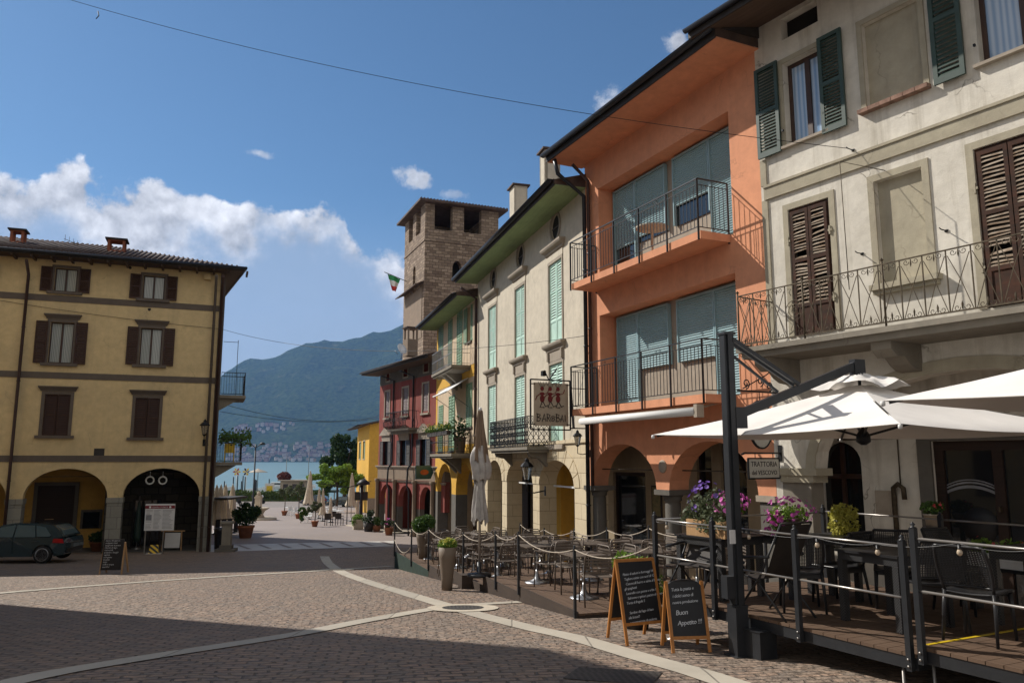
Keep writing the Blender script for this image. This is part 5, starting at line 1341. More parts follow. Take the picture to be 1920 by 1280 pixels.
for k, r in enumerate(up):
    x0,x1,z0,z1 = r; mb = MB(); b_ = .1; mb.box(x0-b_,x0-.002,-.04,.01,z0-b_,z1+b_).box(x1+.002,x1+b_,-.04,.01,z0-b_,z1+b_).box(x0,x1,-.04,.01,z1+.002,z1+b_).box(x0-b_-.05,x1+b_+.05,-.1,.01,z0-b_-.1,z0-b_-.002); t = F.b(mb, 'window', M['stonetrim'])
    c = (x0+x1)/2; shutter(x0,c-.01,z0,z1,.05,.03,16).build('shutter', M['greyshut'], t); shutter(c+.01,x1,z0,z1,.05,.03,16).build('shutter', M['greyshut'], t)
for r in at_:
    x0,x1,z0,z1 = r; mb = MB(); b_ = .08; mb.plate(rect(x0-b_,x1+b_,z0-b_,z1+b_), [rect(x0+.002,x1-.002,z0+.002,z1-.002)], -.035, .01); F.b(mb, 'attic_window', M['stonetrim'])
for r in md:
    x0,x1,z0,z1 = r; mb = MB(); b_ = .12; w = x1-x0
    mb.box(x0-b_,x0-.002,-.05,.01,z0,z1+.12).box(x1+.002,x1+b_,-.05,.01,z0,z1+.12).box(x0,x1,-.05,.01,z1+.002,z1+.12).box(x0-b_-.02,x1+b_+.02,-.06,.01,z1+.121,z1+.35)
    mb.plate([(x0-b_-.15,z1+.351),(x1+b_+.15,z1+.351),(x1+b_+.15,z1+.42),((x0+x1)/2,z1+.85),(x0-b_-.15,z1+.42)], [], -.16, .01); t = F.b(mb, 'window', M['stonetrim'])
    for a_, b2, h_ in ((x0-w*.28, x0+w*.16,0),(x1-w*.16,x1+w*.28,1)): shutter(a_,b2,z0,z1,-.06,.03,16).build('shutter', M['slate'], t)
    MB().box(x0+.01,x1-.01,.08,.1,z0+.01,z1-.01).build('pane', M['glass'], t)
# bulging balcony
c = (up[1][0]+up[1][1])/2; z = F.Z(748,803,-.5); x0, x1 = F.X(727,803,-.55), F.X(768,800,-.55); h = .95
mb = MB(); mb.box(x0,x1,-.6,-.002,z-.14,z).box(x0+.2,x1-.2,-.45,-.002,z-.3,z-.141); bl = F.b(mb, 'balcony', M['concrete'])
mb = MB()
n = 16
for k in range(n+1):
    x = x0+(x1-x0)*k/n; mb.tube([(x,-.6,z),(x,-.82,z+.15),(x,-.82,z+.38),(x,-.66,z+.62),(x,-.68,z+h)], .026, 4)
for xx in (x0,x1):
    for y in (-.15,-.35): mb.tube([(xx,y,z),(xx+(.2 if xx==x1 else -.2),y,z+.2),(xx,y,z+.62),(xx,y,z+h)], .015, 4)
mb.bar((x0,-.68,z+h),(x1,-.68,z+h),.035).bar((x0,-.68,z+h),(x0,-.02,z+h),.03).bar((x1,-.68,z+h),(x1,-.02,z+h),.03); mb.build('railing', M['blackiron'], bl)
zf, zr = eave(F, XL, XR, ZT, 1.05, 6, .28, M['soffit_brown'], .14, .55, .0, gr=.07, tiles=True, flat=True)
for u, v0 in ((739.5,700),(776.5,690)):
    x = F.X(u,760); x2 = F.X(u-4,905)
    pipe(F, [(x,-.9,ZT-.3),(x,-.07,ZT-.55),(x,-.07,zc+.25),(x-.15,-.25,zc-.1),(x-.15,-.3,zc2-.3),(x,-.22,zc2-.6),(x,-.2,zg+.2)], .05, M['gutter'])
x, z = F.L(770,645,1.6); ch = chimney(F, x, 1.6, z-.8, .7, .7, F.Z(770,618,1.6)-z+.8, M['redgrey'])
x, z = F.L(752,655,.6); e = empty('satellite_dish', F.W(x,.6,z), 0, 'white satellite dish on the eave of the red house', 'satellite dish')
mb = MB(); mb.T = Matrix.Rotation(.9,4,'Z') @ Matrix.Rotation(pi/2-.4,4,'X'); mb.lathe([(0,0),(.2,.03),(.36,.10),(.36,.115),(.2,.045),(0,.015)], n=18); mb.build('dish', M['whitepaint'], e)
mb = MB(); mb.tube([(0,.1,-.6),(0,.08,-.05)],.025,6).tube([(-.15,-.3,-.35),(-.3,-.5,-.15)],.015,5); mb.build('mast', M['rail'], e)
# teal hanging sign
x, z = F.L(796,885,-.7); e = empty('hanging_sign', F.W(x,-.7,z), atan2(F.dy,F.dx)+pi/2+.5, 'teal hexagonal hanging sign with an orange oval on the red house', 'sign')
mb = MB(); mb.plate([(-.75,-.35),(.5,-.35),(.75,0),(.5,.35),(-.75,.35)], [], -.03, .03); mb.build('panel', M['teal'], e)
mb = MB(); mb.plate([(.36*cos(k*pi/10)-.05,.14*sin(k*pi/10)) for k in range(20)], [], -.036, .036); mb.build('oval', M['rustorange'], e)

# ================================================================ yellow house at the end of the street
e0 = at(713, 880, 80.); 
F = Fac('yellow_house', 'small bright yellow house with a low pitched roof at the end of the row', at(691,880,82.).x, 82., .286, -.958, -5.6)
YF = F; XLy = F.X(669,880); zg = -.5; ZT = F.Z(690,796)
print('yellow', XLy, ZT)
wr = [F.R(674,677.5,897,921), F.R(682,685.5,897,922), F.R(673.5,677,829,860), F.R(681,684.5,827,860)]
front(F, 'wall', M['yellowpaint'], XLy, 0, zg, ZT, wr, (), 0, .35)
mb = MB(); mb.box(XLy,XLy+.3,.351,9,zg,ZT); F.b(mb, 'side_wall', M['yellowpaint'])
# gable wall facing the square
mb = MB(); mb.plate([(.352,zg),(8,zg),(8,ZT+1.7),(.352,ZT+.05)], [], -.3, -.001, fn=lambda p: (p[1],p[0],p[2])); F.b(mb, 'gable_wall', M['yellowpaint'])
mb = MB(); mb.box(XLy+.31,-.31,.7,.8,zg,ZT-.1); F.b(mb, 'room_dark', M['dark'])
for r in wr: mb = MB(); b_ = .1; mb.plate(rect(r[0]-b_,r[1]+b_,r[2]-b_,r[3]+b_),[rect(r[0]+.002,r[1]-.002,r[2]+.002,r[3]-.002)],-.04,.01); t = F.b(mb, 'window', M['stonetrim']); shutter(r[0],(r[0]+r[1])/2,r[2],r[3],.1,.03,12).build('shutter', M['sage'], t)
mb = MB(); mb.box(-.31,.01,-.01,9,zg,zg+2.2); F.b(mb, 'stone_base', M['redgrey'])
eave(F, XLy, 0, ZT, 1.1, 8, .22, M['soffit_brown'], .16, .4, .5, gr=.08)

# ================================================================ stone tower
Td = Vector((.924,.383,0)).normalized(); tp = at(794, 600, 60.)
F = Fac('stone_tower', 'square medieval stone tower with an open belfry and flat tiled roof', tp.x, 60., .924, .383, -5.0)
TF = F; w = F.X(934, 600); print('tower', w)
zr_ = F.Z(795, 378); ztop = zr_; d = w
zs1 = F.Z(794,449)
op = [F.R(815,849,381,428), F.R(870,903,385,433)]
zz0, zz1 = op[0][2]-.15, ztop-.06
op = [(o[0],o[1],zz0,zz1) for o in op]
aw_ = F.R(848,866,489,529)
archw = [(aw_[0],aw_[2]),(aw_[1],aw_[2]),(aw_[1],aw_[3]-.7)] + arc((aw_[0]+aw_[1])/2, aw_[3]-.7, (aw_[1]-aw_[0])/2, .7, 0, 180, 10)[1:-1] + [(aw_[0],aw_[3]-.7)]
mb = MB(); mb.plate(rect(0,w,-1,ztop), [rect(*o) for o in op]+[archw], 0, .6); F.b(mb, 'wall', M['rubble'])
# left face (local x = 0 plane, going back)
def lf(u, v):  # hit the x=0 plane
    o = F.I @ Vector((0,0,0)); dd = F.I.to_3x3() @ ray(u,v); t = -o.x/dd.x; return o.y+t*dd.y, o.z+t*dd.z
ly = [lf(775,430), lf(784,420)]
oL = [(d-2.6,d-1.3,zz0,zz1),(1.3,2.7,zz0,zz1)]
ay, az_ = lf(776.5, 522)
archl = [(ay-.4,az_-1.2),(ay+.4,az_-1.2),(ay+.4,az_+.6)] + arc(ay, az_+.6, .4, .4, 0, 180, 8)[1:-1] + [(ay-.4,az_+.6)]
mb = MB(); mb.plate(rect(.601,d,-1,ztop), [rect(*o) for o in oL]+[archl], 0, .6, fn=lambda p: (p[1], p[0], p[2])); F.b(mb, 'wall', M['rubble'])
mb = MB(); mb.plate(rect(.601,d,-1,ztop), [rect(1.2,2.4,zz0,zz1)], w-.6, w, fn=lambda p: (p[1], p[0], p[2])).box(.6,w-.601,d-.6,d,-1,ztop); F.b(mb, 'wall', M['rubble'])
mb = MB(); mb.box(.61,w-.61,.61,d-.61,zz0-.6,zz0-.3).box(.61,w-.61,.9,1.0,-1,zz0-.61).box(.9,1.0,1.01,d-.61,-1,zz0-.61); F.b(mb, 'floor_inside', M['dark'])
mb = MB(); mb.box(-.06,w+.06,-.06,-.001,zs1-.08,zs1+.06).box(-.06,-.001,0,d,zs1-.08,zs1+.06); F.b(mb, 'string_course', M['rubble'])
ov_ = .62; mb = MB(); zt = ztop-.05
mb.add([(-ov_,-ov_,zt-.05),(w+ov_,-ov_,zt-.05),(w+ov_,d+ov_,zt-.05),(-ov_,d+ov_,zt-.05),(-ov_,-ov_,zt+.12),(w+ov_,-ov_,zt+.12),(w+ov_,d+ov_,zt+.12),(-ov_,d+ov_,zt+.12),(w/2,d/2,zt+.75)],[(0,3,2,1),(0,1,5,4),(1,2,6,5),(2,3,7,6),(3,0,4,7),(4,5,8),(5,6,8),(6,7,8),(7,4,8)]); rf = F.b(mb, 'roof', M['tile'])
mb = MB()
for k in range(28):
    x = -ov_+.1+(w+2*ov_-.2)*k/27; f = min(1,abs((x-w/2)/(w/2+ov_))); mb.tube([(x,-ov_-.05,zt+.14),(x,d/2-(d/2+ov_)*f,zt+.77-.63*f)],.06,5)
mb.build('roof_tiles', M['tile'], rf)
# little pent roof, painted panel and flag on the left face
y0, z0 = lf(765,555); y1, z1 = lf(790,532)
mb = MB(); mb.add([(0,.1,z0+.25),(0,d-.1,z0+.25),(-.75,d-.0,z0-.1),(-.75,-.05,z0-.1),(0,.1,z0+.33),(0,d-.1,z0+.33),(-.75,d-.0,z0-.02),(-.75,-.05,z0-.02)],[(0,1,2,3),(7,6,5,4),(3,2,6,7),(0,3,7,4),(1,5,6,2)]); F.b(mb, 'pent_roof', M['tile'])
mb = MB(); mb.box(-.04,-.001,.5,d-.4,z0-4.2,z0-.1); F.b(mb, 'plaster_panel', M['redgrey'])
fy, fz = lf(764, 528)
P0 = F.W(-.02, fy, fz); e = empty('flag', P0, atan2(F.dy,F.dx), 'green white and red flag on a slanting pole on the stone tower', 'flag')
mb = MB(); q = Vector((-1.9,.4,.75)); mb.tube([(0,0,0), tuple(q)], .03, 6); mb.build('flag_pole', M['blackiron'], e)
for k, m_ in enumerate(('greenpaint','whitepaint','redpaint')):
    mb = MB(); vs = []; nn = 8
    for j in range(2):
        for i in range(nn+1):
            s = i/nn; wd = .55+.9*(1-.25*(k+j)); tt = .30+.55*(s) ; tt = .58+(tt-.58)*(1-.22*(k+j))
            p = q*tt; vs.append((p.x, p.y+.10*sin(s*9+k), p.z-.02-(k+j)*.42))
    mb.add(vs, [(i,i+1,nn+2+i,nn+1+i) for i in range(nn)], True); mb.build('flag_stripe', M[m_], e)
# ================================================================ house behind the photographer's left, out of frame, that shades the square
poly = [(-25.2,23.2),(-16.1,17.35),(-15.1,17.8),(-14.3,16.5),(-7.6,6.0),(-19,-2),(-36,14)]
e = empty('square_house', (-16.1,17.35,-2.6), 0, 'plain ochre corner house left of the camera, known by its shadow on the cobbles', 'building')
lp = [(a+16.1, b-17.35) for a, b in poly]
mb = MB(); mb.prism(lp, -.6, 14.3); mb.build('wall', M['ochre'], e)
mb = MB(); mb.prism(lp, 14.301, 14.6); mb.build('roof', M['tile'], e)
for (a, b) in zip(lp[:5], lp[1:5]):
    a, b = Vector((*a,0)), Vector((*b,0)); d = b-a; L = d.length; d /= L; nn = Vector((d.y,-d.x,0)); nn = -nn if nn.y < 0 else nn
    for k in range(int(L//2.6)):
        for z in (1.2, 4.6, 7.9, 11.0):
            c = a+d*(1.3+k*2.6); mb = MB(); q0 = c-d*.5+nn*.02; q1 = c+d*.5+nn*.02
            mb.bar((q0.x,q0.y,z+.9),(q1.x,q1.y,z+.9),.06,1.7); mb.build('shutter', M['brownshut'], e)
# ================================================================ helpers for loose things
def txt(s, size, mat, parent, mat4, shear=0, name='lettering', ext=.0015, space=1.0, al='LEFT'):
    c = bpy.data.curves.new('t', 'FONT'); c.body = s; c.size = size; c.shear = shear; c.extrude = ext; c.space_character = space; c.align_x = al; c.resolution_u = 2
    o = bpy.data.objects.new('t', c); COL.objects.link(o)
    me = bpy.data.meshes.new_from_object(o.evaluated_get(bpy.context.evaluated_depsgraph_get())); bpy.data.objects.remove(o)
    me.name = name; me.materials.clear(); me.materials.append(mat)
    r = bpy.data.objects.new(name, me); COL.objects.link(r); r.parent = parent; r.matrix_local = mat4; return r
def foliage(mb_n, blobs, size, mat, name, parent=None, seed=1, asp=.5, flat=0):
    """leaf-sized faces through the volume of several blobs [(x,y,z,rx,ry,rz)]"""
    rnd = random.Random(seed); mb = MB(); vol = [b[3]*b[4]*b[5] for b in blobs]; tot = sum(v**.7 for v in vol)
    for b, v in zip(blobs, vol):
        for k in range(int(mb_n*v**.7/tot)+3):
            d = Vector([rnd.gauss(0,1) for _ in range(3)]).normalized(); r = rnd.random()**.45
            c = Vector((b[0]+d.x*r*b[3], b[1]+d.y*r*b[4], b[2]+d.z*r*b[5]))
            a = Vector([rnd.gauss(0,1) for _ in range(3)]).normalized(); e2 = a.cross(Vector([rnd.gauss(0,1) for _ in range(3)])).normalized()
            s_ = size*rnd.uniform(.6,1.4); a *= s_; e2 *= s_*asp
            mb.add([c-a, c+e2, c+a, c-e2], [(0,1,2,3)])
    return mb.build(name, mat, parent)
def flowers(n, blobs, size, mat, name, parent, seed=1):
    rnd = random.Random(seed); mb = MB()
    for k in range(n):
        b = rnd.choice(blobs); d = Vector((rnd.gauss(0,1), rnd.gauss(0,1)-.4, rnd.gauss(0,1)+.5)).normalized(); r = rnd.uniform(.85,1.1)
        c = Vector((b[0]+d.x*r*b[3], b[1]+d.y*r*b[4], b[2]+d.z*r*b[5])); nrm = (d+Vector([rnd.gauss(0,.35) for _ in range(3)])).normalized()
        t = nrm.orthogonal().normalized(); u_ = nrm.cross(t); s_ = size*rnd.uniform(.7,1.2); m = 7
        vs = [c] + [c + (t*cos(2*pi*i/m)+u_*sin(2*pi*i/m))*s_ + nrm*s_*.35 for i in range(m)]
        mb.add(vs, [(0,1+i,1+(i+1)%m) for i in range(m)])
    return mb.build(name, mat, parent)
def rename(o, new): o.name = new; return o

# ---------------------------------------------------------------- metal terrace chair (front faces -y)
def make_metal_chair():
    e = empty('metal_chair', (0,0,0), 0, 'x', 'chair'); m = M['taupe']; w = .24
    for sx in (-1,1):
        MB().tube([(sx*w,-.22,0),(sx*w,-.21,.44),(sx*w,-.215,.62),(sx*w,-.19,.655)], .0125, 6).build('leg', m, e)
        MB().tube([(sx*w*.98,.27,0),(sx*w,.20,.42),(sx*w*.97,.22,.5)], .0125, 6).build('leg', m, e)
        MB().tube([(sx*w,-.19,.655),(sx*w*1.02,0,.66),(sx*w,.22,.645)], .0125, 6).bar((sx*w*1.03,-.2,.668),(sx*w*1.03,.15,.67),.035,.008).build('armrest', m, e)
    mb = MB()
    for k in range(9):
        y = -.22+k*.05; dz = -.012*sin(pi*k/8); 
        mb.box(-.215,.215,y,y+.042,.438+dz,.446+dz)
    mb.tube([(-.225,-.22,.44),(-.225,.21,.44)],.011,6).tube([(.225,-.22,.44),(.225,.21,.44)],.011,6).tube([(-.225,-.225,.44),(.225,-.225,.44)],.012,6)
    mb.build('seat', m, e)
    mb = MB(); mb.tube([(-w*.97,.22,.48),(-w*.95,.25,.72),(-w*.85,.265,.80),(-w*.7,.27,.825),(w*.7,.27,.825),(w*.85,.265,.80),(w*.95,.25,.72),(w*.97,.22,.48)], .0125, 6)
    for k in range(6):
        z = .50+k*.05; y = .222+.035*(k/5); mb.add([(-w*.95,y,z),(0,y+.03,z),(w*.95,y,z),(w*.95,y+.004,z+.032),(0,y+.034,z+.032),(-w*.95,y+.004,z+.032)],[(0,1,4,5),(1,2,3,4)])
    mb.build('backrest', m, e); e.scale = (1.08,1.08,1.05); return e
def make_metal_table():
    e = empty('terrace_table', (0,0,0), 0, 'x', 'table')
    mb = MB(); mb.box(-.33,.33,-.33,.33,.725,.74); 
    for k in range(7): mb.box(-.31+k*.09,-.31+k*.09+.07,-.31,.31,.741,.746)
    mb.build('tabletop', M['taupe'], e)
    MB().lathe([(.025,.16),(.022,.72)],n=12).build('column', M['alu'], e)
    MB().lathe([(.25,0),(.25,.012),(.16,.03),(.08,.07),(.045,.13),(.03,.2),(.026,.26)],n=24).build('base', M['alu'], e); return e
chair0 = make_metal_chair(); table0 = make_metal_table()
for q in (chair0, table0): KID[q.name] = kids(q)
first = {chair0.name: True, table0.name: True}
def inst(proto, loc, rz, label, group):
    if first.get(proto.name, True):
        first[proto.name] = False; proto.location = loc; proto.rotation_euler[2] = rz; proto['label'] = label; proto['group'] = group; return proto
    return dup(proto, loc, rz, label, group)

# ---------------------------------------------------------------- stepped terrace on the left of the right-hand row
D0 = Vector((1.035, 12.6, 0)); dv = Vector((-.331,.944,0)).normalized(); pv_ = Vector((dv.y,-dv.x,0))
ANG = atan2(dv.y, dv.x)
def dp(s, t, z=0): p = D0 + dv*s + pv_*t; p.z = z; return p
mods = [(0,2.65,-2.36),(2.65,4.95,-2.47),(4.95,7.35,-2.68),(7.35,9.95,-2.86),(9.95,14.8,-3.02)]
DEP = 3.7
nm = ['nearest', 'second', 'third', 'fourth', 'farthest']
for i, (s0, s1, z) in enumerate(mods):
    e = empty('terrace_deck', dp(s0,0,z-.5), ANG, f'{nm[i]} stepped wooden platform of the roped terrace, counting from the chalkboards', 'platform', 'platforms of the roped terrace')
    L = s1-s0-.02; mb = MB()   # local: x along, -y is toward the houses
    n = int(DEP/.125)
    for k in range(n): y = -DEP*k/n; mb.box(0.0, L, y-DEP/n+.008, y, .47, .5)
    mb.build('boards', M['deck'], e)
    g0 = min(gz(dp(s0,0).y), gz(dp(s1,0).y)) - (z-.5) - .03
    mb = MB(); mb.box(0,L,.003,.03,g0,.53).box(0,.03,-DEP,.002,g0,.468).box(L-.03,L,-DEP,.002,g0,.468)
    mb.build('fascia', M['greenside' if i == 4 else 'deckside'], e)
def lv(s):
    for s0,s1,z in mods:
        if s <= s1: return z
    return mods[-1][2]
# posts and rope
ps = [0.02, 2.62, 4.0, 6.4, 9.9, 12.1, 14.75]
def post(p, h, name='rope_post', r=.02, lab='', grp='posts of the roped terrace', lower=.08, knob=True):
    e = empty(name, p, ANG, lab, 'post', grp)
    mb = MB(); mb.box(-r,r,-r,r,-lower,h); mb.build('shaft', M['charcoal'], e)
    mb = MB(); mb.lathe([(r*1.2,h),(r*1.2,h+.012),(.012,h+.02),(.022,h+.04),(0,h+.06)], n=10); mb.build('finial', M['charcoal'], e); return e
def sag(a, b, d, n=14): return [a.lerp(b, k/n) - Vector((0,0,d*4*(k/n)*(1-k/n))) for k in range(n+1)]
ordn = ['first','second','third','fourth','fifth','sixth','seventh','eighth','ninth','tenth','eleventh']
tops = []
for i, s in enumerate(ps):
    z = lv(s); p = dp(s, -.05, z); post(p, .98, lab=f'{ordn[i]} square dark post along the kerb side of the roped terrace, from the near end', lower=.12); tops.append(p+Vector((0,0,.97)))
Pr = Vector((1.86,10.52,-1.68)); chain = [Pr+Vector((-.05,0,.55))] + tops
for i, (a, b) in enumerate(zip(chain, chain[1:])):
    d = .05 + .04*(b-a).length; mb = MB(); mb.tube([tuple(q) for q in sag(a, b, d)], .009, 6)
    tag(mb.build('rope', M['rope']), f'cream rope sagging over the {ordn[i]} gap of the kerb side posts, from the near end', 'rope', 'ropes of the terrace')
a = tops[-1]-Vector((0,0,.55)); b = tops[-2]-Vector((0,0,.5)); mb = MB(); mb.tube([tuple(q) for q in sag(a, b, .3)], .011, 6); tag(mb.build('rope', M['rope']), 'lower cream rope hanging beside the rounded shrub at the far end', 'rope', 'ropes of the terrace')
rt = []
rs = [.1, 2.0, 4.2, 6.3, 8.3, 10.5, 12.6]
for i, s in enumerate(rs):
    z = lv(s); p = dp(s, DEP-.1, z); post(p, .98, lab=f'{ordn[i]} dark post on the house side of the roped terrace, from the near end'); rt.append(p+Vector((0,0,.97)))
for i, (a, b) in enumerate(zip(rt, rt[1:])):
    mb = MB(); mb.tube([tuple(q) for q in sag(a, b, .14)], .011, 6); tag(mb.build('rope', M['rope']), f'cream rope over the {ordn[i]} gap of the house side posts, from the near end', 'rope', 'ropes of the terrace')
# tables and chairs
random.seed(21)
tabs = [1.25, 3.8, 6.1, 8.05, 9.3, 11.0, 12.8]
for i, s in enumerate(tabs):
    for row, t in (('kerb', .72), ('middle', 1.95), ('house', 3.0)):
        if row == 'house' and i > 4: continue
        jt = random.uniform(-.08,.08); z = lv(s)
        inst(table0, dp(s, t+jt, z), ANG+random.uniform(-.06,.06), f'{ordn[i]} small square metal table of the {row} side row, from the near end', 'small tables on the roped terrace')
        for side, ds, dt, fa in (('kerb', random.uniform(-.12,.12), -.60, 1), ('house', random.uniform(-.12,.12), .62, -1), ('near', -.62, random.uniform(-.08,.08), 0), ('far', .62, random.uniform(-.08,.08), 0)):
            if side == 'kerb' and row == 'kerb' and i != 3: continue
            if side in ('kerb','house') and random.random() < .35: continue
            if side in ('near','far') and (random.random() < (.0 if row == 'kerb' else .2) or lv(s+ds) != z or s+ds < .15): continue
            # chair front faces the table
            q = dp(s+ds, t+jt+dt, z); face = (pv_*(-dt) + dv*(-ds)).normalized() if abs(ds) > .4 or abs(dt) > .4 else pv_
            rz = atan2(face.y, face.x) + pi/2 + random.uniform(-.35,.35)
            inst(chair0, q, rz, f'taupe metal chair, {side} side of the {ordn[i]} {row} row table from the near end', 'taupe metal chairs on the roped terrace')
# wedge step box by the planter
g = gnd(868, 1103); e = tag(MB().box(-.02,.02,-.5,.5,0,.02).box(-.16,.16,-.13,.13,0,.30).build('terrace_step', M['deckside'], None, (g.x+.05,g.y+.1,g.z), ANG), 'dark boxy step beside the tall tapered planter', 'step')
# ---------------------------------------------------------------- planters
def tall_planter(loc, h, r, lab, plant, seed, grp=None):
    e = empty('tall_planter', loc, 0, lab, 'planter', grp)
    MB().lathe([(r*.58,0),(r*.66,h*.3),(r*.9,h*.75),(r,h),(r*.93,h),(r*.9,h-.06)],n=24).build('pot', M['taupeplanter'], e)
    MB().lathe([(0,h-.05),(r*.9,h-.05)],n=20).build('soil', M['soil'], e)
    if plant == 'yellow':
        foliage(900, [(0,0,h+.05,r*1.0,r*1.0,.12),(r*.4,0,h+.06,r*.7,r*.7,.12),(-r*.5,0,h+.02,r*.6,r*.6,.12)], .035, M['leafbright'], 'plant', e, seed); foliage(300, [(0,0,h+.1,r*1.0,r*1.0,.1)], .028, M['leafyellow'], 'blossoms', e, seed+1)
    else:
        foliage(3600, [(0,0,h+.25,.34,.34,.27),(.1,.05,h+.3,.28,.28,.24),(-.12,0,h+.2,.28,.28,.25)], .035, M['leaf'], 'shrub', e, seed)
    return e
g = gnd(838, 1106); tall_planter(g, .92, .20, 'tall tapered taupe planter with a low yellow green plant, standing on the cobbles', 'yellow', 5)
p = dp(12.9, .5, mods[4][2]); tall_planter(p, .80, .24, 'tapered taupe planter with a rounded green shrub at the far end of the terrace', 'round', 6)
# ---------------------------------------------------------------- closed grey parasol
def closed_parasol(loc, h, r, z0, mats, lab, seed=1, cover=None, sc=1, grp=None, tiec=True):
    """pole with a furled canopy from height z0 up to h"""
    e = empty('closed_parasol', loc, 0, lab, 'parasol', grp); rnd = random.Random(seed)
    MB().lathe([(.028,0),(.028,h)],n=8).build('pole', M['rail'], e)
    mb = MB(); mb.lathe([(.26,0),(.26,.06),(.05,.08),(.05,.3)],n=16); mb.build('base', M['charcoal'], e)
    def furl(za, zb, prof, mat, name, folds=9, dx=.0):
        mb = MB(); n = 54; m = 26; vs = []
        ph = rnd.random()*6
        for j in range(m+1):
            f = j/m; z = za+(zb-za)*f; rr = prof(f)
            for k in range(n):
                a = 2*pi*k/n; w_ = 1+.16*sin(folds*a+ph+1.2*sin(f*3))+.07*sin(folds*2.4*a+f*3)+.10*sin(3*a+f*4+ph)
                hem = (.06*sin(folds*a+ph)+.05*sin(3*a)) if j == 0 else 0
                vs.append((rr*w_*cos(a)+dx*sin(f*6), rr*w_*sin(a), z+hem))
        mb.add(vs, [(j*n+k, j*n+(k+1)%n, (j+1)*n+(k+1)%n, (j+1)*n+k) for j in range(m) for k in range(n)], True); return mb.build(name, mat, e)
    if cover:
        zc = z0+(h-z0)*.63
        furl(zc-.25, h, lambda f: r*(.85-.75*f)+.035, mats, 'canopy')
        furl(z0+(h-z0)*.36, zc+.12, lambda f: r*(.95+.40*sin(pi*min(1,f*1.02))**.7-.25*f), cover, 'cover', 5, .02)
        furl(z0, z0+(h-z0)*.38, lambda f: r*(1.05-.45*f), cover, 'cover_skirt', 7)
    else:
        furl(z0, h, lambda f: r*(1.0-.25*sin(pi*f))*(1-f)**.75+.03+(.0 if f > .1 else .02), mats, 'canopy')
        if tiec:
            zt = z0+(h-z0)*.3; MB().lathe([(r*.72,zt),(r*.74,zt+.05)],n=18).build('strap', mats, e)
    MB().lathe([(.0,h+.08),(.035,h+.06),(.04,h),(.0,h-.01)],n=10).build('finial', M['whitepaint'], e); return e
gp = at(900, 762, 17.1); closed_parasol((gp.x, 17.3, mods[1][2]), gp.z-mods[1][2]-.08, .15, at(900,978,17.1).z-mods[1][2], M['canvas_brown'], 'big closed brown parasol wrapped in a dirty white cover, standing on the roped terrace', 4, M['canvas_grey'])

# ================================================================ right-hand trattoria deck
R0 = Vector((1.90, 10.46, 0)); rv = Vector((.46,-.89,0)).normalized(); rp = Vector((-rv.y, rv.x, 0)); RA = atan2(rv.y, rv.x)
def rq(s, t, z=0): p = R0 + rv*s + rp*t; p.z = z; return p
SEP = 3.66; RDEP = 3.0
for i, (s0, s1, z) in enumerate(((0, SEP, -1.70), (SEP+.01, 8.6, -1.62))):
    e = empty('trattoria_deck', rq(s0,0,z), RA, ('left' if i == 0 else 'right')+' module of the dark timber dining deck on steel legs beside the trattoria', 'platform', 'modules of the dining deck')
    L = s1-s0-.01; mb = MB(); n = int(L/.145)
    for k in range(n): x = L*k/n; mb.box(x+.004, x+L/n-.004, .0, RDEP, -.03, 0)
    mb.build('boards', M['deck'], e)
    mb = MB(); mb.box(0,L,.01,.06,-.14,-.031).box(0,L,RDEP-.06,RDEP-.01,-.14,-.031).box(0,.05,.061,RDEP-.061,-.14,-.031).box(L-.05,L,.061,RDEP-.061,-.14,-.031); mb.build('frame', M['charcoal'], e)
    for x in [L*f for f in ((.05,.5,.95) if i == 0 else (.02,.35,.68))]:
        for y in (.05, RDEP-.1):
            gg = gz((rq(s0+x, y)).y)-z; mb = MB(); mb.lathe([(.07,gg),(.07,gg+.01),(.015,gg+.02),(.013,-.14)], x, y, 12); mb.build('leg', M['rail'], e)
    for y in (.3,) : pass
    # kerb edging strip
    if i == 1: mb = MB(); mb.box(.0,.035,.1,RDEP,.002,.006); mb.build('hazard_strip', M['hazard'] if 'hazard' in M else M['yellowplastic'], e)
def steel_post(p, h, lab, lower, grp='posts of the trattoria railing'):
    e = empty('railing_post', p, RA, lab, 'post', grp); r = .026
    MB().box(-r,r,-r,r,-lower,h).build('shaft', M['charcoal'], e); MB().lathe([(.03,h),(.03,h+.008),(.01,h+.014),(.024,h+.035),(0,h+.055)],n=12).build('finial', M['charcoal'], e)
    mb = MB()
    for zz in (-.04,-.10): mb.T = Matrix.Translation((0,-r,zz)) @ Matrix.Rotation(pi/2,4,'X'); mb.lathe([(.011,0),(.011,.01),(0,.012)],n=6)
    mb.build('bolt', M['rail'], e); return e
def railbar(a, b, r, lab): mb = MB(); mb.tube([tuple(a), tuple(b)], r, 8); return tag(mb.build('rail_bar', M['rail']), lab, 'rail', 'bars of the trattoria railing')
fr = [(0.0,-1.70),(1.1,-1.70),(2.36,-1.70),(SEP-.05,-1.70),(SEP+.07,-1.62),(6.2,-1.62),(8.5,-1.62)]
for i, (s, z) in enumerate(fr): steel_post(rq(s,-.035,z), (.98 if i < 4 else 1.02), f'{ordn[i]} charcoal post of the kerb side trattoria railing, from the left', .14)
for i, (a, b) in enumerate(zip(fr, fr[1:])):
    if i == 3: continue
    for h, w_ in ((.93,'upper'),(.48,'lower')):
        railbar(rq(a[0],-.035,a[1]+h), rq(b[0],-.035,b[1]+h), .012, f'{w_} steel bar of the kerb side railing after its {ordn[i]} post')
rr = [(0.05,-1.70),(1.9,-1.70),(3.0,-1.70),(4.05,-1.62),(6.5,-1.62)]
for i, (s, z) in enumerate(rr): steel_post(rq(s,RDEP+.03,z), 1.0, f'{ordn[i]} charcoal post of the house side trattoria railing, from the left', .12)
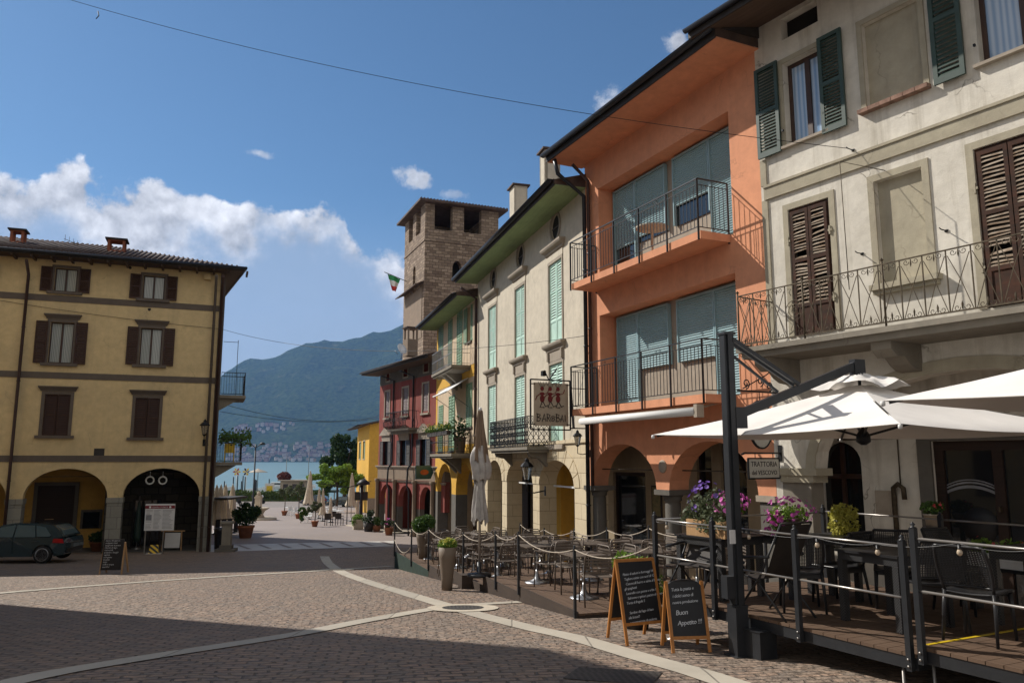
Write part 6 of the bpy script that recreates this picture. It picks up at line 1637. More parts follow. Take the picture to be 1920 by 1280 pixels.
for i, (a, b) in enumerate(zip(rr, rr[1:])):
    for h, w_ in ((.95,'upper'),(.48,'lower')): railbar(rq(a[0],RDEP+.03,a[1]+h), rq(b[0],RDEP+.03,b[1]+h), .011, f'{w_} steel bar of the house side railing after its {ordn[i]} post')
railbar(rq(0,-.035,-.77), rq(.05,RDEP+.03,-.77), .012, 'upper steel bar across the left end of the dining deck')
# bulbs on the railing
bl0 = None
for i, s in enumerate((.25, 1.7, 2.65, 3.35, 4.15, 4.75, 5.6)):
    z = (-1.70+.93 if s < SEP else -1.62+.93); p = rq(s,-.035,z)
    if bl0 is None:
        bl0 = empty('string_bulb', p, 0, 'clear glass bulb hanging from the kerb side rail, first from the left', 'bulb', 'clear bulbs hung on the railing')
        MB().lathe([(.014,-.012),(.014,-.045),(.018,-.05)],n=8).build('socket', M['plasticblack'], bl0); MB().lathe([(.011,-.05),(.022,-.07),(.024,-.086),(.015,-.103),(0,-.108)],n=12).build('bulb_glass', M['bulb'], bl0); KID[bl0.name] = kids(bl0)
    else: dup(bl0, p, 0, f'clear glass bulb hanging from the kerb side rail, {ordn[i]} from the left')
mb = MB(); P_ = [rq(s,-.045,(-1.70 if s < SEP else -1.62)+.925) for s in (0,.25,1.7,2.65,3.35,4.15,4.75,5.6,7)]
for a, b in zip(P_, P_[1:]): mb.tube([tuple(q) for q in sag(a,b,.03)], .004, 5)
tag(mb.build('bulb_cable', M['plasticblack']), 'thin black cable looping along the railing between the clear bulbs', 'cable')
# ---------------------------------------------------------------- black furniture
def weave(name, c1, c2, sc=60):
    t = NT(name); ch = t.n('ShaderNodeTexChecker'); ch.inputs['Scale'].default_value = sc; t.l(t.tc.outputs['Object'], ch.inputs['Vector'])
    t.base(t.mix(ch.outputs['Fac'], c1, c2)); t.set(.35,0,.5); t.bump(ch.outputs['Fac'], .6, .004); return t.m
M['weave'] = weave('black woven resin', (.012,.012,.013,1), (.05,.05,.052,1), 70)
def make_black_table(w=.8, d=.8):
    e = empty('resin_table', (0,0,0), 0, 'x', 'table')
    MB().box(-w/2,w/2,-d/2,d/2,.72,.745).build('tabletop', M['plasticblack'], e)
    MB().box(-w/2+.02,w/2-.02,-d/2+.02,d/2-.02,.64,.719).build('apron', M['weave'], e)
    for x in (-w/2+.05,w/2-.05):
        for y in (-d/2+.05,d/2-.05): MB().box(x-.035,x+.035,y-.035,y+.035,0,.639).build('leg', M['weave'], e)
    return e
def make_resin_chair():
    e = empty('resin_chair', (0,0,0), 0, 'x', 'chair'); m = M['plasticblack']
    for sx in (-1,1):
        MB().tube([(sx*.215,-.21,0),(sx*.205,-.20,.25),(sx*.2,-.19,.42)], [.014,.018,.024], 8).build('leg', m, e)
        MB().tube([(sx*.225,.27,0),(sx*.215,.22,.3),(sx*.205,.19,.45)], [.014,.018,.022], 8).build('leg', m, e)
    mb = MB(); vs = []; N = 9
    for j in range(N):
        for i in range(N):
            x = -.225+.45*i/(N-1); y = -.23+.44*j/(N-1); z = .45-.018*(1-(x/.225)**2)*(1 if y > -.15 else .4); vs.append((x,y,z))
    n = len(vs); vs += [(a,b,c-.022) for a,b,c in vs]
    fs = [(j*N+i,j*N+i+1,(j+1)*N+i+1,(j+1)*N+i) for j in range(N-1) for i in range(N-1)]; fs += [tuple(q+n for q in f[::-1]) for f in fs]
    rim = [i for i in range(N)]+[j*N+N-1 for j in range(1,N)]+[(N-1)*N+i for i in range(N-2,-1,-1)]+[j*N for j in range(N-2,0,-1)]
    fs += [(rim[k], rim[k]+n, rim[(k+1)%len(rim)]+n, rim[(k+1)%len(rim)]) for k in range(len(rim))]
    mb.add(vs, fs, True).box(-.215,.215,-.20,-.185,.385,.44).box(-.215,.215,.185,.20,.37,.44); mb.build('seat', m, e)
    P = lambda a, f: (a*(.205+.02*sin(pi*f)), .20+.13*f+.03*f*f-.03*(1-a*a), .45+.40*f)
    mb = MB()
    for a in (-1,1): mb.tube([P(a,f/8) for f in range(9)], .016, 6)
    mb.tube([P(a/6,1) for a in range(-6,7)], .016, 6); mb.tube([P(a/6,.1) for a in range(-6,7)], .012, 6)
    for k in range(1,22): f = .1+.9*k/22; mb.tube([P(a/3,f) for a in range(-3,4)], .0058, 4)
    for k in range(1,18): a = -1+2*k/18; mb.tube([P(a,.1+.9*f/5) for f in range(6)], .0055, 4)
    mb.build('backrest', m, e); return e
def make_sling_chair():
    e = empty('folding_chair', (0,0,0), 0, 'x', 'chair'); m = M['plasticblack']
    for sx in (-1,1):
        MB().tube([(sx*.27,-.30,0),(sx*.265,.05,.43),(sx*.25,.36,1.02)], .013, 6).build('leg', m, e); MB().tube([(sx*.24,.36,0),(sx*.245,0,.38),(sx*.24,-.18,.43)], .013, 6).build('leg', m, e)
        MB().tube([(sx*.28,-.2,.62),(sx*.28,.2,.66)], .018, 6).build('armrest', m, e)
    mb = MB(); c = [(-.22,.42),(-.05,.40),(.08,.42),(.16,.56),(.26,.80),(.35,1.0)]
    vs = [(x,y,z) for y,z in c for x in (-.235,.235)] + [(x,y+.006,z-.006) for y,z in c for x in (-.235,.235)]; n = 2*len(c)
    fs = [(2*i,2*i+1,2*i+3,2*i+2) for i in range(len(c)-1)]; fs += [tuple(q+n for q in f[::-1]) for f in fs]; mb.add(vs, fs); mb.tube([(-.25,.355,1.02),(.25,.355,1.02)],.013,6); mb.build('sling', M['slate'], e); return e
rt0, rc0, sl0 = make_black_table(), make_resin_chair(), make_sling_chair()
for q in (rt0, rc0, sl0): KID[q.name] = kids(q); first[q.name] = True
GT, GC = 'black tables on the dining deck', 'black perforated resin chairs on the dining deck'
zA, zB = -1.70, -1.62
inst(rt0, (2.68,10.35,zA), RA+.1, 'black woven table carrying the wooden flower trough, at the left end of the dining deck', GT)
inst(rt0, (4.35,10.3,zA), RA+.05, 'black table with the yellow leaved pot behind the fourth kerb side post', GT)
inst(rt0, (4.05,8.55,zA), RA-.05, 'black woven table with its leg close to the two paired railing posts', GT)
inst(rt0, (5.35,8.0,zB), RA+.1, 'black woven table behind the perforated chair near the right edge', GT)
inst(rt0, (3.62,10.45,zA), RA+.0, 'black table with a magenta flower pot near the house side railing', GT)
fc = lambda x, y, tx, ty: atan2(ty-y, tx-x)+pi/2
def rch(x, y, z, tx, ty, lab): inst(rc0, (x,y,z), fc(x,y,tx,ty), lab, GC)
rch(4.28,7.42,zB,5.35,8.3,'black perforated resin chair with sun on its back, nearest to the right edge')
rch(4.15,7.98,zB,4.35,9.3,'black resin chair seen from behind, in shade right of the paired posts')
rch(3.35,9.35,zA,3.6,10.45,'black perforated chair behind the third kerb side post, facing right')
rch(3.95,9.75,zA,3.6,10.4,'black resin chair just right of the parasol mast')
rch(4.5,9.45,zA,4.1,8.6,'black perforated chair with its back lit beside the front house side post')
rch(4.95,8.75,zB,5.3,8.0,'black resin chair at the far side of the right hand table')
rch(5.9,7.3,zB,5.4,7.9,'black resin chair at the right edge of the picture')
inst(sl0, (2.28,10.05,zA), fc(2.28,10.05,2.9,10.5)+pi, 'black folding sling chair under the flower trough table', 'black folding sling chairs'); inst(sl0, (2.92,9.02,zA), fc(2.92,9.02,2.2,10.2), 'black folding sling chair with a tall back, right beside the parasol mast', 'black folding sling chairs')
# flower trough and pots on the deck
def pot_flowers(loc, lab, r, h, potm, blobs, nl, lm, fl, seed, box=None, rz=0, name='flower_pot', ls=.03):
    e = empty(name, loc, rz, lab, 'flower pot' if box is None else 'flower trough')
    if box: 
        w_, d_ = box; mb = MB(); mb.box(-w_/2,w_/2,-d_/2,d_/2,0,h*.48).box(-w_/2,w_/2,-d_/2,d_/2,h*.5,h).box(-w_/2+.02,w_/2-.02,-d_/2+.02,d_/2-.02,h*.4,h*.95); mb.build('trough', potm, e)
    else: MB().lathe([(r*.7,0),(r,h),(r*1.08,h),(r*1.08,h+.02),(r*.9,h+.02),(r*.88,h-.03),(0,h-.03)],n=20).build('pot', potm, e)
    foliage(nl, blobs, ls, lm, 'leaves', e, seed)
    for k, (mt, n, sz, bb) in enumerate(fl): flowers(n, bb, sz, mt, 'blossoms', e, seed+5+k)
    return e
B1 = [(-.25,0,.32,.2,.16,.2),(.05,0,.38,.22,.17,.22),(.28,0,.34,.15,.15,.2),(-.42,-.02,.2,.12,.12,.16),(.1,-.12,.16,.3,.1,.12)]
pot_flowers((2.54,10.12,zA+.745), 'brown wooden flower trough with trailing violet and pink petunias', 0, .2, M['palewood'], B1, 1500, M['olive'], [(M['petalviolet'],26,.03,[(-.1,0,.42,.3,.16,.26)]),(M['petalpink'],34,.026,[(.3,0,.42,.2,.16,.16)])], 31, (.72,.24), RA, 'flower_trough')
pot_flowers((2.86,10.5,zA+.745), 'dark flower pot with bright pink petunias left of the parasol mast', .15, .2, M['slate'], [(0,0,.33,.24,.2,.14)], 700, M['leafbright'], [(M['petalpink'],70,.028,[(0,0,.38,.26,.22,.14)])], 41)
pot_flowers((3.60,10.32,zA+.745), 'grey pot overflowing with magenta petunias right of the parasol mast', .15, .2, M['taupeplanter'], [(0,0,.26,.26,.22,.14),(-.2,-.05,.1,.12,.12,.16)], 700, M['leafbright'], [(M['petalpink'],110,.028,[(0,0,.3,.3,.25,.18),(-.22,-.05,.12,.12,.12,.18)])], 51)
pot_flowers((4.33,10.42,zA+.745), 'black pot with trailing yellow foliage on the dining deck', .13, .16, M['plasticblack'], [(0,-.02,.26,.19,.17,.13),(-.03,-.1,.1,.21,.12,.18)], 1500, M['leafyellow'], [], 61, ls=.024)
pot_flowers((5.55,9.1,zA+.5), 'low white trough with yellow green plants behind the railing', 0, .15, M['whitepaint'], [(-.2,0,.2,.2,.1,.1),(.15,0,.2,.2,.1,.12)], 500, M['leafbright'], [(M['petalred'],8,.02,[(0,0,.25,.3,.1,.1)])], 71, (.7,.2), RA, 'flower_trough')
e = bpy.data.objects['flower_trough.001'] if 'flower_trough.001' in bpy.data.objects else None
st = empty('plant_stand', (5.55,9.1,zA), RA, 'low dark stand under the white plant trough', 'stand'); MB().box(-.36,.36,-.12,.12,.46,.498).build('top', M['charcoal'], st)
for x in (-.33,.33): MB().box(x-.02,x+.02,-.1,.1,0,.459).build('leg', M['charcoal'], st)
x_, z_ = TBF.L(1750, 985, .9); q = TBF.W(x_, .9, 0); q.z = gz(q.y)+.0
st = empty('pot_stand', q, 0, 'dark column stand under the pot with a coral flower by the shop door', 'stand'); hh_ = at(1750,988,q.y).z-q.z; MB().box(-.12,.12,-.12,.12,0,.04).box(-.04,.04,-.04,.04,.04,hh_-.04).box(-.13,.13,-.13,.13,hh_-.04,hh_).build('column', M['greystone'], st)
pot_flowers((q.x,q.y,q.z+hh_+.001), 'pale pot with dark leaves and one coral flower by the trattoria door', .14, .2, M['stonetrim'], [(0,0,.32,.2,.2,.12)], 500, M['leaf'], [(M['petalred'],9,.03,[(.06,-.1,.36,.08,.08,.06)])], 81)
# leafy shrub in a dark pot behind the chalkboards
g = gnd(1195, 1178); e = empty('potted_shrub', g, 0, 'leafy green shrub in a dark pot behind the chalkboards', 'plant')
MB().lathe([(.15,0),(.2,.26),(.21,.27),(.18,.25),(0,.24)],n=18).build('pot', M['slate'], e)
foliage(2600, [(0,0,.5,.26,.26,.28),(.12,.0,.75,.2,.2,.22),(-.14,0,.9,.2,.2,.16),(.2,0,.55,.2,.2,.28)], .034, M['leafbright'], 'leaves', e, 9)
MB().tube([(0,0,.2),(.02,0,.6)],.015,6).build('stem', M['bark'], e)
# ---------------------------------------------------------------- chalkboards
def aboard(loc, rz, w, h, top, mat, board, lab, lines, arch=False, spread=.32, bz0=.22, fs=.045, shear=.25):
    e = empty('chalkboard', loc, rz, lab, 'sign'); T = .035
    th = atan(spread/2/h)
    for sgn in (1,-1):
        Mx = Matrix.Translation((0,0,h)) @ Matrix.Rotation(sgn*th,4,'X') @ Matrix.Translation((0,0,-h))
        for x in (-w/2+T/2, w/2-T/2):
            mb = MB(); mb.T = Mx; mb.box(x-T/2,x+T/2,-.012,.012,0 if True else 0,h); mb.build('leg', mat, e)
        mb = MB(); mb.T = Mx; hb = h-bz0
        mb.box(-w/2+T+.001,w/2-T-.001,-.011,.011,bz0,bz0+T)
        mb.build('rail', mat, e)
        if not arch: mb = MB(); mb.T = Mx; mb.box(-w/2+T+.001,w/2-T-.001,-.011,.011,h-T,h); mb.build('rail', mat, e)
        mb = MB(); mb.T = Mx
        x0, x1, z0, z1 = -w/2+T+.001, w/2-T-.001, bz0+T+.001, (h-T-.001 if not arch else h-.05)
        o = [(x0,z0),(x1,z0),(x1,z1)] + ([(x1*cos(k*pi/10), z1+.075*sin(k*pi/10)) for k in range(1,10)] if arch else []) + [(x0,z1)]
        mb.plate(o, [], -.006, .006); bd = mb.build('slate', M['slateboard'], e)
        if sgn == -1:
            fr_ = Mx @ Matrix.Translation((0,-.0075,0)) @ Matrix.Rotation(pi/2,4,'X')
            for (s_, xx, zz, sz) in lines: txt(s_, sz, M['chalk'], bd, fr_ @ Matrix.Translation((xx,zz,0)) @ Matrix.Rotation(.07,4,'Z'), shear, 'chalk_writing', .0004, .9)
    return e
# wide pine board
pa = gnd(1160, 1203); pb = gnd(1262, 1186)
ln = ['Piatto di salumi e formaggi 14','Tagliere misto con sott\'oli 12','Casoncelli burro e salvia al bagoss','gli spaghetti','Lavarello con panna e erbe 13','Salmone e spinaci, patate al forno 14','Torta di fragole 5','','Sardine del lago di Iseo','alla brace!!','accompagnate da polenta']
L_ = [(s_, -.20+.012*(i%3), .80-.056*i, .042) for i, s_ in enumerate(ln) if s_]
aboard((1.53,10.05,-2.22), .38, .56, 1.0, 0, M['orangewood'], None, 'larger pine framed chalkboard with a full menu in white chalk', L_, fs=.04, spread=.5)
ln = [('Tutta la pasta e',-.165,.66,.05),('i dolci sono di',-.155,.59,.05),('nostra produzione',-.165,.52,.046),('Buon',-.14,.40,.075),('Appetito !!!',-.13,.29,.07)]
aboard((1.99,9.35,-2.16), .12, .46, .77, 0, M['orangewood'], None, 'smaller chalkboard with a rounded top reading Buon Appetito', ln, True, .42, .14)
# ---------------------------------------------------------------- cantilever parasols
def cantilever(mast, C, ang, r, zr, zt, lab, mast_top, joint, grp='white cantilever parasols'):
    e = empty('cantilever_parasol', (mast[0],mast[1],gz(mast[1])), 0, lab, 'parasol', grp); z0 = gz(mast[1]); o = Vector((mast[0],mast[1],z0)); m = M['charcoal']
    C = Vector((C[0],C[1],0)); d = C-Vector((mast[0],mast[1],0)); ax = atan2(d.y,d.x); A = Matrix.Rotation(ax,4,'Z')
    mt = mast_top-z0
    mb = MB(); mb.T = A; mb.box(-.065,.065,-.05,.05,.02,mt).box(-.03,.03,-.075,.075,.02,mt).box(-.075,.075,-.08,.08,mt,mt+.03); mb.build('mast', m, e)
    mb = MB(); mb.T = A; mb.box(-.12,.12,-.12,.12,.0,.02).box(-.078,.078,-.083,.083,.02,.55); mb.build('foot', m, e)
    mb = MB(); mb.T = A; mb.box(-.16,-.066,-.06,.06,.62,.86); mb.lathe([(0,0)]*2) if 0 else None; mb.build('crank_box', m, e)
    L = d.length; ja = joint-z0; hz_ = zt+.28-z0
    mb = MB(); mb.T = A; mb.bar((.07,0,ja),(L-.04,0,hz_-.02),.075,.10).box(.05,.20,-.06,.06,ja-.14,ja+.10).box(L-.10,L+.06,-.05,.05,hz_-.16,hz_+.05); mb.build('arm', m, e)
    mb = MB(); mb.T = A; mz = ja+(hz_-ja)*.5
    for yy in (-.05,.05): mb.bar((.05,yy,mt-.05),(L*.5,yy,mz+.05),.028,.045)
    mb.bar((.05,0,mt-.22),(L*.36,0,ja+(hz_-ja)*.36+.05),.02,.03); mb.build('strut', m, e)
    # canopy: square, four sagging panels with thickness
    Cw = Vector((C.x-o.x, C.y-o.y, 0)); cs = [Cw + Vector((cos(ang+k*pi/2), sin(ang+k*pi/2), 0))*r for k in range(4)]
    N = 10; vs = []; fs = []; zrl, ztl = zr-z0, zt-z0
    for k in range(4):
        a, b = cs[k], cs[(k+1)%4]; base = len(vs)
        for j in range(N+1):
            f = j/N
            for i in range(N+1):
                g_ = i/N; p = Cw.lerp(a.lerp(b, g_), .06+.94*f); z = ztl+(zrl-ztl)*(f**.93) - .05*sin(pi*g_)*f*.9 - .02*sin(pi*f)
                e_in = .035*sin(pi*g_) if j == N else 0
                p = p.lerp(Cw, e_in); vs.append((p.x,p.y,z))
        for j in range(N):
            for i in range(N): q_ = base+j*(N+1)+i; fs.append((q_,q_+N+1,q_+N+2,q_+1))
    n = len(vs); vs += [(x,y,z-.004) for x,y,z in vs]; fs += [tuple(q_+n for q_ in f[::-1]) for f in fs]
    mb = MB(); mb.add(vs, fs, True); cn = mb.build('canopy', M['canvas'], e)
    mb = MB(); n2 = 40; vs = []   # crumpled vent cap
    rnd = random.Random(3)
    for j in range(7):
        for i in range(n2):
            a = 2*pi*i/n2; sq = 1/max(abs(cos(a-ang-pi/4)),abs(sin(a-ang-pi/4)))*.72; rr = r*.235*j/6*sq*(1+.07*sin(5*a+j)+.05*sin(11*a)); vs.append((Cw.x+rr*cos(a),Cw.y+rr*sin(a), ztl+.14-.145*(j/6)**1.3*(1+.25*sin(4*(a-ang))) + .022*sin(7*a+j*1.3)+.012*rnd.random()))
    mb.add(vs, [(j*n2+i,(j+1)*n2+i,(j+1)*n2+(i+1)%n2,j*n2+(i+1)%n2) for j in range(6) for i in range(n2)], True); mb.build('vent_cap', M['canvas'], cn)
    mb = MB(); mb.lathe([(.03,zt-z0-.52),(.08,zt-z0-.60),(.085,zt-z0-.68),(.03,zt-z0-.72)],Cw.x,Cw.y,12).lathe([(.02,zt-z0-.55),(.02,hz_)],Cw.x,Cw.y,8); mb.build('hub', m, e)
    for k in range(4):
        c = cs[k]; mb = MB(); mb.bar((Cw.x,Cw.y,ztl-.03),tuple(Vector((c.x,c.y,zrl-.03)).lerp(Vector((Cw.x,Cw.y,ztl-.03)),.02)),.02,.03); mb.build('rib', m, e)
        m_ = Vector((c.x,c.y,zrl-.03)).lerp(Vector((Cw.x,Cw.y,ztl-.03)),.55); mb = MB(); mb.bar((Cw.x,Cw.y,zt-z0-.62),tuple(m_),.02,.028); mb.build('rib_strut', m, e)
        mb = MB(); mb.lathe([(0,zrl-.055),(.022,zrl-.045),(.022,zrl-.01),(0,zrl)],c.x,c.y,8); mb.build('corner_cap', M['whitepaint'], e)
    return e
cantilever((2.50,8.98), (4.3,9.6), radians(163), 2.55, .33, .90, 'large open white cantilever parasol on a charcoal mast, whole in view', 1.44, .50)
cantilever((4.05,5.35), (5.72,6.15), radians(163), 2.55, .52, 1.12, 'white cantilever parasol cut off by the right edge, in front of the other', 1.6, .62)
mb = MB(); mb.box(-.12,.12,-.12,.12,0,.29).box(-.13,.13,-.13,.13,.291,.30); tag(mb.build('ballast_box', M['charcoal'], None, (2.70,8.86,gz(8.86)), RA), 'dark square ballast box at the foot of the parasol mast', 'ballast box')
tag(MB().box(-.05,.05,-.003,.0,0,.15).build('notice_sticker', M['paper'], None, (2.47,8.905,-.92), .3), 'small white notice stuck on the parasol mast', 'notice')
# ================================================================ hanging signs
def facsign(F, s, name, lab, rot=pi/2): # plane perpendicular to the front
    e = empty(name, F.W(s, 0, 0), atan2(F.dy, F.dx)+rot, lab, 'sign'); e.location.z = 0; return e   # local x runs into the house, local -x out over the street
def sgn_txt(e, s, x, z, size, mat, y=-.02, al='CENTER', sh=0, sp=1.0, parent=None):
    return txt(s, size, mat, parent or e, Matrix.Translation((x,y,z)) @ Matrix.Rotation(pi/2,4,'X'), sh, 'lettering', .002, sp, al)
# square sign of the bar
e = facsign(OF, .06, 'hanging_sign', 'square beige hanging sign reading BAROBAI with three red dancing figures')
zt, zb = 2.13, .80; x0, x1 = -1.80, -.60
mb = MB(); t = .018
for a, b in (((x0,0,zt),(x1,0,zt)),((x0,0,zb),(x1,0,zb)),((x0,0,zb),(x0,0,zt)),((x1,0,zb),(x1,0,zt))): mb.bar(a,b,.035)
mb.bar((x1,0,zb+.05),(-.02,0,zb+.05),.03).bar((x1,0,zt-.2),(-.02,0,zt-.2),.022).bar((x1+.02,0,zt-.2),(x1+.1,0,zb+.05),.09,.03)
mb.bar((-1.25,0,zt),(-1.0,0,zt+.32),.03).bar((-1.25,0,zt),(-1.38,0,zt+.26),.022); mb.build('sign_frame', M['blackiron'], e)
mb = MB(); mb.box(-1.46,-1.36,-.06,.06,zt+.1,zt+.24); mb.build('spot_lamp', M['blackiron'], e)
pnl = MB().box(x0+.09,x1-.06,-.012,.012,zb+.10,zt-.08).build('panel', M['signface'], e)
for p_, q_ in (((x0,zt-.12),1),((x1,zt-.12),-1),((x0,zb+.14),1),((x1,zb+.14),-1)): MB().bar((p_[0],-.02,p_[1]),(p_[0]+q_*.12,-.02,p_[1]),.025).build('clamp', M['blackiron'], e)
cx = (x0+x1)/2
def spiral(cx, cz, r, mb, t=.010): mb.tube([(cx+r*(1-k/26)*cos(k*.5+.6),-.02,cz+r*(1-k/26)*sin(k*.5+.6)) for k in range(25)], t, 4)
mb = MB(); Z0 = zb+.22; H_ = .20
def stroke(pts, t=.011): mb.tube([(cx+a,-.02,Z0+b) for a, b in pts], t, 4)
stroke([(-.42,0),(-.41,H_)]); stroke([(-.44,H_),(-.32,H_-.03),(-.36,H_*.55),(-.41,H_*.55)]); stroke([(-.41,H_*.55),(-.30,H_*.35),(-.35,.01),(-.43,.0)])
stroke([(-.27,-.01),(-.20,H_),(-.16,0)]); stroke([(-.25,.06),(-.16,.07)]); stroke([(-.12,-.01),(-.115,H_)]); stroke([(-.13,H_),(-.03,H_-.03),(-.06,.10),(-.115,.10)]); stroke([(-.10,.10),(-.02,-.01)])
spiral(cx+.055, Z0+.065, .085, mb)
stroke([(.16,0),(.16,H_)]); stroke([(.15,H_),(.25,H_-.03),(.22,.11),(.16,.11)]); stroke([(.16,.11),(.28,.07),(.24,.01),(.15,0)])
stroke([(.29,-.01),(.34,H_-.02),(.38,-.01)]); stroke([(.30,.06),(.37,.06)]); stroke([(.43,0),(.43,H_-.02)])
mb.build('lettering', M['ink'], pnl)
for k in range(3):
    fx = cx-.26+.24*k; fz = zb+.62; mb = MB()
    P = lambda a, b, y=-.02: (fx+a, y, fz+b)
    for (bx,bz,rx,rz) in ((0,.47,.055,.06),(.0,.33,.075,.045),(.0,.20,.07,.10)): mb.plate([(fx+bx+rx*cos(q*pi/8), fz+bz+rz*sin(q*pi/8)) for q in range(16)], [], -.020, -.0125)
    mb.tube([P(-.06,.33),P(-.16,.26),P(-.2,.16)],.012,4).tube([P(.06,.33),P(.16,.36),P(.2,.46)],.012,4)
    mb.build('dancing_figure', M['darkred'], pnl)
    mb = MB()
    for a in (-.09,-.04,.03,.09): mb.tube([P(a*.5,.52),P(a,.60),P(a*1.4,.66)],.006,4)
    mb.tube([P(.0,.12),P(-.07,-.03),P(.06,-.03)],.012,4).tube([P(.02,.12),P(.10,-.01),P(.17,.03)],.012,4)
    mb.build('figure_legs', M['ink'], pnl)
# trattoria sign and the oval above it
e = facsign(TBF, .14, 'hanging_sign', 'small rectangular grey sign reading TRATTORIA del VESCOVO on an iron bracket')
mb = MB(); mb.bar((-1.0,0,.13),(0,0,.13),.028); mb.tube([(-1.08,0,.10),(-1.0,0,.13)],.02,6)
mb.box(-.02,.0,-.04,.04,-.02,.28)
for x in (-.72,-.22): mb.bar((x,0,.13),(x,0,.03),.012)
mb.build('bracket', M['blackiron'], e)
for a, b in (((-.92,.03),(-.06,.03)),((-.92,-.34),(-.06,-.34)),((-.92,-.34),(-.92,.03)),((-.06,-.34),(-.06,.03))): MB().bar((a[0],0,a[1]),(b[0],0,b[1]),.028).build('sign_frame', M['blackiron'], e)
pnl = MB().box(-.905,-.075,-.010,.010,-.325,.015).build('panel', M['signface2'], e)
sgn_txt(e, 'TRATTORIA', -.49, -.12, .135, M['ink'], -.012, parent=pnl); sgn_txt(e, 'del VESCOVO', -.49, -.27, .118, M['ink'], -.012, parent=pnl)
e = facsign(TBF, .12, 'hanging_sign', 'oval grey sign with a black rim half hidden behind the parasol')
mb = MB(); o = [(-.5+.34*cos(q*pi/14), .66+.46*sin(q*pi/14)) for q in range(28)]; i_ = [(-.5+.31*cos(q*pi/14), .66+.43*sin(q*pi/14)) for q in range(28)]
mb.plate(o, [i_], -.02, .02); mb.build('rim', M['blackiron'], e); pnl = MB().plate(i_, [], -.012, .012).build('panel', M['signface2'], e)
MB().plate([(-.5+.06*cos(q*pi/6), .80+.035*sin(q*pi/6)) for q in range(12)], [], -.018, -.0125).build('emblem', M['ink'], pnl)
for k, w_ in enumerate((.18,.40,.30)): MB().box(-.5-w_/2,-.5+w_/2,-.0155,-.0125,.62-.09*k,.635-.09*k).build('print_line', M['greytext'], pnl)
mb = MB(); mb.bar((-1.1,0,1.28),(0,0,1.28),.03)
for sx, cz in ((-.85,1.42),(-.45,1.48),(-.2,1.40)): mb.tube([(a, 0, b) for a, b in scroll(sx, cz, .10, 1.3, -pi/2, 1)], .012, 5)
mb.tube([(-.95,0,1.32),(-.3,0,1.6),(-.02,0,1.75)],.012,5); mb.bar((-.5,0,1.28),(-.5,0,1.12),.012); mb.build('bracket', M['blackiron'], e)
# name over the shop door
p_ = TBF.e; wd = txt('Trattoria', .34, M['ink'], p_, Matrix.Translation((TBF.X(1835,765,1.6),1.592,TBF.Z(1880,762,1.6))) @ Matrix.Rotation(pi/2,4,'X'), .15, 'shop_lettering', .003)

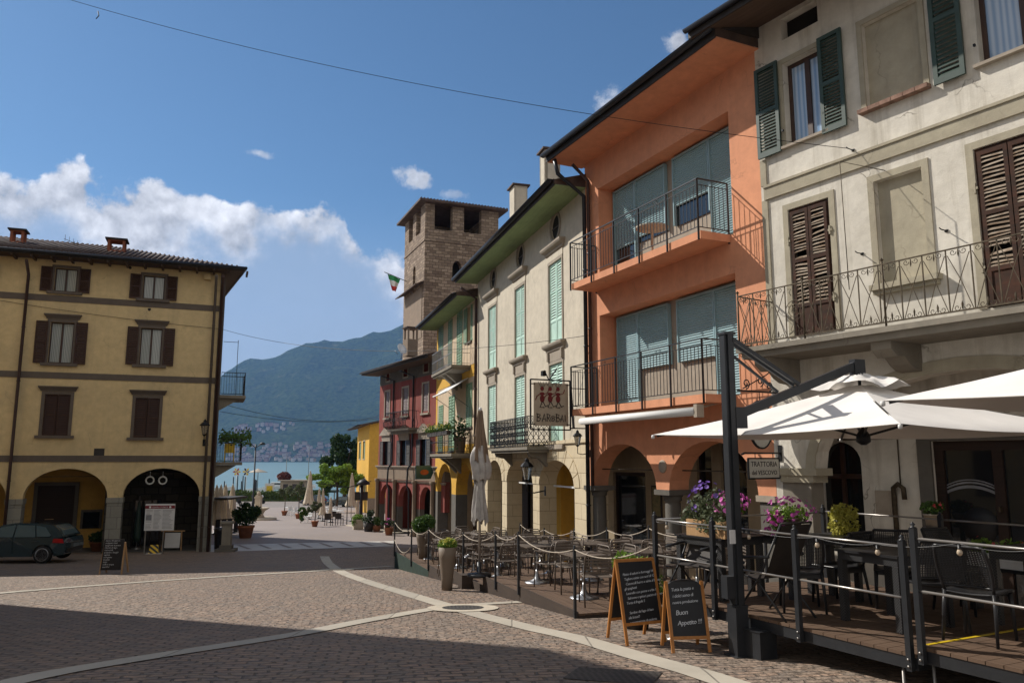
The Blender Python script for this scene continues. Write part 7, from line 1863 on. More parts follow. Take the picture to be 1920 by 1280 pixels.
# ================================================================ things before the ochre house
def car(loc, rz, lab, paint, grp=None, L=4.05, Wd=1.75, Hh=1.45):
    e = empty('parked_car', loc, rz, lab, 'car', grp); s = L/4.05
    def sh(p):   # p: x length, y side, z ; narrow toward ends and roof
        x, y, z = p; k = 1 - .10*(abs(x)/2.03)**4
        if z > .88: k *= 1 - .30*(z-.88)/.57
        if z < .3: k *= .96
        return (x*s, y*k*Wd/1.75, z*Hh/1.45)
    def body(o, holes, y0, y1, name, mat, par=e, cut=True):
        mb = MB()
        mb.plate(o, holes, y0, y1, fn=sh); return mb.build(name, mat, par)
    wx = (-1.24, 1.27); wr = .37
    low = [(-2.0,.32)] 
    for c in wx: low += [(c+wr*cos(radians(a)), .31+wr*sin(radians(a))) for a in range(190,-11,-20)]
    low += [(1.98,.30),(2.02,.5),(2.0,.72),(1.93,.88),(1.62,.93),(1.0,.94),(0,.93),(-1.0,.90),(-1.75,.78),(-2.0,.62),(-2.03,.45)]
    low2 = [(a, b) for a, b in low]
    # shell in slices so the width tapers
    n = 7; mb = MB()
    for k in range(n): y0 = -.875+1.75*k/n; mb.plate(low2, [], y0 + (0 if k == 0 else .0), y0+1.75/n, fn=sh)
    b_ = mb.build('body', paint, e)
    cab = [(-1.05,.90),(-.35,1.36),(.1,1.445),(.9,1.43),(1.45,1.36),(1.72,1.18),(1.9,.93)]
    mb = MB(); 
    for k in range(n): y0 = -.84+1.68*k/n; mb.plate(cab, [], y0, y0+1.68/n, fn=sh)
    mb.build('roof', paint, e)
    for sgn in (-1,1):
        for pts in ([(-.86,.95),(-.33,1.30),(.15,1.375),(.15,.95)], [(.21,.95),(.21,1.375),(.82,1.355),(.95,.95)], [(1.0,.96),(.88,1.35),(1.22,1.29),(1.48,1.0),(1.42,.96)]):
            mb = MB(); pp = pts if True else pts; mb.plate(pp, [], *( (-.852,-.838) if sgn < 0 else (.838,.852)), fn=sh); mb.build('side_window', M['carglass'], b_)
        for x in (.18,-.92): MB().plate([(x,.36),(x+.012,.36),(x+.012,.93),(x,.93)], [], *((-.879,-.874) if sgn < 0 else (.874,.879)), fn=sh).build('door_gap', M['rubber'], b_)
        for x in (.0,.98): MB().plate([(x-.1,.80),(x+.1,.80),(x+.1,.825),(x-.1,.825)], [], *((-.90,-.874) if sgn < 0 else (.874,.90)), fn=sh).build('door_handle', paint, b_)
        MB().plate([(1.58,.74),(1.97,.72),(1.92,.88),(1.60,.89)], [], *((-.884,-.60) if sgn < 0 else (.60,.884)), fn=sh).build('tail_light', M['taillight'], e)
        MB().plate([(-1.98,.62),(-1.72,.74),(-1.7,.66),(-1.98,.54)], [], *((-.884,-.55) if sgn < 0 else (.55,.884)), fn=sh).build('headlight', M['bulb'], e)
        MB().plate([(-.8,.93),(-.62,.93),(-.6,1.05),(-.78,1.05)], [], *((-1.0,-.86) if sgn < 0 else (.86,1.0))).build('wing_mirror', paint, e)
        for c in wx:
            w = empty('wheel_dummy', (0,0,0)); bpy.data.objects.remove(w)
            mb = MB(); mb.T = Matrix.Translation((c*s, sgn*.80*Wd/1.75, .315)) @ Matrix.Rotation(pi/2,4,'X'); mb.lathe([(.2,-.1),(.30,-.1),(.315,-.07),(.315,.07),(.30,.1),(.2,.1)],n=28); wl = mb.build('wheel', M['rubber'], e)
            mb = MB(); R_ = Matrix.Translation((c*s, sgn*.80*Wd/1.75 + sgn*.085, .315)) @ Matrix.Rotation(pi/2,4,'X'); mb.T = R_; mb.lathe([(.215,-.015),(.235,-.02),(.235,.02),(.215,.015)],n=28).lathe([(0,-.012),(.05,-.012),(.05,.012),(0,.012)],n=14)
            for k in range(5):
                a = k*2*pi/5+.3
                for da in (-.16,.16): mb.bar((.03*cos(a),.03*sin(a),0),(.225*cos(a+da),.225*sin(a+da),0),.028,.02)
            mb.build('rim', M['alu'], wl)
    MB().plate([(1.52,1.34),(1.74,1.185),(1.89,1.0),(1.86,.98),(1.70,1.16),(1.48,1.32)], [], -.62, .62, fn=sh).build('rear_window', M['carglass'], e)
    MB().plate([(-1.02,.94),(-.98,.94),(-.36,1.33),(-.42,1.33)], [], -.66, .66, fn=sh).build('windscreen', M['carglass'], e)
    MB().plate([(2.0,.36),(2.05,.36),(2.05,.52),(2.0,.52)], [], -.7, .7, fn=sh).build('bumper', M['plasticblack'], e)
    return e
M['carglass'] = glass('car glass', (.07,.10,.105,1), .05)
g = gnd(60, 1055); q = gnd(105, 1056)
car((q.x-1.27*cos(.10)-.62, q.y+.85-1.27*sin(.10), q.z), .10, 'dark green blue hatchback parked before the ochre arcade at the left edge', M['car'])
# tall chalkboard at the left
g = gnd(207, 1076); e = empty('chalkboard', (g.x, g.y, g.z), .06, 'tall narrow chalkboard sign with pale legs in front of the stone pillar', 'sign')
for sg, yy in ((-1,0),(1,.45)):
    for x in (-.31,.31): MB().bar((x,yy*1.0+(.0 if sg<0 else 0),0),(x*.92,.16,.88),.045,.03).build('leg', M['palewood'], e)
bd = MB().add([(-.28,-.03,.12),(.28,-.03,.12),(.28,.1,.98),(-.28,.1,.98),(-.28,.0,.12),(.28,.0,.12),(.28,.13,.98),(-.28,.13,.98)],[(0,1,2,3),(7,6,5,4),(0,4,5,1),(1,5,6,2),(2,6,7,3),(3,7,4,0)]).build('slate', M['slateboard'], e)
random.seed(8); tl = math.atan2(.13,.86)
for k in range(12):
    s_ = ['menu del giorno','antipasti misti','spaghetti al pesce','risotto di lago','casoncelli','polenta e funghi','tagliata','coregone','insalata','dolci','caffe e acqua','aperitivi'][k]
    txt(s_, .062, M['chalk'], bd, Matrix.Translation((-.24,-.036+.13*((.80-.066*k)/.86),.12+.80-.066*k)) @ Matrix.Rotation(pi/2-tl,4,'X'), .2, 'chalk_writing', .0006)
# notice board with maroon header on two legs
y_ = 34.2; a = at(275, 1036, y_); z0 = gz(y_); pL, pR = at(273,970,y_), at(326,970,y_-.0)
w_ = (pR.x-pL.x); zb, zt = at(300,994,y_).z, at(300,944,y_).z; 
e = empty('notice_board', ((pL.x+pR.x)/2, y_, z0), .12, 'white notice board with a maroon header on two thin legs under the right arch', 'sign'); zb -= z0; zt -= z0
MB().box(-w_/2,w_/2,-.02,.02,zb,zt).build('panel', M['paper'], e)
MB().box(-w_/2,w_/2,-.026,-.0205,zt-.20,zt-.07).build('header', M['maroon'], e)
for x in (-.34,.34): MB().plate([(x*w_+.045*cos(k*pi/6), zt-.135+.045*sin(k*pi/6)) for k in range(12)], [], -.032, -.0265).build('crest', M['whitepaint'], e)
sgn_txt(e, 'CENTRO STORICO', 0, zt-.165, .075, M['whitepaint'], -.030)
for x in (-w_/2+.05, w_/2-.35*w_): MB().box(x-.02,x+.02,.021,.06,0,zt-.1).build('leg', M['rail'], e)
random.seed(2)
for c, (a, b) in enumerate(((-.46,-.24),(-.20,.06),(.10,.46))):
    for k in range(15):
        if c == 0 and k in (4,5,6,7,10): continue
        z = zt-.27-k*.055
        if z < zb+.08: break
        MB().box(a*w_, (a+(b-a)*random.uniform(.6,1))*w_, -.0235,-.0205, z, z+.016).build('print_line', M['greytext'], e)
MB().box(-.46*w_,-.27*w_,-.0235,-.0205,zt-.68,zt-.46).build('print_picture', M['greytext'], e)
# wooden framed panel leaning, wet floor marker, flower tub, green parasol
g = gnd(321, 1033); e = empty('trestle_board', g, .1, 'low pale wooden trestle with a white panel, right of the notice board legs', 'trestle')
for x in (-.42,.42): MB().bar((x,0,0),(x*.9,.1,.85),.07,.04).build('leg', M['palewood'], e)
MB().box(-.5,.5,.06,.16,.851,.90).build('top_rail', M['palewood'], e); MB().add([(-.33,.02,.15),(.33,.02,.15),(.33,.09,.80),(-.33,.09,.80),(-.33,.04,.15),(.33,.04,.15),(.33,.11,.80),(-.33,.11,.80)],[(0,1,2,3),(7,6,5,4),(0,4,5,1),(1,5,6,2),(2,6,7,3),(3,7,4,0)]).build('panel', M['paper'], e)
hz_ = NT('yellow black stripes'); wv = hz_.n('ShaderNodeTexWave', bands_direction='DIAGONAL'); wv.inputs['Scale'].default_value = 2.4; hz_.l(hz_.tc.outputs['Object'], wv.inputs['Vector']); hz_.base(hz_.ramp(wv.outputs['Fac'], [(.45,(.65,.42,.02)),(.55,(.02,.02,.02))])); M['hazard'] = hz_.m
g = gnd(288, 1038); e = empty('hazard_marker', g, .2, 'small yellow and black striped marker block on the ground', 'marker'); MB().add([(-.2,-.12,0),(.2,-.12,0),(.16,.02,.38),(-.16,.02,.38),(-.2,.12,0),(.2,.12,0),(.16,.05,.38),(-.16,.05,.38)],[(0,1,2,3),(7,6,5,4),(0,4,5,1),(1,5,6,2),(2,6,7,3),(3,7,4,0)]).build('plate', M['hazard'], e); MB().box(-.3,.3,-.16,.2,0,.03).build('foot', M['paper'], e)
g = gnd(177, 1035); pot_flowers((g.x,g.y+.4,g.z), 'round terracotta pot of green leaves with a few yellow flowers left of the stone pillar', .42, .4, M['terracotta'], [(0,0,.6,.5,.45,.25),(.2,0,.75,.3,.3,.25)], 900, M['leafdark'], [(M['petalred'],5,.05,[(0,-.1,.6,.4,.3,.2)])], 91, ls=.07)
g = gnd(243, 1033); e = empty('closed_parasol', (g.x, g.y+.6, g.z), 0, 'furled dark green parasol inside the right arch', 'parasol'); MB().lathe([(.12,.35),(.17,.6),(.10,1.6),(.05,2.1),(.0,2.2)],n=12).build('canopy', M['greenshut'], e); MB().lathe([(.2,0),(.2,.08),(.03,.1),(.03,2.4)],n=12).build('pole', M['rail'], e)
# stone post with urn base, bin and fence beside the corner
g = gnd(424, 1034); e = empty('stone_pillar', g, .15, 'short grey stone pillar on a square base right of the ochre house corner', 'pillar')
MB().box(-.42,.42,-.4,.4,0,.14).box(-.26,.26,-.26,.26,.141,.3).build('base', M['greystone'], e); MB().box(-.19,.19,-.19,.19,.301,1.22).build('shaft', M['concrete'], e); MB().box(-.26,.26,-.26,.26,1.221,1.32).build('cap', M['concrete'], e)
g = gnd(407, 1030); e = empty('litter_bin', (g.x,g.y+.2,g.z), 0, 'black litter bin between the downpipe and the stone pillar', 'bin'); MB().lathe([(.2,0),(.22,.8),(.24,.82),(.2,.95),(0,.98)],n=16).build('body', M['plasticblack'], e)
# potted shrub in big terracotta pot
g = gnd(460, 1008); e = empty('potted_oleander', g, 0, 'leafy dark green shrub in a big terracotta pot in the shaded street', 'plant')
MB().lathe([(.30,0),(.42,.55),(.46,.56),(.46,.66),(.38,.66),(.36,.6),(0,.58)],n=24).build('pot', M['terracotta'], e)
foliage(2600, [(0,0,1.1,.62,.6,.45),(.3,0,1.35,.5,.5,.35),(-.45,0,1.3,.35,.35,.35),(-.1,0,1.7,.3,.3,.25),(.55,0,1.5,.25,.25,.2)], .085, M['leafdark'], 'leaves', e, 12, .4)
# dark fence with four furled parasols behind it
for k, (u, vt, vb) in enumerate(((404,938,985),(412,940,990),(421,937,990),(434,936,990))):
    y_ = 46+k*1.2; p = at(u, 960, y_); closed_parasol((p.x, y_, gz(y_)), 2.75, .36, .5, M['canvas_beige'], f'furled beige parasol, {ordn[k]} from the left, in the row behind the ochre house corner', 30+k, grp='furled parasols beside the ochre house')
a, b = gnd(404,1004), gnd(447,1001); e = empty('metal_fence', a, atan2((b-a).y,(b-a).x), 'low dark metal fence below the furled parasols', 'fence'); L = (b-a).length
MB().box(0,L,-.02,.02,.85,.9).box(0,L,-.02,.02,.08,.12).build('rail', M['blackiron'], e)
for k in range(16): 
    if k%4 != 3: MB().box(k*L/15-.04,k*L/15+.04,-.015,.015,.121,.849).build('panel', M['blackiron'], e)
a, b = at(400,935,45), at(440,931,48); e = tag(MB().bar(tuple(a),tuple(b),1.6,.12).build('dark_canopy', M['slate'], None), 'flat dark canopy roof over the furled parasols at the house corner', 'canopy')

# ================================================================ far end of the street
g = gnd(477, 975); g.y += .8; g.z = gz(g.y); e = empty('stone_fountain', g, 0, 'pale stone drinking fountain with a square column and a wide bowl', 'fountain')
MB().lathe([(1.5,0),(1.5,.14),(1.35,.2),(1.25,.2),(0,.2)],n=36).build('step', M['stone'], e); MB().lathe([(.55,.2),(.42,.45),(.55,.7),(.86,.9),(.9,.98),(.8,.98),(.7,.9),(0,.88)],n=32).build('bowl', M['stone'], e)
MB().box(-.23,.23,-.23,.23,.88,1.75).box(-.28,.28,-.28,.28,1.751,1.85).box(-.2,.2,-.2,.2,1.851,1.98).build('column', M['stone'], e); MB().lathe([(.1,1.98),(.17,2.1),(.12,2.25),(0,2.32)],n=14).build('finial', M['stone'], e)
def street_lamp(g, h, lab, arms=2, w=.9, sign=False):
    e = empty('street_lamp', g, 0, lab, 'street lamp'); MB().lathe([(.2,0),(.2,.5),(.13,.7),(.10,h)],n=10).build('pole', M['slateboard'], e)
    for s in ((-1,1) if arms == 2 else (1,)):
        MB().tube([(0,0,h-.5),(s*w*.6,0,h-.1),(s*w,0,h)],.07,6).build('arm', M['slateboard'], e); MB().lathe([(.0,h+.30),(.22,h+.22),(.45,h),(.42,h-.06),(0,h-.14)],s*w,0,12).build('lamp_head', M['slateboard'], e)
    if sign: MB().box(-.42,.42,-.05,.05,h*.62,h*.62+.55).build('sign_plate', M['slate'], e)
    return e
street_lamp(gnd(474,949), 8.8, 'tall dark street lamp with two heads near the lake front', 2, .95)
g = at(676, 978, 52); g.z = gz(52); street_lamp(g, at(676,906,52).z-g.z, 'shorter dark lamp post with a small black sign plate near the red house', 1, .12, True)
g = gnd(668,945); street_lamp((g.x-2,g.y,g.z), 7.8, 'thin grey lamp with two heads in front of the dark tree', 2, 1.2)
# hedge, low wall
e = empty('hedge', ((at(395,930,129)).x, 129, -6.6), 0, 'long clipped green hedge along the lake front', 'hedge'); Lh = at(615,930,129).x - at(395,930,129).x
rnd = random.Random(4); foliage(9000, [(Lh*(k+.5)/26, 0, .85, Lh/26*.75, .7, .85+.12*rnd.random()) for k in range(26)], .17, M['hedge'], 'leaves', e, 5)
MB().box(.2,Lh-.2,-.4,.4,.0,1.25).build('hedge_core', M['hedge'], e)
# scooters
def scooter(u, y, rz, lab):
    p = at(u, 940, y); e = empty('scooter', (p.x, y, gz(y)), rz, lab, 'scooter')
    for x in (-.62,.66): mb = MB(); mb.T = Matrix.Translation((x,0,.29)) @ Matrix.Rotation(pi/2,4,'X'); mb.lathe([(.19,-.06),(.28,-.06),(.29,0),(.28,.06),(.19,.06)],n=18).lathe([(0,-.02),(.19,-.03),(.19,.03),(0,.02)],n=14); mb.build('wheel', M['rubber'], e)
    MB().plate([(-.5,.4),(.15,.28),(.25,.35),(.35,.85),(.95,.92),(.9,.6),(.6,.4),(.3,.25),(-.3,.22)], [], -.17, .17).plate([(-.55,.55),(-.25,.5),(-.42,1.0),(-.55,1.05)],[],-.16,.16).build('body', M['plasticblack'], e)
    MB().plate([(.2,.86),(.95,.93),(.98,1.0),(.25,.95)], [], -.14, .14).build('seat', M['rubber'], e); MB().tube([(-.62,0,.3),(-.45,0,1.05)],.03,6).tube([(-.4,-.33,1.08),(-.45,0,1.05),(-.4,.33,1.08)],.02,6).build('handlebar', M['alu'], e)
    MB().plate([(-.62,1.05),(-.5,1.0),(-.38,1.35),(-.45,1.38)],[],-.16,.16).build('windshield', M['whitepaint'], e); MB().box(.85,1.2,-.2,.2,.98,1.28).build('top_box', M['charcoal'], e)
scooter(457-45, 122, pi*.96, 'leftmost black scooter parked along the hedge'); scooter(390+50, 121, .3, 'black scooter parked just left of the lamp pole by the hedge'); scooter(486, 121, pi*1.02, 'black motorcycle parked right of the lamp pole by the hedge')
# trees
def tree(loc, lab, h, cr, blobs, lm, n, ls, seed, name='tree', tr=.12, cat='tree', pot=None):
    e = empty(name, loc, 0, lab, cat); z0 = 0
    if pot: MB().lathe([(pot*.65,0),(pot,pot*1.4),(pot*1.1,pot*1.4),(pot*1.1,pot*1.6),(0,pot*1.5)],n=18).build('pot', M['terracotta'], e); z0 = pot*1.5
    mb = MB(); mb.tube([(0,0,z0),(tr*.6,0,z0+(h-z0)*.3),(0,tr*.4,z0+(h-z0)*.62)], tr, 8, tr*.6)
    rnd = random.Random(seed)
    for b in blobs: mb.tube([(0,tr*.4,z0+(h-z0)*.55),(b[0]*.5,b[1]*.5,z0+(b[2]-z0)*.75+ .05),(b[0]*.95,b[1]*.95,b[2])], tr*.5, 5, tr*.15)
    mb.build('trunk', M['bark'], e)
    bb = []
    for b in blobs:
        for k in range(5): bb.append((b[0]+rnd.gauss(0,b[3]*.45), b[1]+rnd.gauss(0,b[4]*.45), b[2]+rnd.gauss(0,b[5]*.45), b[3]*rnd.uniform(.35,.6), b[4]*rnd.uniform(.35,.6), b[5]*rnd.uniform(.3,.55)))
    foliage(n, bb, ls, lm, 'crown', e, seed); return e
def gtree(u, v, lab, h, blobs, lm, n, ls, seed, **k): 
    g = gnd(u, v); return tree(g, lab, h, 0, blobs, lm, n, ls, seed, **k)
gtree(533, 966, 'slim olive tree in a terracotta pot, left of the two olives before the cafe tables', 2.4, [(-.3,0,2.2,.5,.5,.35),(.5,0,2.3,.5,.5,.35),(.1,0,2.5,.5,.5,.3)], M['olive'], 2600, .06, 1, name='olive_tree', tr=.05, pot=.28)
gtree(559, 972, 'slim olive tree in a pot, right of the two olives before the cafe tables', 2.4, [(-.3,0,2.2,.5,.5,.4),(.4,0,2.4,.45,.45,.35),(0,0,2.7,.4,.4,.3)], M['olive'], 2400, .06, 2, name='olive_tree', tr=.05, pot=.26)
gtree(590, 987, 'small olive tree in a terracotta pot, nearest before the furled parasols', 1.5, [(-.15,0,1.25,.38,.35,.3),(.25,0,1.35,.32,.3,.28),(-.4,0,1.05,.22,.2,.2)], M['olive'], 2400, .045, 3, name='olive_tree', tr=.04, pot=.24)
gtree(564, 980, 'dense green bush in a pot right of the street middle', .8, [(0,0,.55,.35,.35,.4),(.05,0,.9,.28,.28,.25)], M['leaf'], 1800, .06, 4, name='potted_bush', tr=.03, cat='plant')
p = at(632, 900, 86.); tree((p.x, 86, gz(86)), 'bright green round plane tree beside the yellow house', 5.4, 0, [(-1.2,0,3.5,1.2,1.2,1.0),(0,0,4.5,1.4,1.3,1.1),(1.3,0,4.0,1.2,1.2,1.1),(.2,-.4,3.1,1.7,1.1,.8),(-.7,0,4.3,1.1,1.1,.9),(1.7,0,3.2,.9,.9,.8),(0,-.6,3.8,1.4,.8,1.0)], M['leafbright'], 15000, .14, 5, name='plane_tree', tr=.16)
p = at(648, 850, 112.); tree((p.x, 112, gz(112)), 'tall dark evergreen tree behind the yellow house', 10, 0, [(-2.2,0,4.5,2,2,2.2),(0,0,6.5,2.2,2,2.4),(2,0,7.6,2.2,2,2.2),(1.2,0,4.5,2.4,2,2.2),(3.6,0,6.5,2,2,3),(.9,0,8.8,1.3,1.3,1.2),(3,0,9.4,1.2,1.2,1.2)], M['leafdark'], 16000, .24, 6, name='evergreen_tree', tr=.3)
# furled parasols of the cafe
for k, (u, vt, vb, y_, r_) in enumerate(((579,883,963,66,.38),(597,915,968,68,.22),(604,917,978,62,.22),(619,932,975,60,.17),(658,888,972,62,.38),(670,930,984,56,.17))):
    p = at(u, vb, y_); z0 = gz(y_); h = at(u,vt,y_).z-z0; closed_parasol((p.x,y_,z0), h, r_, h*.20 if r_ < .3 else h*.32, M['canvas_beige'], f'tall furled cream parasol, {ordn[k]} from the left, in the far cafe', 50+k, grp='furled cream parasols of the far cafe')
# far cafe chairs and tables
def simple_chair(m, nm_, lab, grp, cat='chair'):
    e = empty(nm_, (0,0,0), 0, lab, cat, grp); 
    for x in (-.2,.2):
        for y in (-.2,.2): MB().box(x-.02,x+.02,y-.02,y+.02,0,.42).build('leg', m, e)
    MB().box(-.23,.23,-.23,.23,.421,.46).build('seat', m, e); MB().box(-.23,.23,.19,.23,.461,.85).box(-.23,-.19,-.2,.189,.6,.64).box(.19,.23,-.2,.189,.6,.64).build('backrest', m, e); return e
wc = simple_chair(M['whitepaint'], 'white_chair', 'small white chair of the far cafe beneath the furled parasols', 'white chairs of the far cafe'); dc = simple_chair(M['slate'], 'dark_chair', 'dark wicker chair at the near edge of the far cafe', 'dark chairs of the far cafe')
wt = empty('cafe_table', (0,0,0), 0, 'small white table of the far cafe among white chairs', 'table', 'white tables of the far cafe'); MB().box(-.35,.35,-.35,.35,.71,.74).build('tabletop', M['whitepaint'], wt); MB().box(-.03,.03,-.03,.03,0,.709).build('leg', M['whitepaint'], wt)
for q in (wc, dc, wt): KID[q.name] = kids(q); first[q.name] = True
def put(proto, u, v, rz):
    g = gnd(u, v); lab, grp = proto['label'], proto['group']; inst(proto, g, rz, lab, grp)
random.seed(14)
for (u, v) in ((545,966),(552,968),(571,972),(577,979),(583,969),(598,970),(612,968),(626,966),(640,969),(590,964)): put(wc, u, v, random.uniform(0,6))
for (u, v) in ((540,965),(565,969),(607,965),(622,970),(634,974)): put(wt, u, v, random.uniform(0,1))
for (u, v) in ((616,985),(636,984),(624,979)): put(dc, u, v, random.uniform(-.4,.4)+pi)
# planters near the red house
g = gnd(671, 992); e = empty('stone_planter', g, .3, 'square pale stone planter with trailing green plants', 'planter'); MB().box(-.3,.3,-.3,.3,0,.55).box(-.34,.34,-.34,.34,.551,.62).build('box', M['stone'], e); foliage(900, [(0,0,.75,.4,.4,.2),(-.25,-.2,.5,.2,.2,.3)], .05, M['leafbright'], 'leaves', e, 3)
g = gnd(691, 996); e = empty('potted_plant', g, 0, 'dark pot with a bushy plant right of the stone planter', 'plant'); MB().lathe([(.25,0),(.34,.5),(.3,.5),(0,.45)],n=16).build('pot', M['slate'], e); foliage(900, [(0,0,.75,.45,.4,.3),(.1,0,1.1,.25,.25,.2)], .05, M['leafdark'], 'leaves', e, 3)
g = gnd(729, 1003); pot_flowers((g.x,g.y,g.z), 'terracotta pot with pale pink flowers before the red house arcade', .26, .42, M['terracotta'], [(0,0,.65,.32,.3,.25),(-.3,0,.7,.2,.2,.15)], 700, M['leafdark'], [(M['petalpink'],26,.035,[(0,0,.7,.34,.3,.24)])], 95, ls=.045)
g = gnd(706, 996); e = empty('potted_plant', g, 0, 'green plant in a low brown pot at the red house corner column', 'plant'); MB().lathe([(.2,0),(.26,.35),(0,.33)],n=14).build('pot', M['terracotta'], e); foliage(500, [(0,0,.6,.28,.28,.3)], .045, M['leaf'], 'leaves', e, 3)
# pale kerb step along the red house
mb = MB(); L0 = [gnd(648,985), gnd(700,994), gnd(735,1001)]; vs = []
for p in L0: vs += [(p.x,p.y,p.z-.1),(p.x,p.y,p.z+.07),(p.x+3,p.y+1.4,p.z+.07)]
mb.add(vs, [(0,3,4,1),(1,4,5,2),(3,6,7,4),(4,7,8,5)]); tag(mb.build('kerb', M['stone']), kind='structure')
# metal trellis frame in the cafe
a = gnd(650,985); e = empty('awning_frame', a, .2, 'thin black awning frame of the far cafe before the yellow house', 'frame'); MB().bar((0,0,0),(0,0,2.6),.06).bar((0,0,2.6),(1.6,.5,3.0),.05).bar((0,0,2.6),(-2.2,.5,2.9),.05).build('frame', M['blackiron'], e)
# far parked cars
car((at(590,935,118).x,118,-6.6), 0, 'dark blue car parked by the hedge behind the furled parasols', M['carblue'], 'cars parked at the lake front'); car((at(640,940,112).x,112,gz(112)), .1, 'dark car parked under the plane tree', M['car'], 'cars parked at the lake front')
# lakeside: mooring posts, flower windmills, boats, kiosk
for k, (u, vt, y_) in enumerate(((421,902,138),(438,894,142),(446,892,150),(453,902,139),(456,892,150),(460,894,150),(479,899,140),(481,900,141),(505,898,150))):
    p = at(u, vt, y_); e = tag(MB().lathe([(.12,-8.4),(.10,p.z),(0,p.z+.1)],n=8).build('mooring_post', M['slateboard'], None, (p.x,y_,0)), f'dark wooden mooring post in the lake, {ordn[min(k,10)]} from the left', 'mooring post', 'mooring posts by the shore')
for k, (u, v, m_) in enumerate(((444,884,'rustorange'),(462,884,'brownshut'))):
    y_ = 137; p = at(u, v, y_); e = empty('pinwheel', (p.x,y_,p.z), 0, ('orange' if k == 0 else 'brown and orange')+' flower shaped windmill on a tall pole by the water', 'windmill'); MB().tube([(0,0,-3.6),(0,0,0)],.06,6).build('pole', M['whitepaint'], e)
    for q in range(6): a = q*pi/3+k; MB().plate([(0,0),(.5*cos(a-.35),.5*sin(a-.35)),(.72*cos(a),.72*sin(a)),(.5*cos(a+.35),.5*sin(a+.35))],[],-.05,.05).build('petal', M[m_ if q%2 else 'yellowplastic'], e)
def boat(u, v, y_, L, lab, rz=0, cabin=False, hull='whitepaint'):
    p = at(u, v, y_); e = empty('moored_boat', (p.x,y_,LZ), rz, lab, 'boat'); mb = MB(); vs = []; n = 12
    for i in range(n+1):
        f = i/n; x = (f-.5)*L; w_ = L*.15*(1-(2*f-1)**2*.35)*(1 if f < .6 else (1-((f-.6)/.4)**2.2)+.02); sh_ = .8+.35*f**2
        vs += [(x,-w_,sh_),(x,-w_*.6,-.2),(x,w_*.6,-.2),(x,w_,sh_),(x,w_*.85,sh_-.12),(x,-w_*.85,sh_-.12)]
    fs = [(6*i+a,6*i+6+a,6*i+6+(a+1)%6,6*i+(a+1)%6) for i in range(n) for a in range(6)] + [(5,4,3,2,1,0),tuple(6*n+k for k in range(6))]; mb.add(vs, fs); mb.build('hull', M[hull], e)
    if cabin: MB().box(-L*.2,L*.15,-L*.09,L*.09,.8,2.0).build('cabin', M['whitepaint'], e); MB().box(-L*.19,L*.14,-L*.095,L*.095,1.3,1.75).build('cabin_window', M['glass'], e)
    return e
boat(487,912,210,4.6,'white open boat moored behind the hedge, right of the lamp pole'); boat(458,914,200,4.5,'small pale boat with a raised bow left of the lamp pole', .2); boat(437,915,195,4,'dark small boat moored at the left behind the hedge', .5, hull='charcoal'); boat(520,908,225,8,'white cabin cruiser moored behind the olive trees', .15, True); boat(566,902,235,9,'white cabin boat partly behind the tall furled parasol', -.2, True); boat(415,912,215,7,'white covered boat at the corner of the ochre house', .3)
p = at(507, 912, 131.0); e = empty('billboard', (p.x,130.6,-6.6), 0, 'white board with a yellow picture standing behind the hedge', 'sign'); MB().box(-.75,.75,-.05,.05,.6,2.8).build('panel', M['paper'], e); MB().box(-.5,.5,-.06,-.051,1.5,2.4).build('picture', M['yellowplastic'], e); MB().box(-.7,-.6,-.03,.03,0,.599).box(.6,.7,-.03,.03,0,.599).build('leg', M['rail'], e)
p = at(484, 884, 137.); e = empty('straw_parasol', (p.x,137,-8.2), 0, 'open parasol with a pale pointed top at the water edge', 'parasol'); hz2 = p.z+8.2; MB().lathe([(1.6,hz2-.1),(1.5,hz2),(.2,hz2+.45),(0,hz2+.6)],n=16).build('canopy', M['canvas_beige'], e); MB().tube([(0,0,0),(0,0,hz2)],.06,6).build('pole', M['bark'], e)
p = at(541, 882, 134.); e = empty('red_leaved_tree', (p.x,134,-8.0), 0, 'dark red leaved round tree on the lake shore', 'tree'); foliage(2600, [(-.6,0,p.z+7.2,.9,.8,.6),(-.2,0,p.z+6.9,.7,.7,.5),(-1.1,0,p.z+7.0,.8,.8,.6)], .2, leafmat('dark red leaves', (.10,.035,.035,1), (.16,.06,.05,1)), 'crown', e, 3); MB().tube([(0,0,0),(0,0,p.z+7)],.15,6).build('trunk', M['bark'], e)
p = at(553, 900, 133.); e = empty('boat_kiosk', (p.x,133.4,-8.0), 0, 'low white kiosk with a flat roof at the landing stage', 'kiosk'); h_ = p.z+7.9; MB().box(-2.2,2.2,-1.2,1.2,0,h_).build('wall', M['stonetrim'], e); MB().box(-2.6,2.6,-1.6,1.6,h_+.002,h_+.18).build('roof', M['stonetrim'], e)
for x in (-1.3,.2,1.4): MB().box(x-.4,x+.4,-1.23,-1.2,h_-1.4,h_-.5).build('window', M['glass'], e)
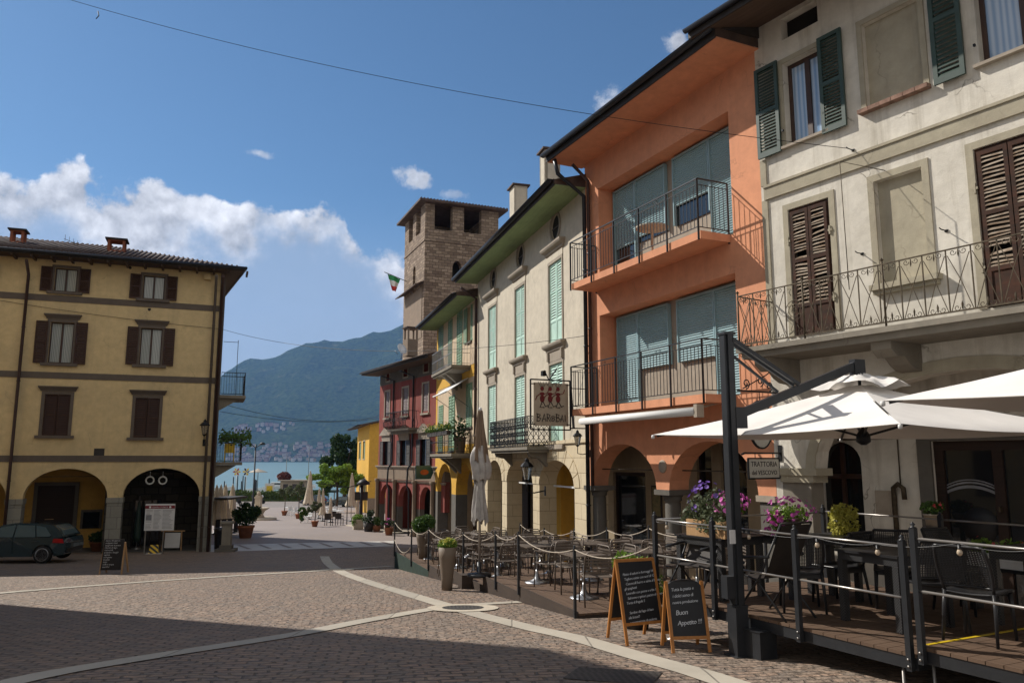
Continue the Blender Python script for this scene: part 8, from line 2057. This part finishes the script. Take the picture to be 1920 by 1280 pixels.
p = at(600, 905, 134.); e = empty('boat_shelter', (p.x,134,-8.0), 0, 'low green roofed boat shelter behind the furled parasols', 'shelter'); MB().box(-3,3,-1.5,1.5,2.6,3.0).build('roof', M['greenshut'], e)
for x in (-2.8,0,2.8): MB().box(x-.08,x+.08,-1.4,-1.24,0,2.599).build('post', M['rail'], e)
for k, (u, vt, y_) in enumerate(((538,855,150),(580,838,155),(617,900,140))):
    p = at(u, vt, y_); tag(MB().lathe([(.09,-8.2),(.05,p.z),(0,p.z+.1)],n=6).build('boat_mast', M['rail'], None, (p.x,y_,0)), f'thin grey mast at the landing stage, {ordn[k]} from the left', 'mast', 'masts at the landing stage')
mb = MB(); 
vs = [(at(610,872,420).x+x, 420+y, LZ+.4) for x, y in ((-14,0),(0,-8),(40,-6),(60,10),(20,14))]; mb.add(vs, [(0,1,2,3,4)]); tag(mb.build('reed_bank', M['leaf']), kind='stuff')
# ================================================================ overhead cables
def cable(a, b, d, r, lab, n=40): mb = MB(); mb.tube([tuple(q) for q in sag(Vector(a), Vector(b), d, n)], r, 5); return tag(mb.build('overhead_cable', M['blackiron']), lab, 'cable', 'cables over the square')
x, z = TBF.L(1600, 282); cable(at(60,-22,17.6), TBF.W(x,-.16,z), .45, .006, 'long thin cable crossing the sky from the upper left to the white house')
x, z = LBF.L(-20, 560); cable(LBF.W(x,-.05,z), LBF.W(-.1,-.05,LBF.Z(400,616)), .1, .008, 'thin cable running along the ochre house wall')
x, z = OF.L(1112, 628); cable(LBF.W(0,-.05,LBF.Z(402,617)), OF.W(x,-.05,z), .7, .008, 'thin cable from ochre corner to orange house, highest over the street')
x, z = RF.L(712, 780); cable(at(412,755,36.5), RF.W(x,-.05,z), .55, .012, 'dark cable to the red house, upper of the close pair')
x, z = RF.L(712, 784); cable(at(412,771,36.5), RF.W(x,-.1,z), .35, .012, 'dark cable to the red house, lower of the close pair')
p = at(183, 30, 17.2); tag(MB().tube([(0,0,.12),(0.03,0,0),(-.03,0,-.08)],.012,5).build('cable_clip', M['blackiron'], None, p), 'small clip dangling on the long cable at the upper left', 'clip')
# smart suffix: nothing without label
